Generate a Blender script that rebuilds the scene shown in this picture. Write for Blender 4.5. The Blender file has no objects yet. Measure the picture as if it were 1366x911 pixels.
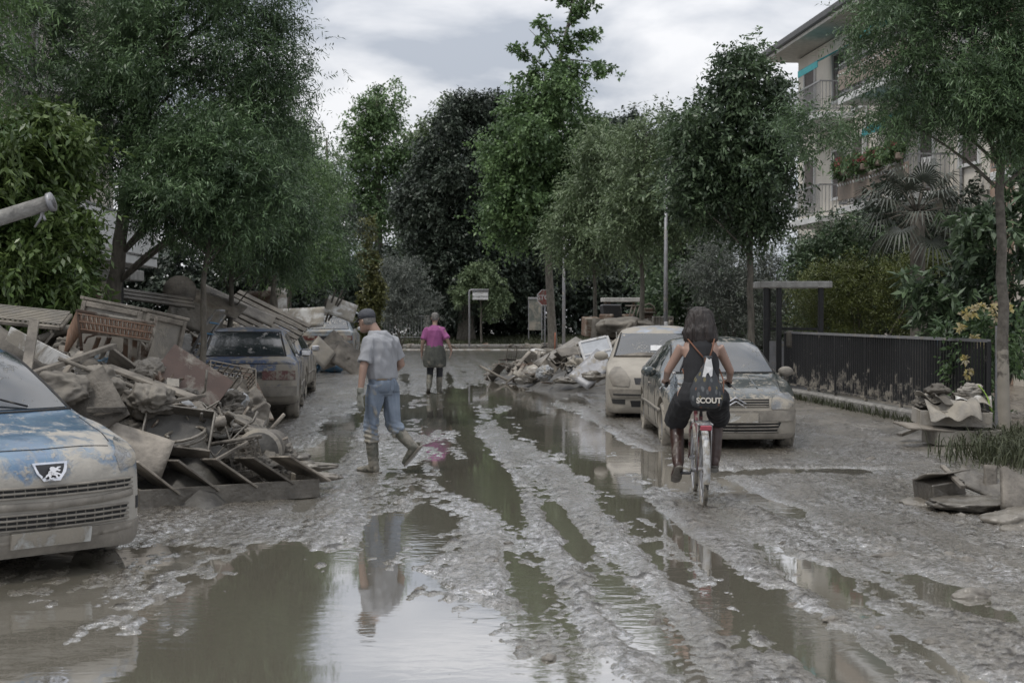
import bpy, bmesh, math, random
import numpy as np
from mathutils import Vector, Matrix, Euler
from mathutils.bvhtree import BVHTree
R = math.radians; PI = math.pi
C = bpy.context.scene.collection
SC = bpy.context.scene

# ---------------------------------------------------------------- camera, world, sun, exposure
F = 1897.2; HOR = 421.0; CAMH = 1.66
cam_d = bpy.data.cameras.new('camera'); cam = bpy.data.objects.new('camera', cam_d); C.objects.link(cam)
cam.location = (0, 0, CAMH); cam.rotation_euler = (R(90 - 1.04), 0, 0)
cam_d.lens = 50; cam_d.sensor_width = 36; cam_d.clip_start = .1; cam_d.clip_end = 900
cam_d.dof.use_dof = True; cam_d.dof.focus_distance = 14.0; cam_d.dof.aperture_fstop = 4.5
SC.camera = cam
SC.view_settings.view_transform = 'Standard'; SC.view_settings.look = 'None'
SC.view_settings.exposure = 0.34; SC.view_settings.gamma = 1; SC.view_settings.use_curve_mapping = False
SC.cycles.max_bounces = 6; SC.cycles.diffuse_bounces = 3; SC.cycles.transparent_max_bounces = 6
SC.cycles.use_denoising = True
SUN_EL, SUN_AZ = R(64), R(235)
w = bpy.data.worlds.new('World'); SC.world = w; w.use_nodes = True
nt = w.node_tree; nt.nodes.clear(); N = nt.nodes.new; L = nt.links.new
out = N('ShaderNodeOutputWorld'); bg = N('ShaderNodeBackground'); bg.inputs[1].default_value = .1
sky = N('ShaderNodeTexSky'); sky.sky_type = 'NISHITA'; sky.sun_disc = False
sky.sun_elevation = SUN_EL; sky.sun_rotation = SUN_AZ
tc = N('ShaderNodeTexCoord'); sep = N('ShaderNodeSeparateXYZ'); L(tc.outputs['Generated'], sep.inputs[0])
zz = N('ShaderNodeMath'); zz.operation = 'MAXIMUM'; zz.inputs[1].default_value = .04; L(sep.outputs['Z'], zz.inputs[0])
za = N('ShaderNodeMath'); za.operation = 'ADD'; za.inputs[1].default_value = .22; L(zz.outputs[0], za.inputs[0])
dx = N('ShaderNodeMath'); dx.operation = 'DIVIDE'; L(sep.outputs['X'], dx.inputs[0]); L(za.outputs[0], dx.inputs[1])
dy = N('ShaderNodeMath'); dy.operation = 'DIVIDE'; L(sep.outputs['Y'], dy.inputs[0]); L(za.outputs[0], dy.inputs[1])
cmb = N('ShaderNodeCombineXYZ'); L(dx.outputs[0], cmb.inputs[0]); L(dy.outputs[0], cmb.inputs[1]); cmb.inputs[2].default_value = 3.7
nz = N('ShaderNodeTexNoise'); nz.inputs['Scale'].default_value = 2.5; nz.inputs['Detail'].default_value = 7
nz.inputs['Roughness'].default_value = .52; nz.inputs['Distortion'].default_value = .25; L(cmb.outputs[0], nz.inputs['Vector'])
cr = N('ShaderNodeValToRGB'); L(nz.outputs[0], cr.inputs[0])
e = cr.color_ramp.elements
e[0].position = .40; e[0].color = (4.1, 4.4, 4.95, 1)
e[1].position = .61; e[1].color = (7.9, 7.9, 8.05, 1)
m_ = cr.color_ramp.elements.new(.5); m_.color = (6.1, 6.25, 6.6, 1)
mx = N('ShaderNodeMix'); mx.data_type = 'RGBA'; mx.inputs[0].default_value = .93
# an overcast sky is brighter overhead than at the horizon
cz = N('ShaderNodeMapRange'); cz.inputs[1].default_value = .15; cz.inputs[2].default_value = 1.0; cz.inputs[3].default_value = .97; cz.inputs[4].default_value = 1.9; L(sep.outputs['Z'], cz.inputs[0])
cs = N('ShaderNodeVectorMath'); cs.operation = 'SCALE'; L(cr.outputs[0], cs.inputs[0]); L(cz.outputs[0], cs.inputs['Scale'])
L(sky.outputs[0], mx.inputs[6]); L(cs.outputs[0], mx.inputs[7]); L(mx.outputs[2], bg.inputs[0]); L(bg.outputs[0], out.inputs[0])
sd = bpy.data.lights.new('sun', 'SUN'); sd.energy = 1.5; sd.angle = R(10); sd.color = (1, .96, .9)
so = bpy.data.objects.new('sun', sd); C.objects.link(so)
# sky sun_rotation is clockwise from +Y; the lamp shines along its own -Z
sdir = Vector((math.sin(SUN_AZ) * math.cos(SUN_EL), math.cos(SUN_AZ) * math.cos(SUN_EL), math.sin(SUN_EL)))
so.rotation_euler = sdir.to_track_quat('Z', 'Y').to_euler()

# ---------------------------------------------------------------- helpers
def px(x, y, D):
    """point of the place at depth D metres that is measured at photo pixel (x, y)"""
    return Vector(((x - 683) / F * D, D, CAMH - (y - HOR) / F * D))
def gx(x, D): return (x - 683) / F * D
def hz(y, D): return CAMH - (y - HOR) / F * D

def _h(i, j, s):
    with np.errstate(over='ignore'):
        n = (i.astype(np.int64) * 374761393 + j.astype(np.int64) * 668265263 + s * 2147483647) & 0xffffffff
        n = ((n ^ (n >> 13)) * 1274126177) & 0xffffffff
        n = ((n ^ (n >> 15)) * 2246822519) & 0xffffffff
        return ((n ^ (n >> 16)) & 0xffff) / 65535.0
def perlin(x, y, s=0):
    x = np.asarray(x, float); y = np.asarray(y, float)
    i = np.floor(x); j = np.floor(y); u = x - i; v = y - j
    i = i.astype(np.int64); j = j.astype(np.int64)
    def g(a, b, du, dv):
        t = _h(a, b, s) * 2 * PI
        return np.cos(t) * du + np.sin(t) * dv
    fu = u * u * u * (u * (u * 6 - 15) + 10); fv = v * v * v * (v * (v * 6 - 15) + 10)
    a = g(i, j, u, v); b = g(i + 1, j, u - 1, v); c = g(i, j + 1, u, v - 1); d = g(i + 1, j + 1, u - 1, v - 1)
    return 1.4 * ((a * (1 - fu) + b * fu) * (1 - fv) + (c * (1 - fu) + d * fu) * fv)
def fbm(x, y, s=0, o=4):
    r = 0; a = 1; f = 1; t = 0
    for k in range(o):
        r = r + a * perlin(x * f, y * f, s + k * 17); t += a; a *= .5; f *= 2.03
    return r / t * 1.3
def noise3(P, s=0, f=1.0):
    return (perlin(P[:, 0] * f, P[:, 1] * f + 3.1, s) + perlin(P[:, 1] * f + 9.2, P[:, 2] * f, s + 1) + perlin(P[:, 2] * f, P[:, 0] * f + 5.5, s + 2)) / 1.7
def sstep(a, b, x):
    t = np.clip((x - a) / (b - a), 0, 1); return t * t * (3 - 2 * t)

def mesh_np(name, V, Fq, mat, parent=None, smooth=False, attrs=None):
    """V (n,3), Fq (m,k) all faces with k corners"""
    me = bpy.data.meshes.new(name)
    V = np.asarray(V, np.float32); Fq = np.asarray(Fq, np.int32); m, k = Fq.shape
    me.vertices.add(len(V)); me.vertices.foreach_set('co', V.ravel())
    me.loops.add(m * k); me.loops.foreach_set('vertex_index', Fq.ravel())
    me.polygons.add(m); me.polygons.foreach_set('loop_start', np.arange(0, m * k, k, dtype=np.int32))
    if smooth: me.polygons.foreach_set('use_smooth', np.ones(m, bool))
    me.update(calc_edges=True)
    if attrs:
        for an, av in attrs.items():
            a = me.attributes.new(an, 'FLOAT', 'POINT'); a.data.foreach_set('value', np.asarray(av, np.float32))
    me.materials.append(mat)
    o = bpy.data.objects.new(name, me); C.objects.link(o)
    if parent is not None: o.parent = parent
    return o

class MB:
    """collects shapes into one mesh"""
    def __init__(s): s.v = []; s.f = []; s.sm = []
    def add(s, vs, fs, smooth=False):
        b = len(s.v); s.v += [tuple(v) for v in vs]; s.f += [tuple(b + i for i in f) for f in fs]; s.sm += [smooth] * len(fs); return s
    def box(s, c, d, rot=None, bev=0.0, taper=1.0):
        x, y, z = d[0] / 2, d[1] / 2, d[2] / 2
        M = (rot if isinstance(rot, Matrix) else Euler(rot).to_matrix()) if rot is not None else Matrix.Identity(3)
        c = Vector(c)
        if bev <= 0:
            P = [(-x, -y, -z), (x, -y, -z), (x, y, -z), (-x, y, -z), (-x * taper, -y * taper, z), (x * taper, -y * taper, z), (x * taper, y * taper, z), (-x * taper, y * taper, z)]
            return s.add([c + M @ Vector(p) for p in P], [(0, 3, 2, 1), (4, 5, 6, 7), (0, 1, 5, 4), (1, 2, 6, 5), (2, 3, 7, 6), (3, 0, 4, 7)])
        b = min(bev, x * .9, y * .9, z * .9)
        P = []; ix = {}
        for sx in (-1, 1):
            for sy in (-1, 1):
                for sz in (-1, 1):
                    for a in range(3):
                        q = [sx * x, sy * y, sz * z]; g = [sx, sy, sz]
                        for k in range(3):
                            if k != a: q[k] -= g[k] * b
                        ix[sx, sy, sz, a] = len(P); P.append(c + M @ Vector(q))
        fs = []
        for a in range(3):
            u, v = (a + 1) % 3, (a + 2) % 3
            for sg in (-1, 1):
                def key(su, sv):
                    g = [0, 0, 0]; g[a] = sg; g[u] = su; g[v] = sv; return ix[g[0], g[1], g[2], a]
                f = [key(-1, -1), key(1, -1), key(1, 1), key(-1, 1)]
                fs.append(f if sg > 0 else f[::-1])
                for sv in (-1, 1):
                    if sg == -1 and False: pass
        for a in range(3):
            u, v = (a + 1) % 3, (a + 2) % 3
            for su in (-1, 1):
                for sv in (-1, 1):
                    def k2(sa, ax):
                        g = [0, 0, 0]; g[a] = sa; g[u] = su; g[v] = sv; return ix[g[0], g[1], g[2], ax]
                    f = [k2(-1, u), k2(1, u), k2(1, v), k2(-1, v)]
                    fs.append(f if su * sv < 0 else f[::-1])
        for sx in (-1, 1):
            for sy in (-1, 1):
                for sz in (-1, 1):
                    f = [ix[sx, sy, sz, 0], ix[sx, sy, sz, 1], ix[sx, sy, sz, 2]]
                    fs.append(f if sx * sy * sz > 0 else f[::-1])
        return s.add(P, fs)
    def beam(s, a, b, w, t, up=(0, 0, 1), bev=0):
        a, b = Vector(a), Vector(b); d = b - a; ln = d.length; d.normalize(); up = Vector(up)
        if abs(d.dot(up)) > .98: up = Vector((0, 1, 0))
        sx = d.cross(up).normalized(); u = sx.cross(d)
        return s.box((a + b) / 2, (ln, w, t), Matrix((d, -sx, u)).transposed(), bev)
    def tube(s, pts, r, n=8, cap=True, flat=1.0):
        pts = [Vector(p) for p in pts]; m = len(pts)
        rr = r if hasattr(r, '__len__') else [r] * m
        vs = []; up = None
        for i, p in enumerate(pts):
            t = (pts[min(i + 1, m - 1)] - pts[max(i - 1, 0)])
            if t.length < 1e-9: t = Vector((0, 0, 1))
            t.normalize()
            if up is None: up = Vector((0, 0, 1)) if abs(t.z) < .9 else Vector((0, 1, 0))
            a = t.cross(up)
            if a.length < 1e-6: a = t.orthogonal()
            a.normalize(); b = a.cross(t); up = b
            for k in range(n):
                q = 2 * PI * k / n
                vs.append(p + a * (math.cos(q) * rr[i]) + b * (math.sin(q) * rr[i] * flat))
        fs = [(i * n + k, i * n + (k + 1) % n, (i + 1) * n + (k + 1) % n, (i + 1) * n + k) for i in range(m - 1) for k in range(n)]
        if cap: fs += [tuple(range(n))[::-1], tuple((m - 1) * n + k for k in range(n))]
        return s.add(vs, fs, True)
    def lathe(s, prof, c=(0, 0, 0), axis='z', n=20, M=None, closed=False):
        vs = []
        for r, h in prof:
            for k in range(n):
                q = 2 * PI * k / n; p = (r * math.cos(q), r * math.sin(q), h)
                if axis == 'y': p = (p[0], h, p[1])
                if axis == 'x': p = (h, p[0], p[1])
                p = Vector(p)
                if M is not None: p = M @ p
                vs.append(p + Vector(c))
        m = len(prof)
        fs = [(i * n + k, i * n + (k + 1) % n, (i + 1) * n + (k + 1) % n, (i + 1) * n + k) for i in range(m - 1) for k in range(n)]
        if closed: fs += [((m - 1) * n + k, (m - 1) * n + (k + 1) % n, (k + 1) % n, k) for k in range(n)]
        return s.add(vs, fs, True)
    def prism(s, poly, z0, z1, M=None, c=(0, 0, 0)):
        n = len(poly); vs = [Vector((x, y, z)) for z in (z0, z1) for x, y in poly]
        if M is not None: vs = [M @ v for v in vs]
        vs = [v + Vector(c) for v in vs]
        return s.add(vs, [tuple(range(n))[::-1], tuple(range(n, 2 * n))] + [(i, (i + 1) % n, n + (i + 1) % n, n + i) for i in range(n)])
    def ball(s, c, r, n=10, m=7):
        r = (r, r, r) if not hasattr(r, '__len__') else r
        vs = [(c[0], c[1], c[2] - r[2])]
        for i in range(1, m):
            a = -PI / 2 + PI * i / m
            for k in range(n):
                q = 2 * PI * k / n
                vs.append((c[0] + r[0] * math.cos(a) * math.cos(q), c[1] + r[1] * math.cos(a) * math.sin(q), c[2] + r[2] * math.sin(a)))
        vs.append((c[0], c[1], c[2] + r[2]))
        fs = [(0, 1 + (k + 1) % n, 1 + k) for k in range(n)]
        for i in range(m - 2):
            fs += [(1 + i * n + k, 1 + i * n + (k + 1) % n, 1 + (i + 1) * n + (k + 1) % n, 1 + (i + 1) * n + k) for k in range(n)]
        t = len(vs) - 1
        fs += [(t, 1 + (m - 2) * n + k, 1 + (m - 2) * n + (k + 1) % n) for k in range(n)]
        return s.add(vs, fs, True)
    def mesh(s, name, mat=None):
        me = bpy.data.meshes.new(name); me.from_pydata(s.v, [], s.f)
        me.polygons.foreach_set('use_smooth', s.sm); me.update()
        if mat is not None: me.materials.append(mat)
        return me
    def build(s, name, mat, parent=None, loc=None, rot=None):
        o = bpy.data.objects.new(name, s.mesh(name, mat)); C.objects.link(o)
        if parent is not None: o.parent = parent
        if loc is not None: o.location = loc
        if rot is not None: o.rotation_euler = rot
        return o

def tag(o, label=None, cat=None, group=None, kind=None):
    if label: o['label'] = label
    if cat: o['category'] = cat
    if group: o['group'] = group
    if kind: o['kind'] = kind
    return o
def empty(name, loc, rz=0, label=None, cat=None, group=None):
    o = bpy.data.objects.new(name, None); C.objects.link(o); o.empty_display_size = .1
    o.location = loc; o.rotation_euler = (0, 0, rz) if not hasattr(rz, '__len__') else rz
    return tag(o, label, cat, group)
def kids(o): return [c for c in C.objects if c.parent == o]
def copy_tree(o, loc=None, rot=None, sc=None, label=None, group=None, parent=None, ch=None):
    c = o.copy(); C.objects.link(c)
    if parent is not None: c.parent = parent
    if loc is not None: c.location = loc
    if rot is not None: c.rotation_euler = rot
    if sc is not None: c.scale = (sc, sc, sc) if not hasattr(sc, '__len__') else sc
    if label: c['label'] = label
    if group: c['group'] = group
    for k in o.children if ch is None else ch: copy_tree(k, parent=c)
    return c

# ---------------------------------------------------------------- materials
def mat(name, col, rough=.7, metal=0.0, col2=None, nscale=6.0, bump=0.0, bscale=30.0, mud=None, mudcol=(.265, .24, .2), mudscale=2.2,
        rand=0.0, spec=.5, stretch=None, low=None, coat=0.0, mudspots=0.0):
    m = bpy.data.materials.new(name); m.use_nodes = True; nt = m.node_tree; N = nt.nodes.new; L = nt.links.new
    b = nt.nodes['Principled BSDF']; b.inputs['Roughness'].default_value = rough; b.inputs['Metallic'].default_value = metal
    b.inputs['Specular IOR Level'].default_value = spec
    if coat: b.inputs['Coat Weight'].default_value = coat; b.inputs['Coat Roughness'].default_value = .08
    tc = N('ShaderNodeTexCoord'); src = tc.outputs['Object']
    info = N('ShaderNodeObjectInfo')
    ad = N('ShaderNodeVectorMath'); ad.operation = 'MULTIPLY_ADD'; ad.inputs[1].default_value = (1, 1, 1)
    sc = N('ShaderNodeVectorMath'); sc.operation = 'SCALE'; sc.inputs[0].default_value = (37, 11, 23); L(info.outputs['Random'], sc.inputs['Scale'])
    L(src, ad.inputs[0]); L(sc.outputs[0], ad.inputs[2]); src = ad.outputs[0]
    if stretch:
        mp = N('ShaderNodeMapping'); mp.inputs['Scale'].default_value = stretch; L(src, mp.inputs[0]); vsrc = mp.outputs[0]
    else: vsrc = src
    n1 = N('ShaderNodeTexNoise'); n1.inputs['Scale'].default_value = nscale; n1.inputs['Detail'].default_value = 6; n1.inputs['Roughness'].default_value = .6
    L(vsrc, n1.inputs['Vector'])
    if col2 is None: col2 = tuple(c * .72 for c in col)
    mix = N('ShaderNodeMix'); mix.data_type = 'RGBA'
    mr = N('ShaderNodeMapRange'); mr.inputs[1].default_value = .32; mr.inputs[2].default_value = .68; L(n1.outputs[0], mr.inputs[0]); L(mr.outputs[0], mix.inputs[0])
    mix.inputs[6].default_value = (*col, 1); mix.inputs[7].default_value = (*col2, 1)
    cur = mix.outputs[2]
    if rand:
        hs = N('ShaderNodeHueSaturation'); L(cur, hs.inputs['Color'])
        m2 = N('ShaderNodeMapRange'); m2.inputs[3].default_value = 1 - rand; m2.inputs[4].default_value = 1 + rand; L(info.outputs['Random'], m2.inputs[0]); L(m2.outputs[0], hs.inputs['Value'])
        cur = hs.outputs[0]
    hgt = n1.outputs[0]
    if mud is not None:
        n2 = N('ShaderNodeTexNoise'); n2.inputs['Scale'].default_value = mudscale; n2.inputs['Detail'].default_value = 9; n2.inputs['Roughness'].default_value = .68; n2.inputs['Distortion'].default_value = .4
        L(src, n2.inputs['Vector'])
        fac = n2.outputs[0]
        if low:   # splashed higher or lower: mud thickens below a real height on the thing
            sp = N('ShaderNodeSeparateXYZ'); L(tc.outputs['Object'], sp.inputs[0])
            m4 = N('ShaderNodeMapRange'); m4.inputs[1].default_value = low[0]; m4.inputs[2].default_value = low[1]; m4.inputs[3].default_value = low[2]; m4.inputs[4].default_value = low[3]; L(sp.outputs['Z'], m4.inputs[0])
            a2 = N('ShaderNodeMath'); a2.operation = 'ADD'; L(fac, a2.inputs[0]); L(m4.outputs[0], a2.inputs[1]); fac = a2.outputs[0]
        if mudspots:
            n5 = N('ShaderNodeTexNoise'); n5.inputs['Scale'].default_value = 22; n5.inputs['Detail'].default_value = 3; L(src, n5.inputs['Vector'])
            m5 = N('ShaderNodeMapRange'); m5.inputs[1].default_value = .58; m5.inputs[2].default_value = .64; m5.inputs[4].default_value = mudspots; L(n5.outputs[0], m5.inputs[0])
            a5 = N('ShaderNodeMath'); a5.operation = 'ADD'; L(fac, a5.inputs[0]); L(m5.outputs[0], a5.inputs[1]); fac = a5.outputs[0]
        m3 = N('ShaderNodeMapRange'); m3.inputs[1].default_value = mud - .05; m3.inputs[2].default_value = mud + .06; L(fac, m3.inputs[0])
        n4 = N('ShaderNodeTexNoise'); n4.inputs['Scale'].default_value = 5; n4.inputs['Detail'].default_value = 8; L(src, n4.inputs['Vector'])
        mc = N('ShaderNodeMix'); mc.data_type = 'RGBA'; L(n4.outputs[0], mc.inputs[0])
        mc.inputs[6].default_value = (*[c * .62 for c in mudcol], 1); mc.inputs[7].default_value = (*[c * 1.25 for c in mudcol], 1)
        mm = N('ShaderNodeMix'); mm.data_type = 'RGBA'; L(m3.outputs[0], mm.inputs[0]); L(cur, mm.inputs[6]); L(mc.outputs[2], mm.inputs[7]); cur = mm.outputs[2]
        rg = N('ShaderNodeMapRange'); rg.inputs[3].default_value = rough; rg.inputs[4].default_value = .72; L(m3.outputs[0], rg.inputs[0]); L(rg.outputs[0], b.inputs['Roughness'])
        if metal:
            mg = N('ShaderNodeMapRange'); mg.inputs[3].default_value = metal; mg.inputs[4].default_value = 0; L(m3.outputs[0], mg.inputs[0]); L(mg.outputs[0], b.inputs['Metallic'])
        ct = N('ShaderNodeMapRange'); ct.inputs[3].default_value = coat; ct.inputs[4].default_value = 0; L(m3.outputs[0], ct.inputs[0]); L(ct.outputs[0], b.inputs['Coat Weight'])
        bm = N('ShaderNodeBump'); bm.inputs['Strength'].default_value = .5; bm.inputs['Distance'].default_value = .006; L(m3.outputs[0], bm.inputs['Height'])
        n6 = N('ShaderNodeTexNoise'); n6.inputs['Scale'].default_value = 38; n6.inputs['Detail'].default_value = 5; L(src, n6.inputs['Vector'])
        mu = N('ShaderNodeMath'); mu.operation = 'MULTIPLY'; L(n6.outputs[0], mu.inputs[0]); L(m3.outputs[0], mu.inputs[1])
        b2 = N('ShaderNodeBump'); b2.inputs['Strength'].default_value = .6; b2.inputs['Distance'].default_value = .006; L(mu.outputs[0], b2.inputs['Height']); L(bm.outputs[0], b2.inputs['Normal'])
        L(b2.outputs[0], b.inputs['Normal'])
    elif bump:
        n3 = N('ShaderNodeTexNoise'); n3.inputs['Scale'].default_value = bscale; n3.inputs['Detail'].default_value = 6; L(vsrc, n3.inputs['Vector'])
        bm = N('ShaderNodeBump'); bm.inputs['Strength'].default_value = bump; bm.inputs['Distance'].default_value = .02; L(n3.outputs[0], bm.inputs['Height']); L(bm.outputs[0], b.inputs['Normal'])
    L(cur, b.inputs['Base Color'])
    return m

def leaf_mat(name, c1, c2, rough=.45, trans=.25):
    m = bpy.data.materials.new(name); m.use_nodes = True; nt = m.node_tree; N = nt.nodes.new; L = nt.links.new
    b = nt.nodes['Principled BSDF']; b.inputs['Roughness'].default_value = rough; b.inputs['Specular IOR Level'].default_value = .45
    at = N('ShaderNodeAttribute'); at.attribute_name = 'tint'
    mix = N('ShaderNodeMix'); mix.data_type = 'RGBA'; L(at.outputs['Fac'], mix.inputs[0]); mix.inputs[6].default_value = (*c1, 1); mix.inputs[7].default_value = (*c2, 1)
    L(mix.outputs[2], b.inputs['Base Color'])
    tr = N('ShaderNodeBsdfTranslucent'); L(mix.outputs[2], tr.inputs[0]); ms = N('ShaderNodeMixShader'); ms.inputs[0].default_value = trans
    L(b.outputs[0], ms.inputs[1]); L(tr.outputs[0], ms.inputs[2]); L(ms.outputs[0], nt.nodes['Material Output'].inputs[0])
    return m

MUD = (.26, .236, .2)
M = dict(
    drymud=mat('dry_mud_coat', (.205, .182, .152), .68, col2=(.06, .052, .042), nscale=3.5, bump=.6, bscale=24, rand=.5),
    wetmud=mat('wet_mud_coat', (.075, .066, .054), .32, col2=(.15, .136, .114), nscale=6, bump=.7, bscale=18, rand=.35),
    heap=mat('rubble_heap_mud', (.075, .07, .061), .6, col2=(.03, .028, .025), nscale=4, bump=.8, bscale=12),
    mudwood=mat('muddy_wood', (.11, .066, .042), .65, mud=.54, mudscale=3, rand=.4),
    mudwhite=mat('muddy_white_laminate', (.55, .54, .52), .5, mud=.47, mudscale=2.4, rand=.1),
    mudgrey=mat('muddy_grey_board', (.27, .25, .22), .75, mud=.5, mudscale=3, rand=.15),
    cloth=mat('mud_soaked_cloth', (.18, .162, .135), .7, col2=(.07, .062, .052), nscale=3.5, bump=.7, bscale=9, rand=.4),
    bluecloth=mat('muddy_blue_plastic', (.05, .17, .30), .5, mud=.53, mudscale=4),
    wicker=mat('brown_wicker', (.27, .165, .11), .7, col2=(.15, .09, .06), nscale=10, mud=.62, mudscale=5, stretch=(1, 6, 1)),
    metal=mat('grey_metal', (.30, .30, .31), .5, .5, mud=.58, mudscale=5),
    blackmetal=mat('black_painted_metal', (.018, .018, .019), .5, mud=.63, mudscale=5, low=(0, .7, .14, -.06)),
    concrete=mat('weathered_concrete', (.27, .26, .24), .9, col2=(.13, .125, .115), nscale=9, bump=.5, bscale=40),
    bark=mat('grey_bark', (.16, .145, .12), .9, col2=(.065, .058, .048), nscale=14, bump=.8, bscale=26, stretch=(1, 1, .35)),
    barkmud=mat('bark_with_mud_line', (.15, .135, .115), .9, col2=(.065, .058, .048), nscale=14, mud=.5, mudscale=6, low=(.6, 1.5, .25, -.2)),
    dark=mat('dark_void', (.02, .02, .02), .8),
    rubber=mat('muddy_rubber', (.02, .02, .02), .8, mud=.44, mudscale=7),
    blackplastic=mat('black_plastic', (.02, .02, .022), .5, mud=.62, mudscale=6),
    chrome=mat('chrome', (.7, .7, .72), .15, 1.0, mud=.66, mudscale=12),
    whitepaint=mat('white_paint', (.6, .6, .6), .5, mud=.6, mudscale=8),
)
# ---------------------------------------------------------------- mud ground, puddles
def roadx(x, y): return x + .065 * y
def xof(rx, y): return rx - .065 * y
def G(pxx, pyy):     # ground point that the photo shows at a pixel (layout measured once; used as plain metres)
    D = F * CAMH / (pyy - HOR); return gx(pxx, D), D
# puddles: centre x, centre y, half width, half length, depth
PUD = [(-1.15, 7.6, .85, 1.9, .075), (-1.5, 9.6, .42, .9, .04), (-.35, 7.2, .5, 1.2, .05), (-.75, 11.2, .35, 2.0, .035), (-2.6, 8.2, .5, .8, .02), (-3.1, 7.2, 1.0, 1.3, .045), (-2.7, 9.6, .5, .8, .03), (1.5, 7.4, .35, 1.2, .03), (3.6, 9.2, .5, 1.0, .028),
       (.42, 10.9, .10, 1.7, .045), (.05, 8.7, .10, 1.3, .035), (.95, 11.6, .13, 1.7, .035), (1.1, 8.9, .12, 1.6, .035), (.62, 8.0, .13, 1.2, .03),
       (.62, 21.5, .62, 6.2, .07), (.2, 31.0, 1.1, 4.6, .07), (-.9, 29.0, .9, 3.2, .045), (.95, 15.5, .32, 2.6, .045), (1.45, 16.2, .5, 2.1, .04),
       (-1.2, 24, .7, 4.0, .045), (3.3, 15.2, .75, .32, .05), (2.35, 15.0, .5, .28, .04), (2.0, 12.9, .22, .6, .03), (2.35, 12.2, .14, .5, .03), (1.9, 9.3, .2, .9, .03),
       (2.25, 8.5, .5, .75, .022), (3.0, 8.2, .5, .5, .015), (-.6, 16.5, .5, 3.2, .03), (-.2, 14, .35, 2.2, .03), (-1.05, 14.5, .22, 1.6, .025), (-2.3, 17.5, .35, 1.8, .035), (-2.6, 22, .3, 3, .03), (-2.4, 27, .6, 3, .035),
       (.1, 6.2, .5, .7, .035), (-1.9, 6.6, .8, .8, .04)]
def ground_h(x, y, fine=True):
    rx = roadx(x, y)
    wob = .10 * fbm(y * .22, rx * .15, 5, 2)
    r = rx + wob
    h = .0085 + .014 * fbm(r * 1.1, y * .33, 1, 4)
    for c, wd, dp in ((.75, .13, .018), (1.25, .12, .012), (1.95, .14, .02), (2.5, .12, .012), (-.35, .16, .014), (-1.05, .15, .012), (3.1, .13, .014)):
        wv = c + .16 * perlin(y * .13 + c * 7, c * 3.3 + 0 * y, 9)
        u = (rx - wv) / wd
        tr = .0028 * sstep(0, .4, perlin(y * .35 + c * 5, rx * .6, 91)) * np.sin(y * 62 + 9 * np.abs(u) + 3 * perlin(y * 2, x * 3, 92)) * np.exp(-(u * .9) ** 4)
        h = h + tr - dp * np.exp(-u * u) + .5 * dp * np.exp(-(np.abs(u) - 1.7) ** 2 * 2.2)
    P = 0
    jit = .75 * fbm(x * 1.7, y * .85, 21, 3) + .95 * fbm(x * 6, y * 3, 22, 3)
    for cx, cy, a, b, d in PUD:
        q = ((x - cx + .06 * (y - cy)) / a) ** 2 + ((y - cy) / b) ** 2
        P = P + d * sstep(1.7, .15, q + jit)
    h = h - np.minimum(P * .8, .055) * (1 + .35 * fbm(x * 2.6, y * 1.3, 61, 3))
    # right side: smooth banked mud to the fence; left: mud shoving up to the heap
    rt = sstep(4.6, 6.2, rx) * sstep(10, 15, y)
    h = h * (1 - .4 * rt) + .085 * rt
    rn = sstep(1.9, 3.2, x) * sstep(15.5, 11, y) ; h = h + .022 * rn
    h = h + .05 * sstep(-3.4, -4.6, rx + .10 * fbm(y * .7, x, 3, 2)) * sstep(11, 14, y)
    h = h + .03 * sstep(40, 48, y)
    h = h + .30 * sstep(76, 84, y) * 1.0
    if fine:
        mask = np.clip(.55 + .9 * fbm(r * 1.3, y * .5, 31, 2), .12, 1) * (1 - .65 * rt)
        c1 = 1 - np.abs(perlin(x * 7.5, y * 4.6, 41)) * 2.4
        c2 = perlin(x * 17, y * 11, 42); c3 = 1 - np.abs(perlin(x * 31, y * 22, 43)) * 2.2
        nf = sstep(60, 25, y)
        deep = sstep(-.045, -.005, h)
        amp = mask * (.5 + .5 * deep)
        h = h + amp * nf * (.0085 * c1 + .0105 * c2 + .0085 * c3)
        ground_h.crumb = None
        cl = sstep(.42, .62, perlin(x * 4.3 + 7, y * 3.4, 51)) * sstep(.1, .45, fbm(x * 9, y * 7, 52, 2) + .25)
        cr2 = np.maximum(sstep(.22, .5, perlin(x * 13, y * 9, 55)), .9 * sstep(.25, .5, perlin(x * 27, y * 17, 57))) * sstep(-.18, .22, fbm(r * 2.2, y * .5, 56, 3))
        ground_h.crumb = np.clip(cl + cr2, 0, 1) * nf
        h = h + (.013 * cl + .008 * cr2) * nf * deep
    return h
def gh(x, y):
    return float(ground_h(np.array([float(x)]), np.array([float(y)]), False)[0])

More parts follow.
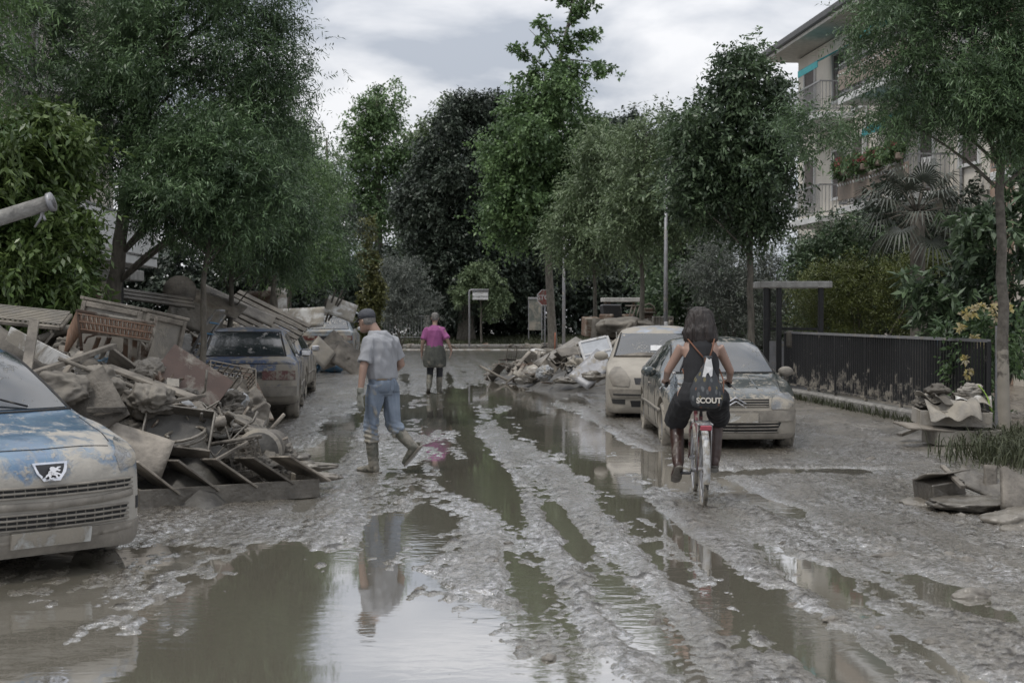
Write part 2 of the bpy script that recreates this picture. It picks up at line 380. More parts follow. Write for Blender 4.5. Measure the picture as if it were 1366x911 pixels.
def make_ground():
    ys = [-40., -20, -8, -2, 1, 3, 4.2, 5]
    y = 5.4
    while y < 150:
        ys.append(y); y += .020 * (max(y, 7) / 7) ** 1.5
    ys += [170, 200, 260, 350, 500]
    ys = np.array(ys); t = np.linspace(-1, 1, 760); t = np.sign(t) * (np.abs(t) * .82 + .18 * np.abs(t) ** 5)
    half = np.where(ys < 5, 6 + np.abs(ys - 5) * .8, 4.4 + .44 * ys)
    X = t[None, :] * half[:, None]; Y = np.repeat(ys[:, None], len(t), 1)
    far = sstep(130, 200, Y)
    Z = ground_h(X.ravel(), Y.ravel()).reshape(X.shape) * (1 - far) + .3 * far
    crumb = ground_h.crumb.copy()
    V = np.stack([X, Y, Z], -1).reshape(-1, 3); n, m = X.shape
    idx = np.arange(n * m).reshape(n, m)
    Q = np.stack([idx[:-1, :-1], idx[:-1, 1:], idx[1:, 1:], idx[1:, :-1]], -1).reshape(-1, 4)
    ma = bpy.data.materials.new('wet_flood_mud'); ma.use_nodes = True; nt = ma.node_tree; N = nt.nodes.new; L = nt.links.new
    b = nt.nodes['Principled BSDF']
    tc = N('ShaderNodeTexCoord'); sp = N('ShaderNodeSeparateXYZ'); L(tc.outputs['Object'], sp.inputs[0])
    n1 = N('ShaderNodeTexNoise'); n1.inputs['Scale'].default_value = 1.3; n1.inputs['Detail'].default_value = 8; n1.inputs['Roughness'].default_value = .65; L(tc.outputs['Object'], n1.inputs[0])
    n2 = N('ShaderNodeTexNoise'); n2.inputs['Scale'].default_value = 26; n2.inputs['Detail'].default_value = 5; L(tc.outputs['Object'], n2.inputs[0])
    n3 = N('ShaderNodeTexNoise'); n3.inputs['Scale'].default_value = 75; n3.inputs['Detail'].default_value = 4; L(tc.outputs['Object'], n3.inputs[0])
    # dry factor: raised ground dries first
    dr = N('ShaderNodeMapRange'); dr.inputs[1].default_value = .055; dr.inputs[2].default_value = .12; L(sp.outputs['Z'], dr.inputs[0])
    ad = N('ShaderNodeMath'); ad.operation = 'ADD'; L(dr.outputs[0], ad.inputs[0])
    m1 = N('ShaderNodeMapRange'); m1.inputs[1].default_value = .35; m1.inputs[2].default_value = .7; m1.inputs[3].default_value = -.3; m1.inputs[4].default_value = .35; L(n1.outputs[0], m1.inputs[0]); L(m1.outputs[0], ad.inputs[1])
    cl = N('ShaderNodeClamp'); L(ad.outputs[0], cl.inputs[0])
    mc = N('ShaderNodeMix'); mc.data_type = 'RGBA'; L(cl.outputs[0], mc.inputs[0]); mc.inputs[6].default_value = (.112, .098, .077, 1); mc.inputs[7].default_value = (.225, .203, .168, 1)
    m2 = N('ShaderNodeMix'); m2.data_type = 'RGBA'; m2.blend_type = 'MULTIPLY'; m2.inputs[0].default_value = .55; L(mc.outputs[2], m2.inputs[6])
    c2 = N('ShaderNodeMapRange'); c2.inputs[1].default_value = .36; c2.inputs[2].default_value = .58; c2.inputs[3].default_value = .2; c2.inputs[4].default_value = 1.25; L(n2.outputs[0], c2.inputs[0]); L(c2.outputs[0], m2.inputs[7])
    L(m2.outputs[2], b.inputs['Base Color'])
    r1 = N('ShaderNodeMapRange'); r1.inputs[1].default_value = .35; r1.inputs[2].default_value = .65; r1.inputs[3].default_value = .12; r1.inputs[4].default_value = .40; L(n2.outputs[0], r1.inputs[0])
    r2 = N('ShaderNodeMix'); r2.data_type = 'FLOAT'; L(cl.outputs[0], r2.inputs[0]); L(r1.outputs[0], r2.inputs[2]); r2.inputs[3].default_value = .5
    L(r2.outputs[0], b.inputs['Roughness'])
    bm = N('ShaderNodeBump'); bm.inputs['Strength'].default_value = .9; bm.inputs['Distance'].default_value = .012; L(n2.outputs[0], bm.inputs['Height'])
    b2 = N('ShaderNodeBump'); b2.inputs['Strength'].default_value = 1.0; b2.inputs['Distance'].default_value = .009; L(n3.outputs[0], b2.inputs['Height']); L(bm.outputs[0], b2.inputs['Normal'])
    L(b2.outputs[0], b.inputs['Normal'])
    b.inputs['Coat Weight'].default_value = .75; b.inputs['Coat Roughness'].default_value = .11; b.inputs['Coat IOR'].default_value = 1.7; L(b2.outputs[0], b.inputs['Coat Normal'])
    cw = N('ShaderNodeMapRange'); cw.inputs[3].default_value = 1.0; cw.inputs[4].default_value = .15; L(cl.outputs[0], cw.inputs[0]); L(cw.outputs[0], b.inputs['Coat Weight'])
    at = N('ShaderNodeAttribute'); at.attribute_name = 'crumb'; cm = N('ShaderNodeMix'); cm.data_type = 'RGBA'; L(at.outputs['Fac'], cm.inputs[0]); L(m2.outputs[2], cm.inputs[6]); cm.inputs[7].default_value = (.032, .027, .021, 1)
    ci = N('ShaderNodeMapRange'); ci.inputs[3].default_value = 1; ci.inputs[4].default_value = .12; L(at.outputs['Fac'], ci.inputs[0]); cmw = N('ShaderNodeMath'); cmw.operation = 'MULTIPLY'; L(cw.outputs[0], cmw.inputs[0]); L(ci.outputs[0], cmw.inputs[1]); L(cmw.outputs[0], b.inputs['Coat Weight'])
    # soaked rim where the mud meets the water
    wz = N('ShaderNodeMapRange'); wz.inputs[1].default_value = .001; wz.inputs[2].default_value = .016; wz.inputs[3].default_value = 1; wz.inputs[4].default_value = 0; L(sp.outputs['Z'], wz.inputs[0])
    wcx = N('ShaderNodeMix'); wcx.data_type = 'RGBA'; L(wz.outputs[0], wcx.inputs[0]); L(cm.outputs[2], wcx.inputs[6]); wcx.inputs[7].default_value = (.11, .101, .08, 1); L(wcx.outputs[2], b.inputs['Base Color'])
    rw = N('ShaderNodeMapRange'); rw.inputs[3].default_value = .15; rw.inputs[4].default_value = .05; L(wz.outputs[0], rw.inputs[0]); L(rw.outputs[0], b.inputs['Coat Roughness'])
    # film of water lying on the mud in long streaks
    mp = N('ShaderNodeMapping'); mp.inputs['Scale'].default_value = (2.2, .55, 1); mp.inputs['Rotation'].default_value = (0, 0, R(-4)); L(tc.outputs['Object'], mp.inputs[0])
    n7 = N('ShaderNodeTexNoise'); n7.inputs['Scale'].default_value = 1.0; n7.inputs['Detail'].default_value = 7; n7.inputs['Roughness'].default_value = .7; L(mp.outputs[0], n7.inputs[0])
    fs_ = N('ShaderNodeMapRange'); fs_.inputs[1].default_value = .44; fs_.inputs[2].default_value = .58; fs_.inputs[3].default_value = .02; fs_.inputs[4].default_value = .42; L(n7.outputs[0], fs_.inputs[0])
    n8 = N('ShaderNodeMapRange'); n8.inputs[1].default_value = .43; n8.inputs[2].default_value = .53; n8.inputs[3].default_value = .05; n8.inputs[4].default_value = 1.0; L(n2.outputs[0], n8.inputs[0])
    fm = N('ShaderNodeMath'); fm.operation = 'MULTIPLY'; L(fs_.outputs[0], fm.inputs[0]); L(n8.outputs[0], fm.inputs[1]); fm0 = fm; fm = N('ShaderNodeMath'); fm.operation = 'MULTIPLY'; L(fm0.outputs[0], fm.inputs[0]); L(ci.outputs[0], fm.inputs[1])
    gl = N('ShaderNodeBsdfGlossy'); gl.inputs['Roughness'].default_value = .17; gl.inputs['Color'].default_value = (.95, .95, .97, 1); L(b2.outputs[0], gl.inputs['Normal'])
    ms = N('ShaderNodeMixShader'); L(fm.outputs[0], ms.inputs[0]); L(b.outputs[0], ms.inputs[1]); L(gl.outputs[0], ms.inputs[2]); L(ms.outputs[0], nt.nodes['Material Output'].inputs[0])
    o = mesh_np('ground', V, Q, ma, smooth=True, attrs={'crumb': crumb}); tag(o, kind='structure')
    # water table
    wm = bpy.data.materials.new('murky_water'); wm.use_nodes = True; nt = wm.node_tree; N = nt.nodes.new; L = nt.links.new
    b = nt.nodes['Principled BSDF']; b.inputs['Base Color'].default_value = (.135, .124, .098, 1); b.inputs['Roughness'].default_value = .035; b.inputs['IOR'].default_value = 1.7
    tc = N('ShaderNodeTexCoord'); mp = N('ShaderNodeMapping'); mp.inputs['Scale'].default_value = (1, 1.9, 1); L(tc.outputs['Object'], mp.inputs[0])
    a = N('ShaderNodeTexNoise'); a.inputs['Scale'].default_value = 5.0; a.inputs['Detail'].default_value = 3; a.inputs['Distortion'].default_value = .6; L(mp.outputs[0], a.inputs[0])
    a2 = N('ShaderNodeTexNoise'); a2.inputs['Scale'].default_value = .35; L(tc.outputs['Object'], a2.inputs[0])
    mr = N('ShaderNodeMapRange'); mr.inputs[1].default_value = .42; mr.inputs[2].default_value = .62; mr.inputs[3].default_value = .05; mr.inputs[4].default_value = 1.0; L(a2.outputs[0], mr.inputs[0])
    mu = N('ShaderNodeMath'); mu.operation = 'MULTIPLY'; L(a.outputs[0], mu.inputs[0]); L(mr.outputs[0], mu.inputs[1])
    bm = N('ShaderNodeBump'); bm.inputs['Strength'].default_value = .45; bm.inputs['Distance'].default_value = .006; L(mu.outputs[0], bm.inputs['Height']); L(bm.outputs[0], b.inputs['Normal'])
    gl = N('ShaderNodeBsdfGlossy'); gl.inputs['Roughness'].default_value = .03; gl.inputs['Color'].default_value = (.95, .96, 1, 1); L(bm.outputs[0], gl.inputs['Normal'])
    ms = N('ShaderNodeMixShader'); ms.inputs[0].default_value = .33; L(b.outputs[0], ms.inputs[1]); L(gl.outputs[0], ms.inputs[2]); L(ms.outputs[0], nt.nodes['Material Output'].inputs[0])
    q = MB(); q.add([(-60, -40, 0), (60, -40, 0), (60, 72, 0), (-60, 72, 0)], [(0, 1, 2, 3)]); o = q.build('puddle_water', wm); tag(o, kind='structure')
make_ground()
# pavement strip and grass verge of the cross street
q = MB()
q.box((0, 75.0, .06), (90, 1.0, .16), bev=.02)
tag(q.build('kerb', M['concrete']), kind='structure')

# rubble mounds under the debris
def toe(y): return np.interp(y, [10, 12.3, 14.4, 17, 19, 21, 23, 26, 29, 33, 38, 45, 60, 70], [-3.4, -2.35, -2.2, -3.0, -4.0, -4.9, -6.0, -6.4, -6.4, -6.3, -5.9, -5.2, -6.0, -7.0])
def mound_l(x, y):
    x = np.asarray(x, float); y = np.asarray(y, float)
    a = np.interp(toe(y) - x, [0, .5, 1.6, 3.0, 4.5, 9], [0, .45, .95, 1.45, 1.75, 1.5])
    ytoe = 12.1 + (-2.6 - x) * .35
    b = np.interp(y - ytoe, [-.2, .6, 2, 4.5, 8], [0, .48, .92, 1.35, 1.9])
    far = np.interp(y, [0, 34, 40, 56, 60], [1, 1, .9, .8, 0])
    return np.clip(np.minimum(a, b), 0, 2) * far
def mound_r(x, y):
    x = np.asarray(x, float); y = np.asarray(y, float)
    a = .62 * np.exp(-(((x - 2.0) / 1.3) ** 2 + ((y - 33.5) / 2.6) ** 2)) + .50 * np.exp(-(((x - 1.2) / 1.5) ** 2 + ((y - 38) / 2.5) ** 2))
    b = 1.15 * np.exp(-(((x - 3.6) / 1.3) ** 2)) * sstep(31, 36, y) * sstep(54, 47, y)
    return np.clip(np.maximum(a, b), 0, 2) * np.where(a + b > .05, 1, 0)
def mound_mesh(name, fn, x0, x1, y0, y1, st, seed):
    xs = np.arange(x0, x1, st); ys = np.arange(y0, y1, st * 1.3)
    X, Y = np.meshgrid(xs, ys); H = fn(X, Y)
    n = .5 + .5 * fbm(X * 1.6, Y * 1.6, seed, 4)
    Z = np.where(H > .01, H * (.72 + .45 * n) + .10 * fbm(X * 4, Y * 4, seed + 3, 3) - .10, -.25)
    idx = np.arange(X.size).reshape(X.shape)
    Q = np.stack([idx[:-1, :-1], idx[:-1, 1:], idx[1:, 1:], idx[1:, :-1]], -1).reshape(-1, 4)
    zf = Z.ravel(); keep = (zf[Q] > -.24).any(1)
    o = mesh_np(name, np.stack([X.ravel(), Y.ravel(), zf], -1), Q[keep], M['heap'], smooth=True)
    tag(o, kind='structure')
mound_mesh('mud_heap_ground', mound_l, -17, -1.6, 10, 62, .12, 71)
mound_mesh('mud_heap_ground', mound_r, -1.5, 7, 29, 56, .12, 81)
# ---------------------------------------------------------------- trees and plants
def unit(a): return a / np.maximum(np.linalg.norm(a, axis=-1, keepdims=True), 1e-9)
def crown_np(blobs, nclump, ntwig, nleaf, ll, lw, tw, seed, rc=.28, droop=.25, sweep=.55, shell=.45, up=.15):
    """leaves on twigs, twigs in clumps, clumps through the volume of the crown's lobes"""
    rg = np.random.default_rng(seed)
    if len(blobs) > 1 and blobs[0][1][0] > .28:      # ragged outline: small side shoots on every lobe
        ex = []
        for c_, r_ in blobs:
            for _ in range(4):
                q = rg.normal(size=3); q /= np.linalg.norm(q); q[2] = abs(q[2]) * (1 if rg.random() < .7 else -1); f_ = .16 + .14 * rg.random()
                ex.append((tuple(np.array(c_) + q * np.array(r_) * 1.08), tuple(np.array(r_) * f_)))
        blobs = list(blobs) + ex
    wts = np.array([b[2] if len(b) > 2 else b[1][0] * b[1][1] * b[1][2] for b in blobs], float) ** .7; wts /= wts.sum()
    bi = rg.choice(len(blobs), nclump, p=wts)
    d = unit(rg.normal(size=(nclump, 3))); r = rg.random(nclump) ** shell
    Cn = np.array([b[0] for b in blobs])[bi]; Rd = np.array([b[1] for b in blobs])[bi]
    wobble = .88 + .37 * noise3(d * 1.5 + bi[:, None] * 3.1, seed)
    cc = Cn + d * Rd * (r * wobble)[:, None]
    sizes = rc * (.6 + .8 * rg.random(nclump))
    tint_c = rg.random(nclump)
    # twigs
    ci = np.repeat(np.arange(nclump), ntwig); nt_ = len(ci)
    org = cc[ci] + rg.normal(size=(nt_, 3)) * (sizes[ci] * .55)[:, None] * np.array([1, 1, .6])
    out = unit((cc[ci] - Cn[ci]) / Rd[ci] + 1e-6)
    td = unit(out * .75 + rg.normal(size=(nt_, 3)) * .6 + np.array([0, 0, up]))
    tl = tw * (.6 + .7 * rg.random(nt_))
    # leaves
    li = np.repeat(np.arange(nt_), nleaf); nl = len(li)
    k = np.tile(np.arange(nleaf), nt_); s = (k + 1) / nleaf
    base = org[li] + td[li] * (tl[li] * s)[:, None]; base[:, 2] -= droop * tl[li] * s * s
    side = unit(np.cross(td[li], rg.normal(size=(nt_, 3))[li])); sg = np.where(k % 2 == 0, 1, -1)[:, None]
    ld = unit(td[li] * sweep + side * sg * .8 + rg.normal(size=(nl, 3)) * .25 + np.array([0, 0, -droop * .8]))
    ln = ll * (.65 + .7 * rg.random(nl))
    wd = unit(np.cross(ld, unit(rg.normal(size=(nl, 3)) * .6 + np.array([0, 0, 1])))) * (lw * (.7 + .6 * rg.random(nl)))[:, None] * .5
    mid = base + ld * (ln * .45)[:, None]; tip = base + ld * ln[:, None]; tip[:, 2] -= ln * .12
    V = np.stack([base, mid + wd, tip, mid - wd], 1).reshape(-1, 3)
    Fq = np.arange(nl * 4).reshape(-1, 4)
    tint = np.clip(.62 * tint_c[ci][li] + .38 * rg.random(nl), 0, 1) ** 1.3
    return V, Fq, np.repeat(tint, 4), cc
LM = dict(
    ash=leaf_mat('ash_leaves', (0.033, 0.0571, 0.033), (0.1519, 0.2387, 0.1044), .42),
    ashg=leaf_mat('fresh_ash_leaves', (0.042, 0.0756, 0.033), (0.1782, 0.2801, 0.1), .42),
    bright=leaf_mat('bright_shrub_leaves', (0.0455, 0.0806, 0.0234), (0.1495, 0.208, 0.065), .35),
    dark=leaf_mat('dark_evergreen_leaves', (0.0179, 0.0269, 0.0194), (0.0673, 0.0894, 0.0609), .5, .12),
    mid=leaf_mat('plane_tree_leaves', (0.0455, 0.0819, 0.0357), (0.1587, 0.2501, 0.0894), .5),
    light=leaf_mat('pale_tree_leaves', (0.069, 0.1005, 0.0483), (0.1904, 0.2489, 0.129), .5),
    olive=leaf_mat('grey_olive_leaves', (0.077, 0.088, 0.0748), (0.176, 0.1925, 0.165), .55),
    yell=leaf_mat('yellow_green_shrub_leaves', (0.0363, 0.0443, 0.0113), (0.1362, 0.1636, 0.0399), .5),
    maple=leaf_mat('dark_maple_leaves', (0.0302, 0.0489, 0.0302), (0.1202, 0.1779, 0.0869), .42),
    palm=leaf_mat('palm_leaves', (0.025, 0.03, 0.0229), (0.0714, 0.0821, 0.0607), .5, .1),
    grass=leaf_mat('grass_blades', (0.0338, 0.0413, 0.0188), (0.0683, 0.0756, 0.0394), .6),
    ivy=leaf_mat('ivy_leaves', (0.055, 0.066, 0.0165), (0.176, 0.176, 0.066), .5),
    yflow=leaf_mat('yellow_petals', (0.55, 0.45, 0.12), (0.7875, 0.726, 0.608), .6, .3),
    rflow=leaf_mat('red_petals', (0.22, 0.03, 0.04), (0.42, 0.16, 0.17), .6, .3),
    pflow=leaf_mat('pink_petals', (0.35, 0.14, 0.18), (0.5, 0.28, 0.32), .6, .3),
)
def trunk_mesh(mb, pts, r0, r1, n=10, seed=0, wob=.02):
    rr = random.Random(seed); P = [Vector(p) for p in pts]; out = []; m = max(8, len(P) * 3)
    for i in range(m + 1):
        t = i / m * (len(P) - 1); k = min(int(t), len(P) - 2); q = P[k].lerp(P[k + 1], t - k)
        out.append(q + Vector((rr.uniform(-wob, wob), rr.uniform(-wob, wob), 0)) * (0 if i == 0 else 1))
    rad = [r0 + (r1 - r0) * (i / m) ** .8 for i in range(m + 1)]; rad[0] *= 1.25
    mb.tube(out, rad, n)
    return out
def tree(name, label, cat, base, tpts, r0, blobs, mat_, cl, group=None, limbs=14, bark='bark', seed=1, r1=None, **kw):
    """base: ground point; tpts: trunk points above it (local); blobs local"""
    e = empty(name, base, 0, label, cat, group)
    mb = MB(); top = trunk_mesh(mb, [(0, 0, -.1)] + list(tpts), r0, r1 or r0 * .35, seed=seed)
    V, Fq, T, cc = crown_np(blobs, *cl, seed=seed, **kw)
    rr = random.Random(seed)
    pick = sorted(range(len(cc)), key=lambda i: rr.random())[:limbs]
    for i in pick:
        c = Vector(cc[i]); cand = sorted((p for p in top if p.z > .3 * top[-1].z), key=lambda p: abs(p.z - (c.z - .75 * math.hypot(c.x - p.x, c.y - p.y))))[:2]
        s = cand[0]
        if s.z > c.z + .2: continue
        L_ = (c - s).length; mid = s.lerp(c, .5) + Vector((rr.uniform(-.1, .1), rr.uniform(-.1, .1), .12)) * L_ * .6
        a = min(r0 * .26, .010 + .013 * L_)
        mb.tube([s, s.lerp(mid, .5) + Vector((0, 0, .02)) * L_, mid, mid.lerp(c, .6), c], [a, a * .8, a * .6, a * .4, a * .18], 6)
    mb.build('trunk', M[bark], e)
    mesh_np('crown', V, Fq, mat_, e, attrs={'tint': T})
    return e
def bush(name, label, cat, base, blobs, mat_, cl, group=None, seed=1, stems=5, **kw):
    e = empty(name, base, 0, label, cat, group); V, Fq, T, cc = crown_np(blobs, *cl, seed=seed, **kw)
    mb = MB(); rr = random.Random(seed)
    for i in range(stems):
        c = Vector(cc[rr.randrange(len(cc))]); mb.tube([(rr.uniform(-.1, .1), rr.uniform(-.1, .1), -.1), c * .5 + Vector((0, 0, .15)), c], [.03, .02, .008], 6)
    mb.build('stem', M['bark'], e); mesh_np('foliage', V, Fq, mat_, e, attrs={'tint': T}); return e
def loc_blobs(bx, D, z0, lst):
    """lst of (photo x, photo y, depth offset, rx, ry, rz) as measured -> local metres"""
    return [((gx(x, D + dd) - bx, dd, hz(y, D + dd) - z0), (a, b, c)) for x, y, dd, a, b, c in lst]

ASHG = 'ash trees along the street'
def T(name, label, cat, bpx, D, trunkpx, r0, lobes, m, cl, z0=0.0, **kw):
    bx = gx(bpx, D); tp = [(gx(x, D) - bx, dd, hz(y, D) - z0) for x, y, dd in trunkpx]
    return tree(name, label, cat, (bx, D, z0), tp, r0, loc_blobs(bx, D, z0, lobes), m, cl, **kw)

ASH = dict(ll=.085, lw=.022)
# left row of ashes
T('ash_tree', 'big ash with thick leaning grey trunk beside the grey concrete gate canopy', 'tree', 145, 21, [(152, 390, 0), (160, 320, 0), (170, 250, 0), (195, 150, 0), (230, 50, 0)], .15,
  [(240, 95, 0, 1.55, 1.4, 1.6), (150, 60, .4, 1.15, 1.1, 1.3), (335, 110, -.2, .75, .9, 1.5), (300, 225, -.6, .95, .9, .85), (120, 170, 0, .85, .9, .9), (270, -30, 0, 1.5, 1.4, 1.1), (385, 105, 0, .34, .5, .35), (350, 190, 0, .5, .6, .6), (210, 215, -.3, 1.0, .9, .6), (60, 40, .3, .6, .8, .9)],
  LM['ash'], (760, 18, 12, .078, .018, .32), group=ASHG, limbs=30, seed=3, rc=.30, bark='bark')
T('ash_tree', 'slender ash rising out of the rubble just left of the old blue hatchback', 'tree', 271, 19.5, [(270, 420, 0), (275, 350, 0), (280, 290, 0), (285, 230, 0)], .055,
  [(265, 260, 0, .9, .8, .6), (215, 280, .3, .5, .5, .5), (330, 275, 0, .5, .5, .55), (285, 205, 0, .7, .7, .5)], LM['ash'], (240, 18, 12, .078, .018, .28), group=ASHG, limbs=14, seed=4, rc=.25)
T('ash_tree', 'thin dark-trunked ash standing behind the old blue hatchback', 'tree', 306, 25, [(307, 420, 0), (310, 350, 0), (322, 280, 0), (335, 200, 0)], .06,
  [(335, 240, 0, 1.15, 1.1, 1.5), (365, 300, 0, .8, .8, .9), (300, 300, .3, .9, .8, .8)], LM['ash'], (430, 15, 12, .088, .02, .32), group=ASHG, limbs=16, seed=5, rc=.28)
T('ash_tree', 'ash with lighter crown rising behind the second blue car', 'tree', 363, 33, [(364, 400, 0), (368, 350, 0), (378, 290, 0), (385, 240, 0)], .08,
  [(372, 260, 0, 1.05, 1.1, 1.6), (385, 330, 0, .9, 1.0, .8), (350, 300, .4, 1.0, 1.0, 1.1)], LM['ashg'], (330, 11, 10, .105, .027, .42), group=ASHG, limbs=14, seed=6, rc=.3)
T('ash_tree', 'ash behind the broken white cabinet panels on the long rubble bank', 'tree', 384, 41, [(386, 400, 0), (392, 350, 0), (402, 280, 0), (410, 230, 0)], .1,
  [(398, 270, 0, .9, 1.1, 1.7), (410, 330, 0, .9, 1.0, 1.1)], LM['ashg'], (300, 10, 10, .12, .03, .45), group=ASHG, limbs=12, seed=7, rc=.34)
T('ash_tree', 'last ash of the row, beside the half-buried grey car and ivy column', 'tree', 398, 50, [(402, 390, 0), (408, 350, 0), (430, 280, 0)], .12,
  [(422, 290, 0, .85, 1.1, 1.6), (440, 350, 0, .85, 1.0, 1.1), (410, 235, 0, .5, .9, .8)], LM['ash'], (300, 8, 8, .17, .045, .5), group=ASHG, limbs=12, seed=8, rc=.34)
T('ash_tree', 'nearest ash, its drooping leaf sprays hanging over the bright shrub', 'tree', -95, 13.5, [(-95, 300, 0), (-80, 150, 0), (-70, 0, 0), (-60, -90, 0)], .13,
  [(-25, -10, 0, .55, .6, .6), (5, 55, 0, .30, .5, .35), (-80, 40, .3, .6, .6, .8), (-60, -110, .3, 1.0, 1.0, .7), (-10, 110, .2, .25, .3, .3)], LM['ashg'], (190, 9, 11, .085, .02, .32), group=ASHG, limbs=14, seed=9, rc=.2)
bx = gx(-5, 17.5)
bush('wisteria_shrub', 'dense bright green climbing shrub above the spring base, left edge', 'shrub', (bx, 17.5, 0),
     loc_blobs(bx, 17.5, 0, [(25, 350, 0, .75, .7, .85), (-20, 250, 0, .95, .8, 1.1), (55, 260, .4, .5, .6, .9), (85, 360, 0, .42, .6, .6), (-60, 350, 0, .9, .8, 1.2), (60, 190, .5, .55, .6, .5)]),
     LM['bright'], (620, 9, 8, .12, .045, .3), seed=12, rc=.2, droop=.5, stems=8)
# right side
T('ash_tree', 'tall ash with trunk beside the grey gate, its wide crown hanging over the fence', 'tree', 1341, 18, [(1341, 560, 0), (1337, 400, 0), (1333, 260, 0), (1340, 150, 0), (1335, 20, 0)], .10,
  [(1240, 60, 0, 1.1, 1.0, 1.0), (1330, 80, 0, 1.0, 1.0, 1.1), (1105, 168, 0, .42, .5, .24), (1190, 150, -.2, .40, .6, .28), (1400, 130, -.3, .9, .9, 1.0), (1300, -60, 0, 1.5, 1.3, .9), (1060, 180, .2, .22, .4, .16), (1330, 165, -.4, .7, .7, .35), (1185, 30, .2, .42, .6, .5)],
  LM['ash'], (530, 19, 12, .075, .016, .30), group=ASHG, limbs=30, seed=14, rc=.28, bark='barkmud')
T('maple_tree', 'round dark maple on a straight thin trunk behind the green saloon', 'tree', 1001, 27.5, [(1001, 420, 0), (1000, 330, 0), (1002, 240, 0), (1000, 110, 0)], .085,
  [(985, 195, 0, 1.05, 1.2, 1.25), (945, 255, 0, .85, .9, .7), (1020, 185, 0, .5, .7, .85), (985, 110, 0, .6, .6, .7), (1030, 265, 0, .5, .6, .45), (925, 190, 0, .45, .6, .7), (1010, 300, 0, .55, .6, .35)], LM['maple'], (500, 12, 8, .10, .048, .3), limbs=22, seed=15, rc=.23, droop=.35)
T('street_tree', 'light green young tree with trunk behind the mud-caked van, right of two', 'tree', 857, 40, [(857, 420, 0), (856, 350, 0), (858, 260, 0)], .10,
  [(860, 240, 0, 1.15, 1.1, 1.5), (835, 300, 0, .9, .9, .9), (890, 290, 0, .8, .9, .9), (878, 190, 0, .6, .7, .7)], LM['light'], (260, 10, 8, .125, .045, .48), group='young street trees on the right', limbs=14, seed=16, rc=.32)
T('street_tree', 'light green young tree rising from the furniture heap, left of two', 'tree', 794, 48, [(794, 430, 0), (793, 370, 0), (795, 260, 0)], .10,
  [(795, 250, 0, 1.35, 1.2, 1.7), (765, 320, 0, 1.1, 1.0, 1.2), (825, 310, 0, 1.1, 1.1, 1.2), (800, 190, 0, .8, .8, .8)], LM['light'], (290, 10, 8, .15, .055, .52), group='young street trees on the right', limbs=14, seed=17, rc=.36)
# far trees
T('plane_tree', 'tallest green tree with sparse leafy top, its trunk behind the stop sign', 'tree', 738, 67, [(736, 430, 0), (731, 350, 0), (733, 230, 0), (738, 120, 0), (752, 60, 0), (768, -15, 0)], .25,
  [(735, 235, 0, 2.4, 2.2, 3.2), (690, 210, 0, 1.6, 1.6, 2.0), (790, 250, 0, 1.6, 1.8, 2.4), (735, 135, 0, 1.7, 1.6, 1.2), (680, 280, 0, 1.2, 1.4, 1.4)], LM['mid'], (760, 11, 7, .19, .12, .7), limbs=24, seed=18, rc=.5, r1=.05)
def sparse_top():
    D = 67; bx_ = gx(738, D); e_ = [o for o in C.objects if o.name.startswith('plane_tree')][0]; rg = random.Random(4); mb = MB(); bl = []
    for (x0, y0, x1, y1) in ((741, 110, 690, 68), (744, 90, 705, 45), (748, 70, 722, 30), (752, 60, 800, 45), (750, 80, 818, 98), (757, 40, 785, 10), (764, 10, 742, -5), (746, 90, 790, 105), (770, -5, 790, -20), (745, 100, 700, 110), (753, 55, 775, 78)):
        a = px(x0, y0, D); b = px(x1, y1, D); a -= Vector((bx_, D, 0)); b -= Vector((bx_, D, 0)); b.y += rg.uniform(-1, 1)
        mb.tube([a, a.lerp(b, .5) + Vector((0, 0, .2)), b], [.04, .025, .01], 6)
        for t in (.35, .5, .62, .75, .88, 1): bl.append((tuple(a.lerp(b, t) + Vector((rg.uniform(-.2, .2), rg.uniform(-.2, .2), .12))), (.22, .22, .18)))
    for t in range(9):
        p = px(742 + t * 3.4, 110 - t * 15, D) - Vector((bx_, D, 0)); bl.append((tuple(p), (.3, .3, .3)))
    mb.build('branch', M['bark'], e_); V, Fq, T_, cc = crown_np(bl, 230, 5, 4, .19, .14, .2, seed=5, rc=.16)
    mesh_np('crown', V, Fq, LM['mid'], e_, attrs={'tint': T_})
sparse_top()
FAR = 'trees closing the end of the street'
T('poplar_tree', 'tall upright tree with ragged top left of the dark dense one', 'tree', 505, 92, [(505, 300, 0), (503, 130, 0)], .4,
  [(503, 200, 0, 1.9, 1.8, 3.2), (512, 145, 0, 1.2, 1.2, 1.6), (500, 290, 0, 2.1, 2, 3.0), (545, 220, 0, .7, 1, 1.6), (478, 180, 0, .6, .8, .9), (470, 240, 0, .8, 1, 2), (505, 380, 0, 2.5, 2, 2.5)], LM['mid'], (430, 11, 7, .24, .13, .75), group=FAR, limbs=16, seed=20, rc=.5)
T('poplar_tree', 'pale loose tree peeping out between the tall upright and dark trees', 'tree', 585, 97, [(585, 300, 0), (585, 150, 0)], .35,
  [(583, 185, 0, 1.3, 1.3, 2.1), (570, 240, 0, 1.4, 1.3, 2.4), (600, 150, 0, .8, .8, .8), (555, 200, 0, .5, .6, .7), (585, 330, 0, 3, 2.5, 5)], LM['light'], (330, 8, 6, .34, .2, .8), group=FAR, limbs=14, seed=21, rc=.5)
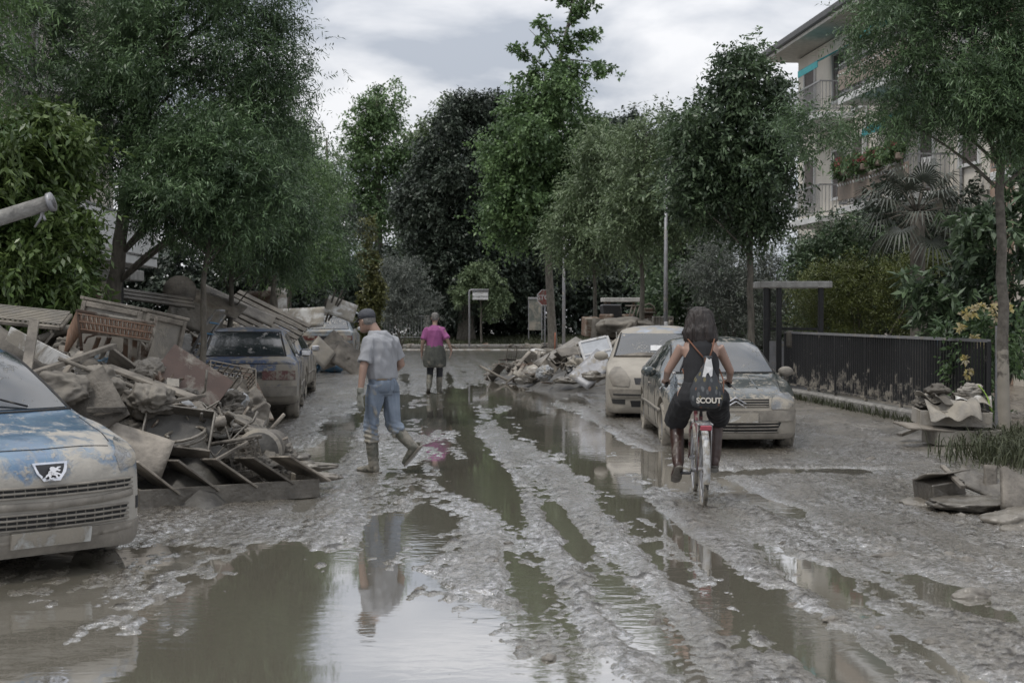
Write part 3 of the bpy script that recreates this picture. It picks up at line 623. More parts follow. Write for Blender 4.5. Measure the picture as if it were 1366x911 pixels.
T('oak_tree', 'huge dark dense evergreen oak behind the street name sign', 'tree', 622, 80, [(622, 330, 0), (625, 220, 0)], .5,
  [(640, 210, 0, 2.6, 2.4, 2.8), (600, 270, 0, 2.8, 2.4, 2.6), (575, 240, .5, 1.4, 1.4, 1.8), (655, 160, 0, 1.4, 1.4, 1.4), (625, 360, 0, 3.3, 2.4, 2.6), (690, 330, 2, 2.6, 2.4, 3.6), (560, 300, 0, 1.2, 1.4, 2.0)], LM['dark'], (1500, 10, 8, .21, .11, .6), group=FAR, limbs=20, seed=22, rc=.45, shell=.3)
T('oak_tree', 'dark round tree top showing right behind the tallest tree', 'tree', 800, 92, [(800, 330, 0), (805, 200, 0)], .5,
  [(800, 220, 0, 3.0, 2.5, 3.6), (850, 270, 0, 2.8, 2.4, 3.0), (760, 330, 0, 3.5, 2.4, 3.6), (880, 350, 0, 3.5, 2.4, 3.5), (835, 190, 0, 1.5, 1.5, 1.6)], LM['dark'], (900, 8, 6, .32, .19, .7), group=FAR, limbs=16, seed=23, rc=.55, shell=.3)
T('broadleaf_tree', 'mid green leafy tree between the light young trees and dark maple', 'tree', 912, 58, [(912, 400, 0), (908, 300, 0)], .2,
  [(905, 220, 0, 1.0, 1.2, 2.0), (930, 270, 0, 1.7, 1.6, 2.4), (890, 190, 0, .8, .9, 1.1), (905, 350, 0, 1.9, 1.6, 2.0), (965, 250, 0, 1.8, 1.6, 2.8)], LM['maple'], (520, 8, 6, .2, .12, .55), group=FAR, limbs=14, seed=24, rc=.4)
T('cedar_tree', 'dark layered conifer crown rising above the end of the ash row', 'tree', 392, 58, [(392, 330, 0), (390, 165, 0)], .3,
  [(385, 190, 0, .7, .8, .8), (375, 215, 0, 1.3, 1.2, .5), (395, 250, 0, 1.7, 1.6, .6), (400, 300, 0, 2.3, 1.8, .9), (380, 360, 0, 2.6, 2, 1.4)], LM['dark'], (520, 8, 7, .16, .05, .6), limbs=16, seed=25, rc=.35, droop=.1)
T('birch_tree', 'thin pale see-through tree top in the sky gap left of the upright tree', 'tree', 438, 85, [(438, 300, 0), (436, 185, 0)], .18,
  [(437, 225, 0, .8, .8, 1.6), (432, 270, 0, 1.1, 1, 1.6), (440, 330, 0, 1.6, 1.4, 2)], LM['light'], (90, 7, 6, .2, .12, .6), limbs=14, seed=26, rc=.4)
# screens of dense planting that close the view
def hedge(label, pxs, D, top, m, n, seed, ll=.2, cat='hedge', name='hedge', ry=1.2):
    bxx = gx((pxs[0] + pxs[1]) / 2, D); hw = abs(gx(pxs[1], D) - gx(pxs[0], D)) / 2; H = hz(top, D); k = max(2, int(hw * 2 / (H * .55))); bl = []
    rg = random.Random(seed)
    for i in range(k):
        x = -hw + (i + .5) * 2 * hw / k
        bl.append(((x, rg.uniform(-.4, .4), H * .33), (hw / k * 1.4, ry, H * .38))); bl.append(((x + rg.uniform(-.3, .3), 0, H * rg.uniform(.6, .72)), (hw / k * 1.25, ry, H * .3)))
    return bush(name, label, cat, (bxx, D, 0), bl, m, (n, 8, 6, ll, ll * .6, ll * 2.4), seed=seed, rc=ll * 2, shell=.35)
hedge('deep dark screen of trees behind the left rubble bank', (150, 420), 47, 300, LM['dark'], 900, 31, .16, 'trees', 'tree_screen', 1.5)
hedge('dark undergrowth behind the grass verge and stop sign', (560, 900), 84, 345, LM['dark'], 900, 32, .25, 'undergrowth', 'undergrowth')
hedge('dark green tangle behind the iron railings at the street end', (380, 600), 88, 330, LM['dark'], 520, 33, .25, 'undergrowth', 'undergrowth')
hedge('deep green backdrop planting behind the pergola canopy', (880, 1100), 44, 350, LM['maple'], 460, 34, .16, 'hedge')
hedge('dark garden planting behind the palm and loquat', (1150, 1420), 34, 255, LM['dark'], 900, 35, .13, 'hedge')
bush('olive_bush', 'silvery grey olive bush beside the grey lamp pole', 'bush', (gx(985, 36), 36, 0), loc_blobs(gx(985, 36), 36, 0, [(985, 375, 0, 1.15, 1, 1.0), (950, 360, 0, .7, .8, .7), (1030, 350, .3, .7, .8, .8), (985, 420, 0, 1.4, 1, .9)]), LM['olive'], (420, 9, 8, .075, .022, .32), seed=36, rc=.22)
bush('olive_bush', 'grey-green bush left of the big dark oak, behind the railings', 'bush', (gx(536, 70), 70, 0), loc_blobs(gx(536, 70), 70, 0, [(540, 380, 0, 1.1, 1, 1.5), (520, 410, 0, 1.2, 1, 1.2), (560, 410, 0, .9, 1, 1.2)]), LM['olive'], (230, 8, 7, .13, .05, .4), seed=37, rc=.3)
bush('laurel_bush', 'round dark glossy laurel below the balconies', 'bush', (gx(1120, 32), 32, 0), loc_blobs(gx(1120, 32), 32, 0, [(1120, 330, 0, .95, .9, .7), (1080, 350, 0, .6, .7, .6), (1160, 345, 0, .6, .7, .6), (1120, 400, 0, 1.3, 1, 1.2)]), LM['maple'], (380, 9, 7, .09, .045, .26), seed=38, rc=.2)
bush('privet_shrub', 'wide yellow-green shrub behind the black railings', 'shrub', (gx(1150, 30), 30, 0), loc_blobs(gx(1150, 30), 30, 0, [(1090, 380, 0, .6, .6, .45), (1150, 370, .2, .75, .7, .5), (1210, 375, 0, .65, .6, .5), (1150, 425, 0, 1.5, .8, .7), (1225, 350, .2, .4, .5, .3), (1100, 410, 0, .9, .7, .5)]), LM['yell'], (520, 9, 8, .05, .022, .26), seed=39, rc=.17, up=.5)
bush('loquat_bush', 'large-leaved loquat bush behind the yellow flowers', 'bush', (gx(1320, 22), 22, 0), loc_blobs(gx(1320, 22), 22, 0, [(1320, 320, 0, .65, .6, .7), (1290, 380, 0, .5, .5, .6), (1370, 300, .2, .6, .6, .9), (1330, 430, 0, .9, .6, .8), (1250, 410, .2, .5, .5, .5)]), LM['maple'], (120, 7, 9, .2, .06, .14), seed=40, rc=.25, droop=.5, shell=.3)
bush('oleander_bush', 'small bush with scattered pink blossom left of the pergola', 'bush', (gx(925, 46), 46, 0), loc_blobs(gx(925, 46), 46, 0, [(930, 410, 0, .8, .5, .6), (905, 425, 0, .6, .5, .5)]), LM['mid'], (110, 8, 7, .12, .04, .3), seed=41, rc=.25)
def flowers(parent_name, pts, D, m, r, seed, nm='flower'):
    e_ = [o for o in C.objects if o.name.startswith(parent_name)][0]; b = e_.location
    for i, (x, y, dd) in enumerate(pts):
        V, Fq, T_, cc = crown_np([((0, 0, 0), (r * .5, r * .5, r * .5))], 3, 3, 3, r * 1.2, r * .9, r * .6, seed=seed + i, rc=r * .3)
        o = mesh_np(nm, V, Fq, m, e_, attrs={'tint': T_}); o.location = px(x, y, D + dd) - b
flowers('oleander_bush', [(915 + 4.3 * i + (i * 7 % 5), 402 + (i * 13 % 22), -.7) for i in range(9)], 46, LM['pflow'], .12, 60)
rb = bush('rose_bush', 'rose bush with pale yellow blooms beside the grey gate', 'bush', (gx(1310, 19.6), 19.6, 0), loc_blobs(gx(1310, 19.6), 19.6, 0, [(1310, 450, 0, .4, .3, .45), (1300, 510, 0, .35, .3, .5), (1340, 440, .1, .35, .3, .4), (1310, 560, 0, .3, .3, .3)]), LM['mid'], (70, 7, 6, .08, .045, .2), seed=42, rc=.14)
flowers('rose_bush', [(1297, 415, 0), (1280, 437, 0), (1326, 410, -.1), (1328, 422, -.1), (1300, 450, 0), (1288, 418, 0), (1309, 410, 0), (1345, 410, 0), (1292, 497, -.2), (1308, 460, -.2), (1285, 480, -.2)], 19.3, LM['yflow'], .055, 80)
# ivy column, sapling
bush('ivy_column', 'narrow column of yellowing ivy on a dead trunk', 'ivy', (gx(492, 62), 62, 0), loc_blobs(gx(492, 62), 62, 0, [(488, 305, 0, .25, .25, .6), (492, 350, 0, .38, .35, .9), (494, 400, 0, .48, .4, 1.0), (490, 430, 0, .5, .4, .8), (505, 385, 0, .25, .3, .4)]), LM['ivy'], (190, 8, 6, .13, .09, .25), seed=43, rc=.16)
T('sapling', 'small light green tree just right of the street name sign', 'tree', 642, 77, [(642, 420, 0), (640, 370, 0)], .07,
  [(640, 372, 0, 1.0, .9, .5), (617, 392, 0, .6, .7, .4), (662, 395, 0, .6, .7, .5), (640, 355, 0, .5, .5, .25), (655, 415, 0, .3, .4, .35)], LM['light'], (150, 8, 6, .17, .10, .35), limbs=10, seed=44, rc=.25, droop=.4)

# fan palm
def palm():
    D = 25; b = Vector((gx(1225, D), D, 0)); e = empty('fan_palm', b, 0, 'fan palm with drooping grey-green fronds below the corner balcony', 'palm tree')
    top = px(1222, 285, D) - b; mb = MB(); trunk_mesh(mb, [(0, 0, -.1), (0, 0, 1.5), tuple(top)], .16, .13); mb.build('trunk', M['bark'], e)
    rg = np.random.default_rng(5)
    for k in range(24):
        az = k * 2.399; el = R(72 - 120 * (k / 24)); ln = .62 + .15 * rg.random()
        d = Vector((math.cos(az) * math.cos(el), math.sin(az) * math.cos(el), math.sin(el))); tip = top + d * ln
        side = d.cross(Vector((0, 0, 1))).normalized(); nrm = side.cross(d)
        V = []; Fq = []; T_ = []
        n = 22
        for i in range(n):
            a = (i / (n - 1) - .5) * R(250); q = d * math.cos(a) + side * math.sin(a); lf = .54 * (1 - .25 * abs(a) / 2.2) * (.9 + .2 * rg.random())
            w_ = (side * math.cos(a) - d * math.sin(a)) * .016
            p1 = tip + q * lf * .55 + nrm * .02; p2 = tip + q * lf - Vector((0, 0, .16 + .1 * rg.random()))
            s = len(V); V += [tip - w_ * .4, tip + w_ * .4, p1 + w_, p1 - w_]; Fq.append((s, s + 1, s + 2, s + 3)); s += 4; V += [p1 - w_, p1 + w_, p2 + w_ * .2, p2 - w_ * .2]; Fq.append((s, s + 1, s + 2, s + 3)); T_ += [rg.random() * .6 + .2] * 8
        mb = MB(); mb.tube([top, top.lerp(tip, .5) + Vector((0, 0, .04)), tip], [.018, .012, .008], 5); fr = mb.build('frond_stalk', M['bark'], e)
        mesh_np('frond', V, Fq, LM['palm'], fr, attrs={'tint': T_})
palm()
# grass: verge at the cross street, tufts at the tree foot
def grass(name, pts, h, m, wd=.006, seed=1):
    rg = np.random.default_rng(seed); n = len(pts); az = rg.random(n) * 2 * PI; hh = h * (.5 + rg.random(n)); lean = .3 + 1.0 * rg.random(n)
    P = np.asarray(pts); sx = np.stack([np.cos(az + 1.57), np.sin(az + 1.57), 0 * az], -1) * wd; d = np.stack([np.cos(az), np.sin(az), 0 * az], -1)
    m1 = P + d * (lean * hh * .35)[:, None]; m1[:, 2] += hh * .6; t = P + d * (lean * hh)[:, None]; t[:, 2] += hh * (.95 - .3 * lean)
    V = np.concatenate([np.stack([P - sx, P + sx, m1 + sx, m1 - sx], 1), np.stack([m1 - sx, m1 + sx, t + sx * .2, t - sx * .2], 1)], 0).reshape(-1, 3)
    o = mesh_np(name, V, np.arange(len(V)).reshape(-1, 4), m, attrs={'tint': np.repeat(np.tile(rg.random(n), 2), 4)}); return tag(o, kind='stuff')
rg = np.random.default_rng(2)
n = 15000; X = rg.uniform(-12, 11, n); Y = rg.uniform(76.5, 84, n); grass('grass', np.stack([X, Y, ground_h(X, Y, False) - .02], -1), .26, LM['grass'], .018, 3)
n = 1700; X = np.concatenate([rg.normal(6.15, .32, n // 2), rg.normal(5.45, .35, n // 2)]); Y = np.concatenate([rg.normal(17.2, .7, n // 2), rg.normal(15.4, .55, n // 2)]); ok = (X > 4.6)
grass('grass', np.stack([X, Y, ground_h(X, Y, False) - .01], -1)[ok], .26, LM['grass'], .007, 4)
n = 1500; Y = rg.uniform(18, 30, n); X = 6.2 - (Y - 18.6) * .085 - .12 + rg.normal(0, .07, n); grass('grass', np.stack([X, Y, 0 * X + .08], -1), .14, LM['grass'], .006, 6)
# ---------------------------------------------------------------- buildings
BM = dict(
    slab=mat('pale_concrete_slab', (.42, .41, .39), .85, col2=(.24, .235, .22), nscale=7, bump=.4, bscale=40),
    beige=mat('cream_render', (.62, .58, .51), .85, col2=(.52, .48, .42), nscale=1.5, bump=.2, bscale=60),
    peach=mat('peach_render', (.33, .25, .20), .85, col2=(.34, .23, .17), nscale=1.5),
    brick=mat('brown_brick', (.24, .15, .12), .85, col2=(.18, .11, .09), nscale=12),
    white=mat('white_render', (.6, .6, .59), .8, col2=(.5, .5, .49), nscale=2),
    eave=mat('grey_eave', (.10, .10, .10), .7), soffit=mat('soffit_render', (.46, .44, .40), .85),
    shutter=mat('brown_roller_shutter', (.12, .10, .09), .6), glass=mat('window_glass', (.03, .035, .04), .06),
    rail=mat('grey_railing', (.30, .30, .30), .5, .3), teal=mat('teal_awning', (.04, .28, .30), .7), roof=mat('brown_roof_tile', (.16, .12, .10), .85), blue=mat('blue_awning', (.05, .09, .2), .7),
    terr=mat('brown_panel', (.26, .21, .17), .7))
def shutter_part(parent, c, wdt, h, nrm):
    """window in a facade whose outward normal is nrm ('-x' or '+x'): frame part, closed shutter"""
    s = -1 if nrm == '-x' else 1; x, y, z = c
    f = MB(); t = .06
    for dy, dz, a, b in ((-wdt / 2, 0, t, h), (wdt / 2, 0, t, h), (0, h / 2, wdt + t, t), (0, -h / 2, wdt + .16, t * 1.4)):
        f.box((x + s * .03, y + dy, z + dz), (.09, a - .002, b), bev=.006)
    fr = f.build('window', BM['white'], parent)
    m = MB(); n = int(h / .055)
    for i in range(n): m.box((x + s * .012, y, z - h / 2 + (i + .5) * h / n), (.022, wdt - .06, h / n * .86), (0, 0, 0))
    m.build('shutter', BM['shutter'], fr)
def balcony(parent, y0, y1, zf, x0, dep, sgn, panel, rail='bars'):
    """projects from facade x0 towards sgn"""
    xo = x0 + sgn * dep; yc = (y0 + y1) / 2
    b = MB(); b.box(((x0 + xo) / 2, yc, zf), (dep, y1 - y0, .2), bev=.015); s = b.build('balcony', BM['white'], parent)
    r = MB(); r.box((xo - sgn * .04, yc, zf + 1.02), (.05, y1 - y0 - .02, .045)); r.box((xo - sgn * .04, yc, zf + .2), (.03, y1 - y0 - .02, .03))
    for yy in (y0 + .03, y1 - .03):
        r.box(((x0 + xo) / 2, yy, zf + 1.02), (dep - .1, .045, .045)); r.box(((x0 + xo) / 2, yy, zf + .2), (dep - .1, .03, .03))
        k = int(dep / .11)
        for i in range(1, k): r.box((x0 + sgn * dep * i / k, yy, zf + .6), (.016, .016, .8))
    k = int((y1 - y0) / .12)
    for i in range(k + 1): r.box((xo - sgn * .04, y0 + .03 + (y1 - y0 - .06) * i / k, zf + .6), (.016, .016, .82))
    r.build('railing', BM['rail'], s)
    if panel:
        p = MB(); p.box((xo + sgn * .005, yc, zf + .56), (.02, y1 - y0 - .1, .56), bev=.004); p.build('screen_panel', BM['terr'], s)
        p = MB(); k = int((y1 - y0) / .22)
        for i in range(k): p.box((xo + sgn * .018, y0 + .15 + i * .22, zf + .72), (.008, .12, .05), (R(25), 0, 0))
        p.build('panel_ornament', BM['white'], s)
    return s
def building_r():
    # facade line: eave measured at (9.0,48.5) and (9.8,40); facade set back .9 m
    ang = math.atan2(.8, 8.5); e = empty('apartment_building', (10.55, 40, 0), ang, 'cream three-storey apartment block with flower balcony and teal awnings behind palm', 'building')
    # local: y along facade (towards camera negative), -x outward
    y0, y1 = -15, 8.6; H = 10.35
    w_ = MB(); w_.box((5, (y0 + y1) / 2, H / 2 - .1), (10, y1 - y0, H + .2)); w_.build('wall', BM['beige'], e)
    w_ = MB(); w_.box((4.6, (y0 + y1) / 2, H + .14), (11.2, y1 - y0 + 1.6, .2)); w_.build('soffit', BM['soffit'], e)
    w_ = MB(); w_.box((-1.02, (y0 + y1) / 2, H + .26), (.14, y1 - y0 + 1.6, .24), bev=.04); w_.build('gutter', BM['eave'], e)
    w_ = MB(); w_.add([(-1, y0 - .8, H + .25), (-1, y1 + .8, H + .25), (5, y1 - 3, H + 2.2), (5, y0 + 3, H + 2.2), (11, y0 - .8, H + .25), (11, y1 + .8, H + .25)], [(0, 3, 2, 1), (3, 4, 5, 2), (0, 4, 3), (1, 2, 5)]); w_.build('roof', BM['roof'], e)
    for fl, zf in enumerate((1.45, 4.75, 7.75)):
        for y in (-12.8, -9.6, -5.6, -2.9, -.9, 2.4, 4.2, 7.2):
            shutter_part(e, (0, y, zf + 1.15 + (0 if y in (-2.9, 2.4, -9.6) else .15)), 1.15 if y not in (-2.9, 2.4) else .95, 2.15 if y in (-2.9, 2.4, -9.6) else 1.5, '-x')
    m = MB(); m.box((-.02, -7.4, 5.1), (.03, 1.2, 10)); m.build('wall_panel', BM['peach'], e)
    for zf in (4.62, 7.72):
        balcony(e, -4.9, .6, zf, 0, 1.25, -1, True); balcony(e, 2.8, 6.6, zf - .05, 0, 1.1, -1, False)
    balcony(e, -14.5, -9.4, 4.62, 0, 1.2, -1, True)
    for y, z, L_ in ((-1.7, 9.7, 2.2), (4.2, 9.6, 2.0), (-1.7, 7.0, 1.8), (-11.5, 9.7, 2.4)):
        m = MB(); m.box((-.55, y, z), (1.1, L_, .03), (0, R(-28), 0)); m.box((-1.03, y, z - .35), (.02, L_, .2)); m.build('awning', BM['teal'], e)
    for y in (-5.2, 1.6): m = MB(); m.tube([(-.06, y, 0), (-.06, y, H)], .045, 8); m.build('drainpipe', BM['rail'], e)
    # flower boxes on the railing: own things
    o_ = Matrix.Translation(e.location) @ Euler((0, 0, ang)).to_matrix().to_4x4()
    for i in range(4):
        p = o_ @ Vector((-1.38, -4.1 + i * 1.3, 5.56)); t = empty('flower_box', p, ang, 'railing flower box of red geraniums on the first-floor corner balcony', 'flower box', 'flower boxes on the balcony railing')
        m = MB(); m.box((0, 0, .06), (.18, 1.0, .16), bev=.02); m.build('planter', BM['terr'], t)
        V, Fq, T_, cc = crown_np([((0, 0, .22), (.2, .55, .2))], 46, 7, 5, .09, .06, .14, seed=90 + i, rc=.1); mesh_np('foliage', V, Fq, LM['mid'], t, attrs={'tint': T_})
        V, Fq, T_, cc = crown_np([((-.05, 0, .26), (.24, .56, .2))], 26, 3, 4, .06, .05, .05, seed=95 + i, rc=.05); mesh_np('blossom', V, Fq, LM['rflow'], t, attrs={'tint': T_})
    # white folding chair on the balcony
    p = o_ @ Vector((-.7, -4.2, 4.72)); t = empty('garden_chair', p, ang + R(20), 'white garden chair on the corner balcony', 'chair')
    m = MB(); m.box((0, 0, .43), (.42, .42, .03), bev=.01); m.build('seat', BM['white'], t)
    m = MB(); [m.box((.2, -.18 + i * .09, .68), (.02, .05, .46), (0, R(8), 0)) for i in range(5)]; m.box((.23, 0, .9), (.025, .42, .05)); m.build('backrest', BM['white'], t)
    for sx in (-1, 1):
        for sy in (-1, 1): m = MB(); m.tube([(sx * .19, sy * .19, 0), (sx * .17, sy * .18, .42)], .014, 6); m.build('leg', BM['white'], t)
building_r()
def building_l():
    e = empty('apartment_building', (-9.9, 34.5, 0), R(2), 'cream and peach apartment block glimpsed through the big ash', 'building')
    m = MB(); m.box((-5, -9, 4.75), (10, 20, 9.9)); m.build('wall', BM['beige'], e)
    m = MB(); m.box((-4.6, -9, 9.86), (11.2, 21.4, .3)); m.build('roof', BM['eave'], e)
    for zf in (2.95, 6.0):
        balcony(e, -7.5, .9, zf, 0, 1.1, 1, False); balcony(e, -17, -9.6, zf, 0, 1.1, 1, False)
        m = MB(); m.box((1.12, -3.3, zf + .55), (.03, 8.3, .8), bev=.004); m.build('balcony_front', BM['white'], e)
        m = MB(); m.box((.55, .93, zf + .55), (1.06, .03, .8), bev=.004); m.build('balcony_front', BM['white'], e)
    for zf in (.2, 3.05, 6.1):
        for y in (-15.5, -12, -6, -3.4): shutter_part(e, (0, y, zf + 1.3), 1.1, 1.9, '+x')
    m = MB(); m.box((.03, -.9, 1.6), (.06, .8, 3.0)); m.build('door', BM['brick'], e)
    m = MB(); m.box((.01, -8.5, 5), (.03, 1.4, 9.6)); m.build('wall_panel', BM['peach'], e)
    m = MB(); m.box((-.8, 1.012, 1.5), (1.5, .03, 2.9)); m.build('brick_panel', BM['brick'], e)
    m = MB(); m.box((.55, -3.6, 8.9), (1.3, 3.4, .03), (0, R(28), 0)); m.box((1.12, -3.6, 8.46), (.02, 3.4, .25)); m.build('awning', BM['blue'], e)
building_l()

# ---------------------------------------------------------------- fences, gates, poles, signs
def fence_r():
    A = Vector((6.24, 18.6, 0)); B = Vector((5.42, 28.2, 0)); d = (B - A); L_ = d.length; rz = math.atan2(d.y, d.x)
    w_ = MB(); w_.box((L_ / 2, 0, .08), (L_, .26, .34), bev=.03); o = w_.build('low_wall', M['concrete'], None, A, (0, 0, rz)); tag(o, 'low concrete plinth wall under the black railings', 'wall')
    e = empty('railing_fence', A + Vector((0, 0, .25)), rz, 'long black muddy iron railing along the pavement on a low wall', 'fence')
    top = 1.08
    m = MB(); m.box((L_ / 2, 0, top), (L_, .05, .04)); m.build('top_rail', M['metal'], e)
    m = MB(); m.box((L_ / 2, 0, .07), (L_, .035, .03)); m.build('bottom_rail', M['blackmetal'], e)
    n = 6
    for i in range(n + 1): m = MB(); m.box((L_ * i / n, 0, top / 2 - .02), (.045, .045, top + .02)); m.build('post', M['blackmetal'], e)
    for i in range(n):
        m = MB(); k = 15
        for j in range(1, k): m.box((L_ * (i + j / k) / n, 0, top / 2 + .04), (.022, .03, top - .1))
        m.build('bar_panel', M['blackmetal'], e)
    # rag on the fence, blue ribbon
    m = MB(); m.box((L_ - .35, -.0, top - .13), (.34, .09, .34), bev=.04); o = m.build('rag', M['cloth'], None, A + Vector((0, 0, .25)), (0, 0, rz)); tag(o, 'muddy rag draped over the far end of the black railing', 'rag')
    m = MB(); m.tube([(1.95, -.04, top + .02), (1.95, -.05, top - .04), (1.93, -.05, top - .12)], [.02, .025, .015], 6); o = m.build('ribbon', M['bluecloth'], None, A + Vector((0, 0, .25)), (0, 0, rz)); tag(o, 'small blue ribbon tied to the railing top', 'ribbon')
fence_r()
def gate_r():
    A = Vector((6.35, 18.55, 0)); e = empty('steel_gate', A, R(-14), 'grey steel bar gate right of the ash trunk', 'gate')
    for x in (0, .35, 2.9): m = MB(); m.box((x, 0, .75), (.09 if x != .35 else .06, .09, 1.55), bev=.006); m.build('post', M['metal'] if x != .35 else M['mudwood'], e)
    m = MB(); m.box((1.6, 0, 1.42), (2.5, .05, .05)); m.box((1.6, 0, .14), (2.5, .05, .05)); m.build('gate_frame', M['metal'], e)
    m = MB(); [m.box((.45 + i * .13, 0, .78), (.03, .03, 1.24)) for i in range(19)]; m.build('bar_panel', M['metal'], e)
    m = MB(); m.box((1.6, .02, -.03), (3.2, .3, .14), bev=.02); tag(m.build('low_wall', M['concrete'], None, A, (0, 0, R(-14))), 'concrete sill under the grey steel gate', 'wall')
gate_r()
def canopy(label, x0, x1, D, ztop, posts, dep=1.0, th=.13, mt='blackmetal', rails=True, cat='canopy'):
    X0, X1 = gx(x0, D), gx(x1, D); e = empty('gate_canopy', ((X0 + X1) / 2, D, 0), 0, label, cat); hw = (X1 - X0) / 2
    m = MB(); m.box((0, 0, ztop - th / 2), (hw * 2, dep, th), bev=.015); m.build('roof_slab', BM['slab'], e)
    for x, dy in posts: m = MB(); m.box((gx(x, D) - (X0 + X1) / 2, dy, (ztop - th) / 2), (.1, .1, ztop - th), bev=.01); m.build('post', M[mt], e)
    if rails:
        m = MB(); m.box((.1, dep / 2 - .12, ztop - .95), (hw * 1.6, .04, .05)); m.build('cross_bar', M[mt], e)
        m = MB(); m.box((.05, dep / 2 - .15, .62), (hw * 1.2, .03, 1.05), bev=.01); m.build('gate_leaf', M['metal'], e)
    return e
canopy('flat concrete slab canopy on black posts at the railing end', 1008, 1103, 28.6, 2.34, ((1017, -.4), (1034, -.4), (1089, -.4), (1029, .4)))
canopy('weathered grey concrete gate canopy around the big ash trunk', 103, 184, 22.5, 2.38, ((116, -.3), (167, -.3)), .8, .17, rails=False)
canopy('small far canopy above the furniture heap, behind it', 802, 853, 56, 2.36, ((807, -.3), (812, -.3), (846, .3)), 1.0, .16, 'mudwood', False)
def pole(label, x, D, z1, r=.07, cat='lamp pole', lamp=True, ybase=0):
    e = empty('street_lamp', (gx(x, D), D, 0), 0, label, cat); m = MB(); m.tube([(0, 0, -.1), (0, 0, z1 * .5), (0, 0, z1)], [r, r * .85, r * .6], 12); m.build('pole', M['metal'], e)
    if lamp:
        m = MB(); m.tube([(0, 0, z1 - .02), (0, -.25, z1 + .22), (0, -.9, z1 + .3)], r * .5, 8); a = m.build('arm', M['metal'], e)
        m = MB(); m.ball((0, -1.15, z1 + .3), (.12, .32, .06)); m.build('lamp_head', M['metal'], a)
    return e
p_ = pole('tall grey lamp pole behind the mud-caked cars', 888, 38, 5.4, .065)
m = MB(); m.box((0, -.075, 1.35), (.1, .03, .28), bev=.008); m.build('sticker_panel', M['whitepaint'], p_)
pole('thin grey lamp pole beside the plane tree at the crossing', 752, 64, 6.2, .075)

def text_mesh(s, size, mat_, name, parent, loc, rot, ext=.002, bold=0):
    cu = bpy.data.curves.new(name, 'FONT'); cu.body = s; cu.size = size; cu.align_x = 'CENTER'; cu.align_y = 'CENTER'; cu.extrude = ext; cu.offset = bold
    o = bpy.data.objects.new('tmp', cu); C.objects.link(o); dg = bpy.context.evaluated_depsgraph_get(); me = bpy.data.meshes.new_from_object(o.evaluated_get(dg)); bpy.data.objects.remove(o)
    me.name = name; me.materials.clear(); me.materials.append(mat_); o = bpy.data.objects.new(name, me); C.objects.link(o); o.parent = parent; o.location = loc; o.rotation_euler = rot; return o
inkm = mat('dark_ink', (.03, .03, .035), .7); redm = mat('red_sign_paint', (.22, .06, .05), .5, mud=.56, mudscale=6)
def signs():
    D = 74; x = gx(626, D); zt = hz(388, D); e = empty('street_name_sign', (x, D, .05), 0, 'white street name sign on a bent grey pole', 'street sign')
    m = MB(); L_ = gx(652, D) - x; m.tube([(0, 0, -.1), (0, 0, zt - .12), (.02, 0, zt - .04), (.1, 0, zt), (L_, 0, zt)], .045, 10); m.build('pole', M['metal'], e)
    m = MB(); m.box((L_ / 2 + .07, 0, zt - .33), (L_ - .2, .03, .36), bev=.008); p = m.build('sign_plate', M['whitepaint'], e)
    m = MB(); m.box((L_ / 2 + .07, 0, zt - .09), (L_ - .16, .035, .07)); m.build('hanger_bar', M['metal'], e)
    text_mesh('Rinascita Molinari', .115, inkm, 'lettering', p, (L_ / 2 + .07, -.018, zt - .34), (R(90), 0, 0))
    D = 70; x = gx(727, D); z = hz(397, D); e = empty('stop_sign', (x, D, 0), R(8), 'faded red octagonal STOP sign partly behind a trunk', 'stop sign')
    m = MB(); m.tube([(0, .04, 0), (0, .04, z + .4)], .04, 10); m.build('pole', M['metal'], e)
    r = .43; oc = [(r * math.cos(R(22.5 + 45 * i)), r * math.sin(R(22.5 + 45 * i))) for i in range(8)]; Mx = Matrix.Rotation(R(90), 3, 'X')
    m = MB(); m.prism(oc, -.01, .01, Mx, (0, 0, z)); w_ = m.build('sign_border', M['whitepaint'], e)
    m = MB(); m.prism([(a * .9, b * .9) for a, b in oc], 0, .008, Mx, (0, -.012, z)); m.build('sign_face', redm, e)
    text_mesh('STOP', .32, M['whitepaint'], 'lettering', e, (0, -.024, z), (R(90), 0, 0), bold=.006)
signs()
# railings at the end of the street, low kiosk panel
def far_fence():
    D = 80; x0, x1 = gx(505, D), gx(575, D); e = empty('iron_fence', (x0, D, .3), 0, 'low iron railings beyond the crossing, left of the purple shirt', 'fence'); L_ = x1 - x0
    m = MB(); m.box((L_ / 2, 0, 1.35), (L_, .04, .05)); m.box((L_ / 2, 0, .15), (L_, .04, .05)); m.build('rail', M['metal'], e)
    m = MB(); [m.box((i * .16, 0, .75), (.025, .025, 1.3)) for i in range(int(L_ / .16) + 1)]; m.build('bar_panel', M['metal'], e)
    m = MB(); m.box((L_ - .2, 0, .6), (.3, .3, 1.5), bev=.02); m.build('gate_pier', M['concrete'], e)
    m = MB(); m.box((L_ / 2, 0, -.05), (L_ + 1, .25, .35), bev=.03); tag(m.build('low_wall', M['concrete'], None, (x0, D, .2)), 'concrete base under the far iron railings', 'wall')
    D = 78; e = empty('notice_board', (gx(714, D), D, .1), 0, 'pale grey board standing in the dark planting left of the stop sign', 'board')
    m = MB(); m.box((0, 0, 1.6), (.7, .05, 1.7), bev=.02); m.build('panel', mat('green_grey_panel', (.12, .13, .115), .7, mud=.5, mudscale=1.5), e)
    m = MB(); m.box((0, 0, 2.5), (.8, .1, .12), bev=.02); m.build('top_cap', M['metal'], e)
    for s in (-1, 1): m = MB(); m.box((s * .36, 0, 1.2), (.05, .06, 2.6)); m.build('post', M['metal'], e)
far_fence()
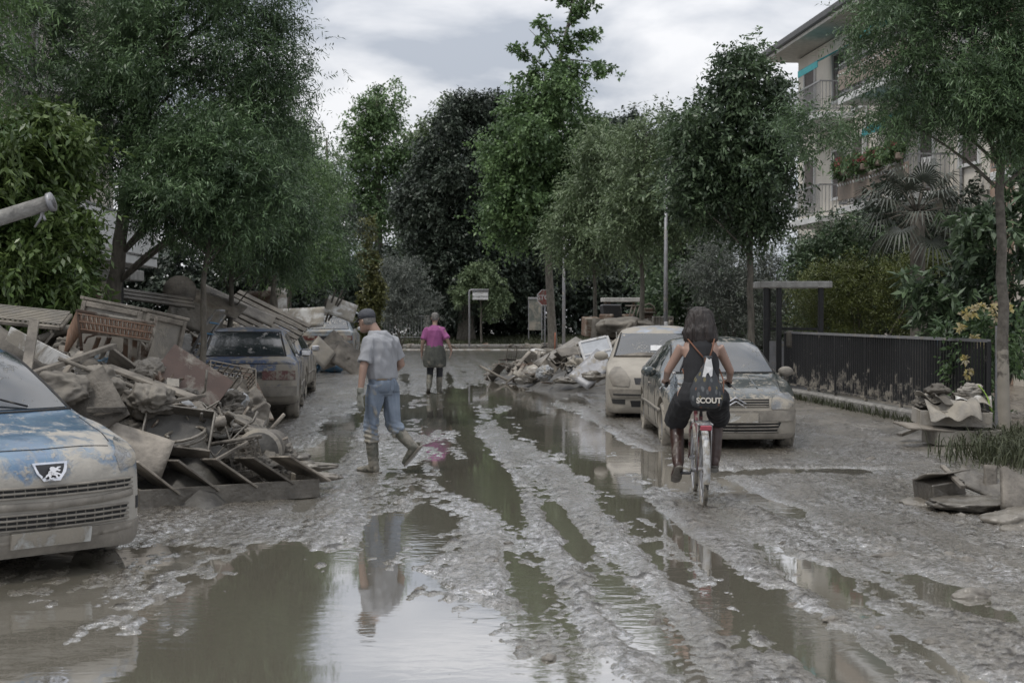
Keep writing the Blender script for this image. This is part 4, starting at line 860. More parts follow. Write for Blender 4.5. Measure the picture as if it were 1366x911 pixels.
# the grey pipe that leans in over the heap at the left
def pipe_l():
    D = 12.5; a = px(72, 269, D); b = px(-190, 350, D); c = px(-420, 560, D)
    e = empty('fallen_lamp_post', (c.x, D + .2, 0), 0, 'bent grey steel tube jutting in above the bright shrub', 'pole'); o = e.location
    m = MB(); m.tube([Vector((c.x - .3, D + .2, 0)) - o, c - o, b - o, a - o], [.085, .08, .075, .066], 14); m.build('tube', M['concrete'], e)
    d = (a - b).normalized(); m = MB(); m.tube([a - o - d * .04, a - o], [.085, .085], 14); m.build('end_collar', M['metal'], e)
    m = MB(); q = px(58, 282, D) - o; m.tube([q, q + Vector((-.01, -.02, -.06)), q + Vector((-.07, 0, -.14))], [.02, .014, .01], 6); m.tube([q + Vector((0, 0, -.02)), q + Vector((.03, -.03, -.08))], .013, 6); m.build('bracket', M['metal'], e)
pipe_l()
# ---------------------------------------------------------------- cars
def pchip(xs, ys, x):
    xs = np.asarray(xs, float); ys = np.asarray(ys, float); h = np.diff(xs); d = np.diff(ys) / h; m = np.zeros(len(xs))
    for i in range(1, len(xs) - 1):
        if d[i - 1] * d[i] > 0:
            w1 = 2 * h[i] + h[i - 1]; w2 = h[i] + 2 * h[i - 1]; m[i] = (w1 + w2) / (w1 / d[i - 1] + w2 / d[i])
    m[0] = d[0]; m[-1] = d[-1]
    x = np.clip(x, xs[0], xs[-1]); k = np.clip(np.searchsorted(xs, x) - 1, 0, len(h) - 1); t = (x - xs[k]) / h[k]
    return (2 * t**3 - 3 * t**2 + 1) * ys[k] + (t**3 - 2 * t**2 + t) * h[k] * m[k] + (-2 * t**3 + 3 * t**2) * ys[k + 1] + (t**3 - t**2) * h[k] * m[k + 1]
def P2(l): return [a for a, b in l], [b for a, b in l]
class Car:
    """front at x=0, tail at x=L; heading is local -x"""
    def __init__(s, name, label, loc, head, spec, paint, group='mud-covered cars along the street'):
        s.sp = spec; hx, hy = head; rz = math.atan2(-hy, -hx)
        s.e = empty(name, loc, rz, label, 'car', group); s.paint = paint
        Lc = spec['L']; u = np.unique(np.concatenate([np.linspace(0, .3, 12), np.linspace(.3, Lc - .3, 58), np.linspace(Lc - .3, Lc, 12)]))
        s.f = {k: (lambda x, k=k: pchip(*P2(spec[k]), x)) for k in ('top', 'bot', 'belt', 'w', 'wt', 're')}
        top, bot, belt, wd, wt, re_ = (s.f[k](u) for k in ('top', 'bot', 'belt', 'w', 'wt', 're'))
        rings = []
        for i in range(len(u)):
            a, zb, zt, zl, w2, zr = wd[i], bot[i], top[i], belt[i], wt[i], re_[i]
            zl = min(zl, zt - .012); zr = min(max(zr, zl), zt - .004)
            zm = zb + .5 * (zl - zb)
            pts = [(0, zb), (a * .5, zb), (a * .90, zb), (a * .985, zb + .05 * (zl - zb) + .02), (a * 1.0, zm - .05), (a * .998, zm + .08), (a * .985, zl - .04 * (zl - zb)), (a * .955, zl), (a * .955 + (w2 - a * .955) * .5, zl + (zr - zl) * .52), (w2, zr), (w2 * .93, zr + (zt - zr) * .45), (w2 * .6, zt - (zt - zr) * .14), (w2 * .3, zt - (zt - zr) * .03), (0, zt)]
            for _ in range(1):
                q = [pts[0]]
                for p0, p1 in zip(pts[:-1], pts[1:]): q += [(p0[0] * .75 + p1[0] * .25, p0[1] * .75 + p1[1] * .25), (p0[0] * .25 + p1[0] * .75, p0[1] * .25 + p1[1] * .75)]
                pts = q[:1] + q[2:-2] + [q[-1]] if False else [q[0]] + q[2:-2] + [pts[-1]]
            rings.append([(u[i], y, z) for y, z in pts] + [(u[i], -y, z) for y, z in pts[-2:0:-1]])
        n = len(rings[0]); V = [p for r in rings for p in r]
        fs = [(i * n + k, (i + 1) * n + k, (i + 1) * n + (k + 1) % n, i * n + (k + 1) % n) for i in range(len(u) - 1) for k in range(n)]
        fs += [tuple(range(n)), tuple((len(u) - 1) * n + k for k in range(n))[::-1]]
        s.V, s.F = V, fs
        s.bvh = BVHTree.FromPolygons([Vector(v) for v in V], fs)
        b = MB(); b.add(V, fs, True); body = b.build('body', paint, s.e)
        # wheel arches cut out of the shell
        c = MB()
        for x in spec['wheels']:
            for sg in (-1, 1): c.lathe([(0, 0), (spec['wr'] + .055, 0), (spec['wr'] + .055, .42), (0, .42)], (x, sg * (spec['W'] - .21) - (0 if sg > 0 else .42), spec['wz'] + .02), 'y', 28)
        cut = bpy.data.objects.new('cut', c.mesh('cut')); C.objects.link(cut); cut.parent = s.e
        bm = bmesh.new(); bm.from_mesh(cut.data); bmesh.ops.remove_doubles(bm, verts=bm.verts, dist=1e-5); bmesh.ops.recalc_face_normals(bm, faces=bm.faces); bm.to_mesh(cut.data); bm.free()
        bm = bmesh.new(); bm.from_mesh(body.data); bmesh.ops.recalc_face_normals(bm, faces=bm.faces); bm.to_mesh(body.data); bm.free()
        md = body.modifiers.new('cut', 'BOOLEAN'); md.object = cut; md.operation = 'DIFFERENCE'; md.solver = 'EXACT'
        bpy.context.view_layer.update(); dg = bpy.context.evaluated_depsgraph_get(); me = bpy.data.meshes.new_from_object(body.evaluated_get(dg)); body.modifiers.clear()
        if len(me.polygons) > 500:
            body.data = me; me.name = 'body'
            me.polygons.foreach_set('use_smooth', np.ones(len(me.polygons), bool))
            me.set_sharp_from_angle(angle=R(38))
        bpy.data.objects.remove(cut); s.body = body
        for x in spec['wheels']:
            for sg in (-1, 1): s.wheel(x, sg)
    def wheel(s, x, sg):
        r = s.sp['wr']; z = s.sp['wz']; y = sg * (s.sp['W'] - .115)
        t = MB(); t.lathe([(r * .62, -.09), (r * .9, -.098), (r * .985, -.075), (r, -.03), (r, .03), (r * .985, .075), (r * .9, .098), (r * .62, .09)], (0, 0, 0), 'y', 30, closed=True)
        w_ = t.build('wheel', M['rubber'], s.e, (x, y, z))
        q = MB(); q.lathe([(0.001, sg * .05), (r * .18, sg * .055), (r * .2, sg * .03), (r * .55, sg * .045), (r * .63, sg * .07), (r * .66, sg * .08), (r * .66, -sg * .05)], (0, 0, 0), 'y', 30)
        for k in range(7):
            a = 2 * PI * k / 7; q.box((math.cos(a) * r * .38, sg * .05, math.sin(a) * r * .38), (r * .4, .02, .035), (0, -a, 0), .004)
        q.build('rim', M['metal'], w_)
    def hit(s, dr, a, b):
        Lc = s.sp['L']
        o, d = {'front': ((-1, a, b), (1, 0, 0)), 'rear': ((Lc + 1, a, b), (-1, 0, 0)), 'left': ((a, 2, b), (0, -1, 0)), 'right': ((a, -2, b), (0, 1, 0)), 'top': ((a, b, 3), (0, 0, -1))}[dr]
        h = s.bvh.ray_cast(Vector(o), Vector(d))
        return (h[0], h[1] if h[1].dot(Vector(d)) < 0 else -h[1]) if h[0] is not None else None
    def patch(s, name, dr, rows, m_, off=.006, nx=10, ny=4, parent=None, th=.012):
        """conforming inset: rows = [((a,b) left, (a,b) right), ...] seen along dr"""
        pts = []
        for (l0, r0), (l1, r1) in zip(rows[:-1], rows[1:]):
            for j in range(ny + (1 if (l1, r1) == rows[-1] else 0)):
                t = j / ny; l = Vector(l0).lerp(Vector(l1), t); r = Vector(r0).lerp(Vector(r1), t)
                pts.append([l.lerp(r, i / nx) for i in range(nx + 1)])
        last = None; V = []; ok = True
        for row in pts:
            for p in row:
                h = s.hit(dr, p[0], p[1])
                if h is None: h = last
                if h is None: return None
                last = h; V.append((h[0] + h[1] * off, h[0] - h[1] * th))
        nr = len(pts); nc = nx + 1; K = nr * nc; vs = [v[0] for v in V] + [v[1] for v in V]; fs = []
        for i in range(nr - 1):
            for j in range(nx):
                a = i * nc + j; q = (a, a + 1, a + nc + 1, a + nc); fs.append(q); fs.append(tuple(K + k for k in q[::-1]))
        edge = [(j) for j in range(nc)] + [i * nc + nc - 1 for i in range(1, nr)] + [(nr - 1) * nc + j for j in range(nc - 2, -1, -1)] + [i * nc for i in range(nr - 2, 0, -1)]
        for a, b in zip(edge, edge[1:] + edge[:1]): fs.append((b, a, K + a, K + b))
        mb = MB(); mb.add(vs, fs, True); me = mb.mesh(name, m_)
        bm = bmesh.new(); bm.from_mesh(me); bmesh.ops.recalc_face_normals(bm, faces=bm.faces); bm.to_mesh(me); bm.free(); me.set_sharp_from_angle(angle=R(50))
        o = bpy.data.objects.new(name, me); C.objects.link(o); o.parent = parent or s.e; return o
    def both(s, name, rows, m_, **k):
        s.patch(name, 'left', rows, m_, **k); s.patch(name, 'right', rows, m_, **k)
    def seam(s, dr, pts, parent=None, r=.006, name='seam', m_=None, off=0.0, n=8):
        P = []
        for (a0, b0), (a1, b1) in zip(pts[:-1], pts[1:]):
            for i in range(n + 1):
                h = s.hit(dr, a0 + (a1 - a0) * i / n, b0 + (b1 - b0) * i / n)
                if h: P.append(h[0] + h[1] * off)
        if len(P) > 1: mb = MB(); mb.tube(P, r, 5); return mb.build(name, m_ or M['dark'], parent or s.e)
    def mirrors(s, x, z, m_, only=None, size=1.0):
        for sg in (-1, 1):
            if only and sg != only: continue
            h = s.hit('left' if sg > 0 else 'right', x, z); y = h[0].y
            mb = MB(); mb.ball((x, y + sg * .13 * size, z + .02), (.055 * size, .105 * size, .07 * size), 12, 8); mb.tube([(x, y - sg * .02, z - .03), (x, y + sg * .07, z - .01)], .022, 6); mi = mb.build('wing_mirror', m_, s.e)
            g = MB(); g.box((x + .045 * size, y + sg * .135 * size, z + .02), (.02, .15 * size, .095 * size), bev=.008); g.build('mirror_glass', M['chrome'], mi)
def glassm(name, mud, low=None):
    return mat(name, (.025, .03, .035), .09, mud=mud, mudscale=4, mudcol=(.26, .25, .23), low=low, mudspots=.10, coat=.6)
GL = glassm('car_glass_splashed', .66); GLm = glassm('car_glass_muddy', .56); GLw = glassm('windscreen_hazed', .63)
lampm = mat('muddy_lamp_glass', (.17, .175, .18), .15, mud=.49, mudscale=5); redl = mat('muddy_tail_lamp', (.11, .028, .024), .35, mud=.52, mudscale=9)
P_blue = mat('car_paint_sky_blue', (.085, .16, .24), .34, .25, col2=(.075, .13, .21), mud=.515, mudscale=2.2, low=(.50, .66, .25, -.01), coat=.8, mudspots=.07, mudcol=(.32, .30, .265))
P_blue2 = mat('car_paint_navy', (.08, .115, .20), .4, .2, mud=.525, mudscale=3.5, low=(.4, .95, .18, .015), coat=.3, mudspots=.12)
P_blue3 = mat('car_paint_grey_blue', (.07, .11, .19), .4, .2, mud=.49, mudscale=2.5, low=(.4, .9, .25, .02), coat=.3, mudspots=.1)
P_silv = mat('car_paint_silver_mud', (.30, .33, .38), .35, .3, mud=.47, mudscale=2.5, low=(.5, 1.35, .35, .0), coat=.2, mudcol=(.30, .275, .235))
P_green = mat('car_paint_dark_green', (.022, .034, .036), .3, .3, mud=.57, mudscale=9.0, low=(.45, .75, .4, -.01), coat=.7, mudspots=.10, mudcol=(.27, .245, .205))
P_grey = mat('car_paint_pale_grey', (.22, .25, .28), .4, .3, mud=.5, mudscale=2.5, coat=.2)
plate = mat('muddy_number_plate', (.45, .45, .43), .6, mud=.44, mudscale=5)
plast = mat('mud_coated_bumper', (.25, .228, .195), .7, col2=(.13, .118, .10), nscale=5, bump=.35, bscale=20)
hatch = dict(L=4.2, W=.87, wr=.31, wz=.29, wheels=(.82, 3.42),
    top=[(0, .62), (.03, .70), (.10, .77), (.3, .84), (.7, .92), (1.0, .985), (1.4, 1.22), (1.8, 1.42), (2.2, 1.5), (2.9, 1.51), (3.5, 1.45), (3.85, 1.25), (4.05, 1.0), (4.17, .8), (4.2, .62)],
    bot=[(0, .38), (.04, .19), (.12, .13), (.5, .12), (3.8, .16), (4.1, .28), (4.2, .42)],
    belt=[(0, .58), (.1, .70), (.3, .76), (.7, .84), (1.0, .90), (2, .95), (3.5, 1.0), (4.0, .93), (4.2, .6)],
    w=[(0, .30), (.02, .46), (.06, .58), (.14, .68), (.28, .76), (.5, .82), (.9, .865), (2, .875), (3.4, .87), (3.9, .82), (4.12, .74), (4.2, .6)],
    wt=[(0, .28), (.06, .5), (.2, .60), (.7, .68), (1.0, .72), (1.5, .66), (2.0, .60), (3.2, .58), (3.8, .58), (4.1, .6), (4.2, .5)],
    re=[(0, .60), (.1, .72), (.5, .83), (1.0, .93), (1.4, 1.14), (1.8, 1.33), (2.2, 1.42), (3.4, 1.40), (3.8, 1.2), (4.0, .98), (4.2, .6)])

def peugeot():
    # lion-badge hatchback: only its nose is in the picture; heading turned towards the road
    h = Vector((.70, -.714)); emb = Vector((-2.92, 9.0))
    c = Car('parked_car', 'sky blue hatchback at the left edge, bonnet streaked with mud, lion badge on its nose', (emb.x, emb.y, 0), h, hatch, P_blue); s = c
    s.patch('windscreen', 'front', [((-.66, 1.0), (.66, 1.0)), ((-.56, 1.38), (.56, 1.38))], GL, off=.008, nx=14, ny=6)
    s.seam('front', [(-.68, .99), (0, .985), (.68, .99)], r=.012, name='windscreen_seal'); s.seam('front', [(.69, .985), (.58, 1.39)], r=.014, name='windscreen_seal'); s.seam('front', [(-.69, .985), (-.58, 1.39)], r=.014, name='windscreen_seal')
    for a, b in ((-.35, .2), (.2, .62)):
        p0 = s.hit('front', a, 1.005); p1 = s.hit('front', b, 1.12); mb = MB(); mb.tube([p0[0] + p0[1] * .02, p0[0].lerp(p1[0], .5) + p1[1] * .05, p1[0] + p1[1] * .03], .008, 5); w_ = mb.build('wiper', M['blackplastic'], s.e)
    s.both('side_window', [((1.55, .96), (2.35, .98)), ((1.95, 1.34), (2.35, 1.38))], GL); s.both('side_window', [((2.42, .98), (3.25, 1.02)), ((2.42, 1.38), (3.2, 1.36))], GL)
    # bonnet shut lines
    s.seam('top', [(.30, -.56), (.62, -.66), (.98, -.70)], name='bonnet_gap', r=.005); s.seam('top', [(.30, .56), (.62, .66), (.98, .70)], name='bonnet_gap', r=.005)
    s.seam('top', [(.20, -.5), (.165, 0), (.20, .5)], name='bonnet_gap', r=.005)
    for sg in (-1, 1):
        hl = s.patch('headlight', 'front', [((sg * .50, .64), (sg * .66, .67)), ((sg * .49, .74), (sg * .735, .78)), ((sg * .58, .80), (sg * .72, .82))], lampm, off=.006, nx=8, ny=4)
    # badge shield
    bd = s.patch('badge', 'front', [((-.055, .615), (.06, .615)), ((-.10, .66), (.098, .66)), ((-.125, .72), (.115, .72))], M['chrome'], off=.016, nx=10, ny=3)
    s.patch('badge_field', 'front', [((-.045, .630), (.045, .630)), ((-.075, .66), (.078, .66)), ((-.098, .707), (.095, .707))], M['blackplastic'], off=.020, nx=10, ny=3, parent=bd)
    lion = [(-.075, .700), (-.045, .702), (-.030, .694), (-.012, .703), (.006, .704), (.018, .694), (.014, .684), (.030, .676), (.034, .664), (.052, .655), (.060, .640), (.046, .645), (.040, .652), (.030, .640), (.034, .632), (.016, .632), (.018, .645), (.004, .654), (-.018, .646), (-.022, .634), (-.040, .634), (-.030, .648), (-.034, .656), (-.052, .648), (-.064, .652), (-.042, .664), (-.020, .672), (-.034, .678), (-.054, .672), (-.062, .680), (-.040, .688)]
    h0 = s.hit('front', 0, .67); mb = MB(); X = h0[0].x - .030
    mb.prism([(a, b - .67) for a, b in lion], -.006, .006, Matrix(((0, 0, 1), (1, 0, 0), (0, 1, 0))) if False else Matrix(((-.2, .42, 1), (1, 0, 0), (0, 1, 0))), (X, 0, .67)); mb.build('lion_emblem', M['chrome'], bd)
    # twin grille bands with bars
    for nm, z0, z1, hw in (('upper_grille', .525, .585, .60), ('lower_grille', .325, .42, .56)):
        g = s.patch(nm, 'front', [((-hw * .93, z0), (hw * .93, z0)), ((-hw, z1 - .005), (hw, z1 - .005))], M['dark'], off=.004, nx=24, ny=2)
        nb = 1 if nm == 'upper_grille' else 2
        for i in range(nb + 2):
            z = z0 + (z1 - z0) * i / (nb + 1); s.seam('front', [(-hw, z), (0, z - .006), (hw, z)], g, r=.0085, name='grille_bar', m_=plast, off=.010, n=14)
        k = 17
        mbb = [s.seam('front', [(-hw + 2 * hw * i / k, z0), (-hw + 2 * hw * i / k, z1)], g, r=.004, name='grille_fin', m_=plast, off=.004, n=2) for i in range(1, k)]
    for z, r_ in ((.47, .035), (.25, .03)):
        s.seam('front', [(-.60, z + .02), (-.35, z), (0, z - .012), (.35, z), (.60, z + .02)], r=r_, name='bumper_roll', m_=plast, off=-.012, n=10)
    s.patch('front_bumper', 'front', [((-.66, .15), (.66, .15)), ((-.70, .30), (.70, .30))], plast, off=.012, nx=26, ny=4)
    s.patch('number_plate', 'front', [((-.27, .215), (.27, .215)), ((-.27, .305), (.27, .305))], plate, off=.032, nx=8, ny=2, th=.0)
    for sg in (-1, 1):
        s.patch('fog_lamp', 'front', [((sg * .655, .37), (sg * .70, .37)), ((sg * .655, .45), (sg * .70, .45))], M['dark'], off=.006, nx=3, ny=3)
        s.seam('left' if sg > 0 else 'right', [(1.35, .28), (1.42, .6), (1.42, .92)], name='door_gap'); s.seam('left' if sg > 0 else 'right', [(2.38, .28), (2.38, .95)], name='door_gap')
    s.mirrors(1.55, .98, P_blue, 1)
peugeot()

xsara = dict(L=4.37, W=.86, wr=.305, wz=.28, wheels=(.86, 3.40),
    top=[(0, .55), (.03, .64), (.10, .70), (.3, .78), (.7, .87), (1.05, .94), (1.5, 1.18), (1.9, 1.36), (2.3, 1.415), (2.9, 1.41), (3.4, 1.33), (3.9, 1.08), (4.25, 1.0), (4.34, .85), (4.37, .6)],
    bot=[(0, .36), (.04, .21), (.12, .17), (.5, .17), (4.0, .19), (4.3, .3), (4.37, .42)],
    belt=[(0, .5), (.1, .62), (.3, .69), (.7, .79), (1.05, .86), (2, .90), (3.5, .95), (4.0, .95), (4.3, .8), (4.37, .55)],
    w=[(0, .42), (.02, .56), (.06, .66), (.14, .74), (.28, .79), (.5, .82), (.9, .85), (2, .86), (3.4, .855), (4.0, .81), (4.3, .74), (4.37, .6)],
    wt=[(0, .4), (.06, .55), (.2, .62), (.7, .68), (1.05, .71), (1.5, .64), (2.0, .57), (3.2, .55), (3.8, .6), (4.2, .62), (4.37, .5)],
    re=[(0, .53), (.1, .66), (.5, .79), (1.05, .88), (1.5, 1.1), (1.9, 1.27), (2.3, 1.33), (3.3, 1.28), (3.9, 1.03), (4.2, .96), (4.37, .58)])
def citroen():
    h = Vector((.0, -1)).normalized(); c = Car('parked_car', 'dark green saloon parked behind the cyclist, mud-spattered bonnet and double-chevron badge', (2.76, 17.5, -.04), h, xsara, P_green); s = c
    s.patch('windscreen', 'front', [((-.66, .96), (.66, .96)), ((-.54, 1.33), (.54, 1.33))], GL, off=.008, nx=14, ny=6)
    s.seam('front', [(-.68, .95), (0, .945), (.68, .95)], r=.014, name='windscreen_seal'); s.seam('front', [(.69, .945), (.56, 1.34)], r=.016, name='windscreen_seal'); s.seam('front', [(-.69, .945), (-.56, 1.34)], r=.016, name='windscreen_seal')
    p0 = s.hit('front', -.30, .965); p1 = s.hit('front', -.18, 1.27)
    for a0, b0, a1, b1 in ((.1, .965, .16, 1.27), (.55, .965, .36, 1.26)):
        p0 = s.hit('front', a0, b0); p1 = s.hit('front', a1, b1); mb = MB(); mb.tube([p0[0] + p0[1] * .02, p0[0].lerp(p1[0], .5) + p1[1] * .04, p1[0] + p1[1] * .03], .009, 5); mb.build('wiper', M['blackplastic'], s.e)
    s.both('side_window', [((1.62, .92), (2.3, .93)), ((2.0, 1.25), (2.3, 1.29))], GLm); s.both('side_window', [((2.37, .93), (3.1, .96)), ((2.37, 1.29), (3.05, 1.26))], GLm); s.both('side_window', [((3.16, .97), (3.65, 1.0)), ((3.12, 1.25), (3.35, 1.2))], GLm)
    s.seam('top', [(.3, -.60), (1.0, -.68)], name='bonnet_gap'); s.seam('top', [(.3, .60), (1.0, .68)], name='bonnet_gap')
    s.seam('top', [(.35, -.32), (1.0, -.30)], name='bonnet_crease', m_=P_green, r=.012); s.seam('top', [(.35, .32), (1.0, .30)], name='bonnet_crease', m_=P_green, r=.012)
    for sg in (-1, 1):
        s.patch('headlight', 'front', [((sg * .44, .545), (sg * .66, .545)), ((sg * .43, .60), (sg * .74, .61)), ((sg * .47, .68), (sg * .73, .70)), ((sg * .56, .725), (sg * .70, .735))], lampm, off=.010, nx=8, ny=3)
        s.seam('left' if sg > 0 else 'right', [(1.42, .26), (1.48, .6), (1.46, .86)], name='door_gap'); s.seam('left' if sg > 0 else 'right', [(2.34, .26), (2.34, .9)], name='door_gap'); s.seam('left' if sg > 0 else 'right', [(.9, .48), (2, .5), (3.2, .5)], name='side_moulding', m_=plast, r=.022, n=12)
        s.seam('left' if sg > 0 else 'right', [(3.05, .4), (3.15, .9)], name='door_gap')
        mb = MB(); hh = s.hit('left' if sg > 0 else 'right', 2.1, .78); mb.box(hh[0] + hh[1] * .015, (.16, .03, .025), bev=.008); mb.build('door_handle', plast, s.e)
    g = s.patch('upper_grille', 'front', [((-.40, .575), (.40, .575)), ((-.42, .665), (.42, .665))], M['dark'], off=.006, nx=16, ny=2)
    for z in (.58, .605, .635, .662): s.seam('front', [(-.41, z), (0, z), (.41, z)], g, r=.008, name='grille_bar', m_=plast, off=.01)
    mb = MB(); h0 = s.hit('front', 0, .62)[0].x
    for z in (.60, .648):
        for sg in (-1, 1): mb.beam((h0 - .03, 0, z + .045), (h0 - .005, sg * .13, z - .035), .018, .032, (1, 0, 0), .004)
    mb.build('chevron_badge', M['chrome'], s.e)
    s.patch('front_bumper', 'front', [((-.72, .40), (.72, .40)), ((-.76, .53), (.76, .53))], plast, off=.02, nx=26, ny=3); s.patch('front_spoiler', 'front', [((-.66, .19), (.66, .19)), ((-.72, .255), (.72, .255))], plast, off=.014, nx=26, ny=3)
    g = s.patch('lower_grille', 'front', [((-.50, .27), (.50, .27)), ((-.56, .385), (.56, .385))], M['dark'], off=.006, nx=16, ny=3)
    for z in (.27, .31, .35, .385): s.seam('front', [(-.52, z), (0, z - .005), (.52, z)], g, r=.010, name='grille_bar', m_=plast, off=.014, n=12)
    s.patch('number_plate', 'front', [((-.27, .385), (.27, .385)), ((-.27, .50), (.27, .50))], plate, off=.040, nx=8, ny=2, th=0)
    s.mirrors(1.62, .93, plast, -1); s.mirrors(1.62, .93, P_green, 1)
citroen()

van = dict(L=4.25, W=.87, wr=.30, wz=.28, wheels=(.80, 3.45),
    top=[(0, 0.620), (.03, 0.750), (.10, 0.840), (.3, 0.926), (.6, 1.003), (.85, 1.072), (1.2, 1.278), (1.55, 1.485), (1.9, 1.554), (2.6, 1.588), (3.6, 1.554), (4.05, 1.416), (4.2, 1.072), (4.25, 0.700)],
    bot=[(0, .42), (.04, .23), (.12, .19), (.5, .18), (3.9, .2), (4.2, .3), (4.25, .45)],
    belt=[(0, 0.580), (.1, 0.760), (.3, 0.850), (.6, 0.926), (.85, 0.977), (2, 1.020), (3.8, 1.055), (4.2, 0.943), (4.25, 0.600)],
    w=[(0, .44), (.02, .58), (.06, .69), (.14, .77), (.28, .82), (.5, .85), (.9, .865), (2, .87), (3.6, .865), (4.1, .82), (4.25, .7)],
    wt=[(0, .4), (.06, .6), (.2, .68), (.6, .73), (.85, .76), (1.3, .72), (1.8, .66), (3.4, .65), (4.0, .66), (4.25, .6)],
    re=[(0, 0.600), (.1, 0.790), (.4, 0.900), (.85, 1.012), (1.2, 1.201), (1.55, 1.390), (1.9, 1.468), (3.6, 1.459), (4.05, 1.313), (4.2, 0.986), (4.25, 0.650)])
def vancar():
    h = Vector((-.10, -1)).normalized(); c = Car('parked_car', 'tall silver people carrier wholly caked in beige mud, parked behind the green saloon', (2.33, 22.7, -.10), h, van, P_silv); s = c
    ws = s.patch('windscreen', 'front', [((-.70, 1.085), (.70, 1.085)), ((-.60, 1.45), (.60, 1.45))], GLw, off=.008, nx=14, ny=6)
    s.patch('painted_reflection', 'front', [((-.46, 1.165), (.12, 1.165)), ((-.46, 1.25), (.12, 1.25))], M['whitepaint'], off=.016, nx=4, ny=2, parent=ws)  # tray-shaped reflection in the glass, painted as a white patch
    s.patch('mud_drift', 'front', [((-.70, 1.07), (.70, 1.07)), ((-.66, 1.115), (.3, 1.125))], M['drymud'], off=.03, nx=20, ny=2)
    s.seam('front', [(.72, 1.07), (.62, 1.46)], r=.018, name='windscreen_seal'); s.seam('front', [(-.72, 1.07), (-.62, 1.46)], r=.018, name='windscreen_seal')
    s.both('side_window', [((1.35, 1.05), (2.2, 1.06)), ((1.7, 1.36), (2.2, 1.40))], GLm); s.both('side_window', [((2.28, 1.09), (3.1, 1.1)), ((2.28, 1.40), (3.1, 1.40))], GLm); s.both('side_window', [((3.18, 1.1), (3.9, 1.14)), ((3.18, 1.4), (3.7, 1.36))], GLm)
    for sg in (-1, 1):
        s.patch('headlight', 'front', [((sg * .46, .62), (sg * .72, .64)), ((sg * .44, .74), (sg * .79, .78)), ((sg * .52, .86), (sg * .76, .87)), ((sg * .60, .92), (sg * .70, .92))], plast, off=.012, nx=8, ny=3)
        s.patch('fog_lamp', 'front', [((sg * .52, .34), (sg * .72, .35)), ((sg * .52, .42), (sg * .74, .42))], M['dark'], off=.006, nx=5, ny=3)
        s.seam('left' if sg > 0 else 'right', [(1.25, .3), (1.3, 1.05)], name='door_gap'); s.seam('left' if sg > 0 else 'right', [(2.24, .3), (2.24, 1.08)], name='door_gap')
    s.patch('front_bumper', 'front', [((-.74, .45), (.74, .45)), ((-.78, .58), (.78, .58))], plast, off=.02, nx=26, ny=3)
    s.seam('front', [(-.7, .50), (0, .49), (.7, .50)], r=.012, name='bumper_groove', off=.022, n=12)
    s.patch('grille', 'front', [((-.36, .66), (.36, .66)), ((-.38, .76), (.38, .76))], M['blackplastic'], off=.006, nx=12, ny=2)
    s.patch('lower_grille', 'front', [((-.42, .30), (.42, .30)), ((-.44, .40), (.44, .40))], M['dark'], off=.006, nx=12, ny=2)
    s.mirrors(1.32, 1.06, P_silv, size=1.15)
vancar()

boxy = dict(L=4.3, W=.81, wr=.29, wz=.27, wheels=(.80, 3.35),
    top=[(0, .6), (.03, .68), (.10, .72), (.4, .77), (1.1, .86), (1.5, 1.1), (1.85, 1.33), (2.2, 1.385), (2.9, 1.385), (3.35, 1.33), (3.75, 1.07), (4.05, .93), (4.24, .91), (4.29, .80), (4.3, .6)],
    bot=[(0, .4), (.04, .25), (.12, .2), (3.6, .22), (4.15, .28), (4.25, .34), (4.3, .42)],
    belt=[(0, .55), (.1, .68), (.4, .73), (1.1, .81), (2, .86), (3.5, .89), (4.1, .88), (4.26, .86), (4.3, .56)],
    w=[(0, .55), (.03, .68), (.12, .75), (.4, .79), (.9, .81), (2, .815), (3.4, .81), (4.1, .80), (4.25, .78), (4.3, .72)],
    wt=[(0, .5), (.06, .62), (.4, .70), (1.1, .72), (1.5, .64), (1.9, .57), (3.2, .56), (3.75, .62), (4.05, .68), (4.25, .70), (4.3, .62)],
    re=[(0, .57), (.1, .69), (.5, .76), (1.1, .82), (1.5, 1.04), (1.85, 1.25), (2.2, 1.31), (3.25, 1.28), (3.75, 1.02), (4.05, .895), (4.26, .87), (4.3, .58)])
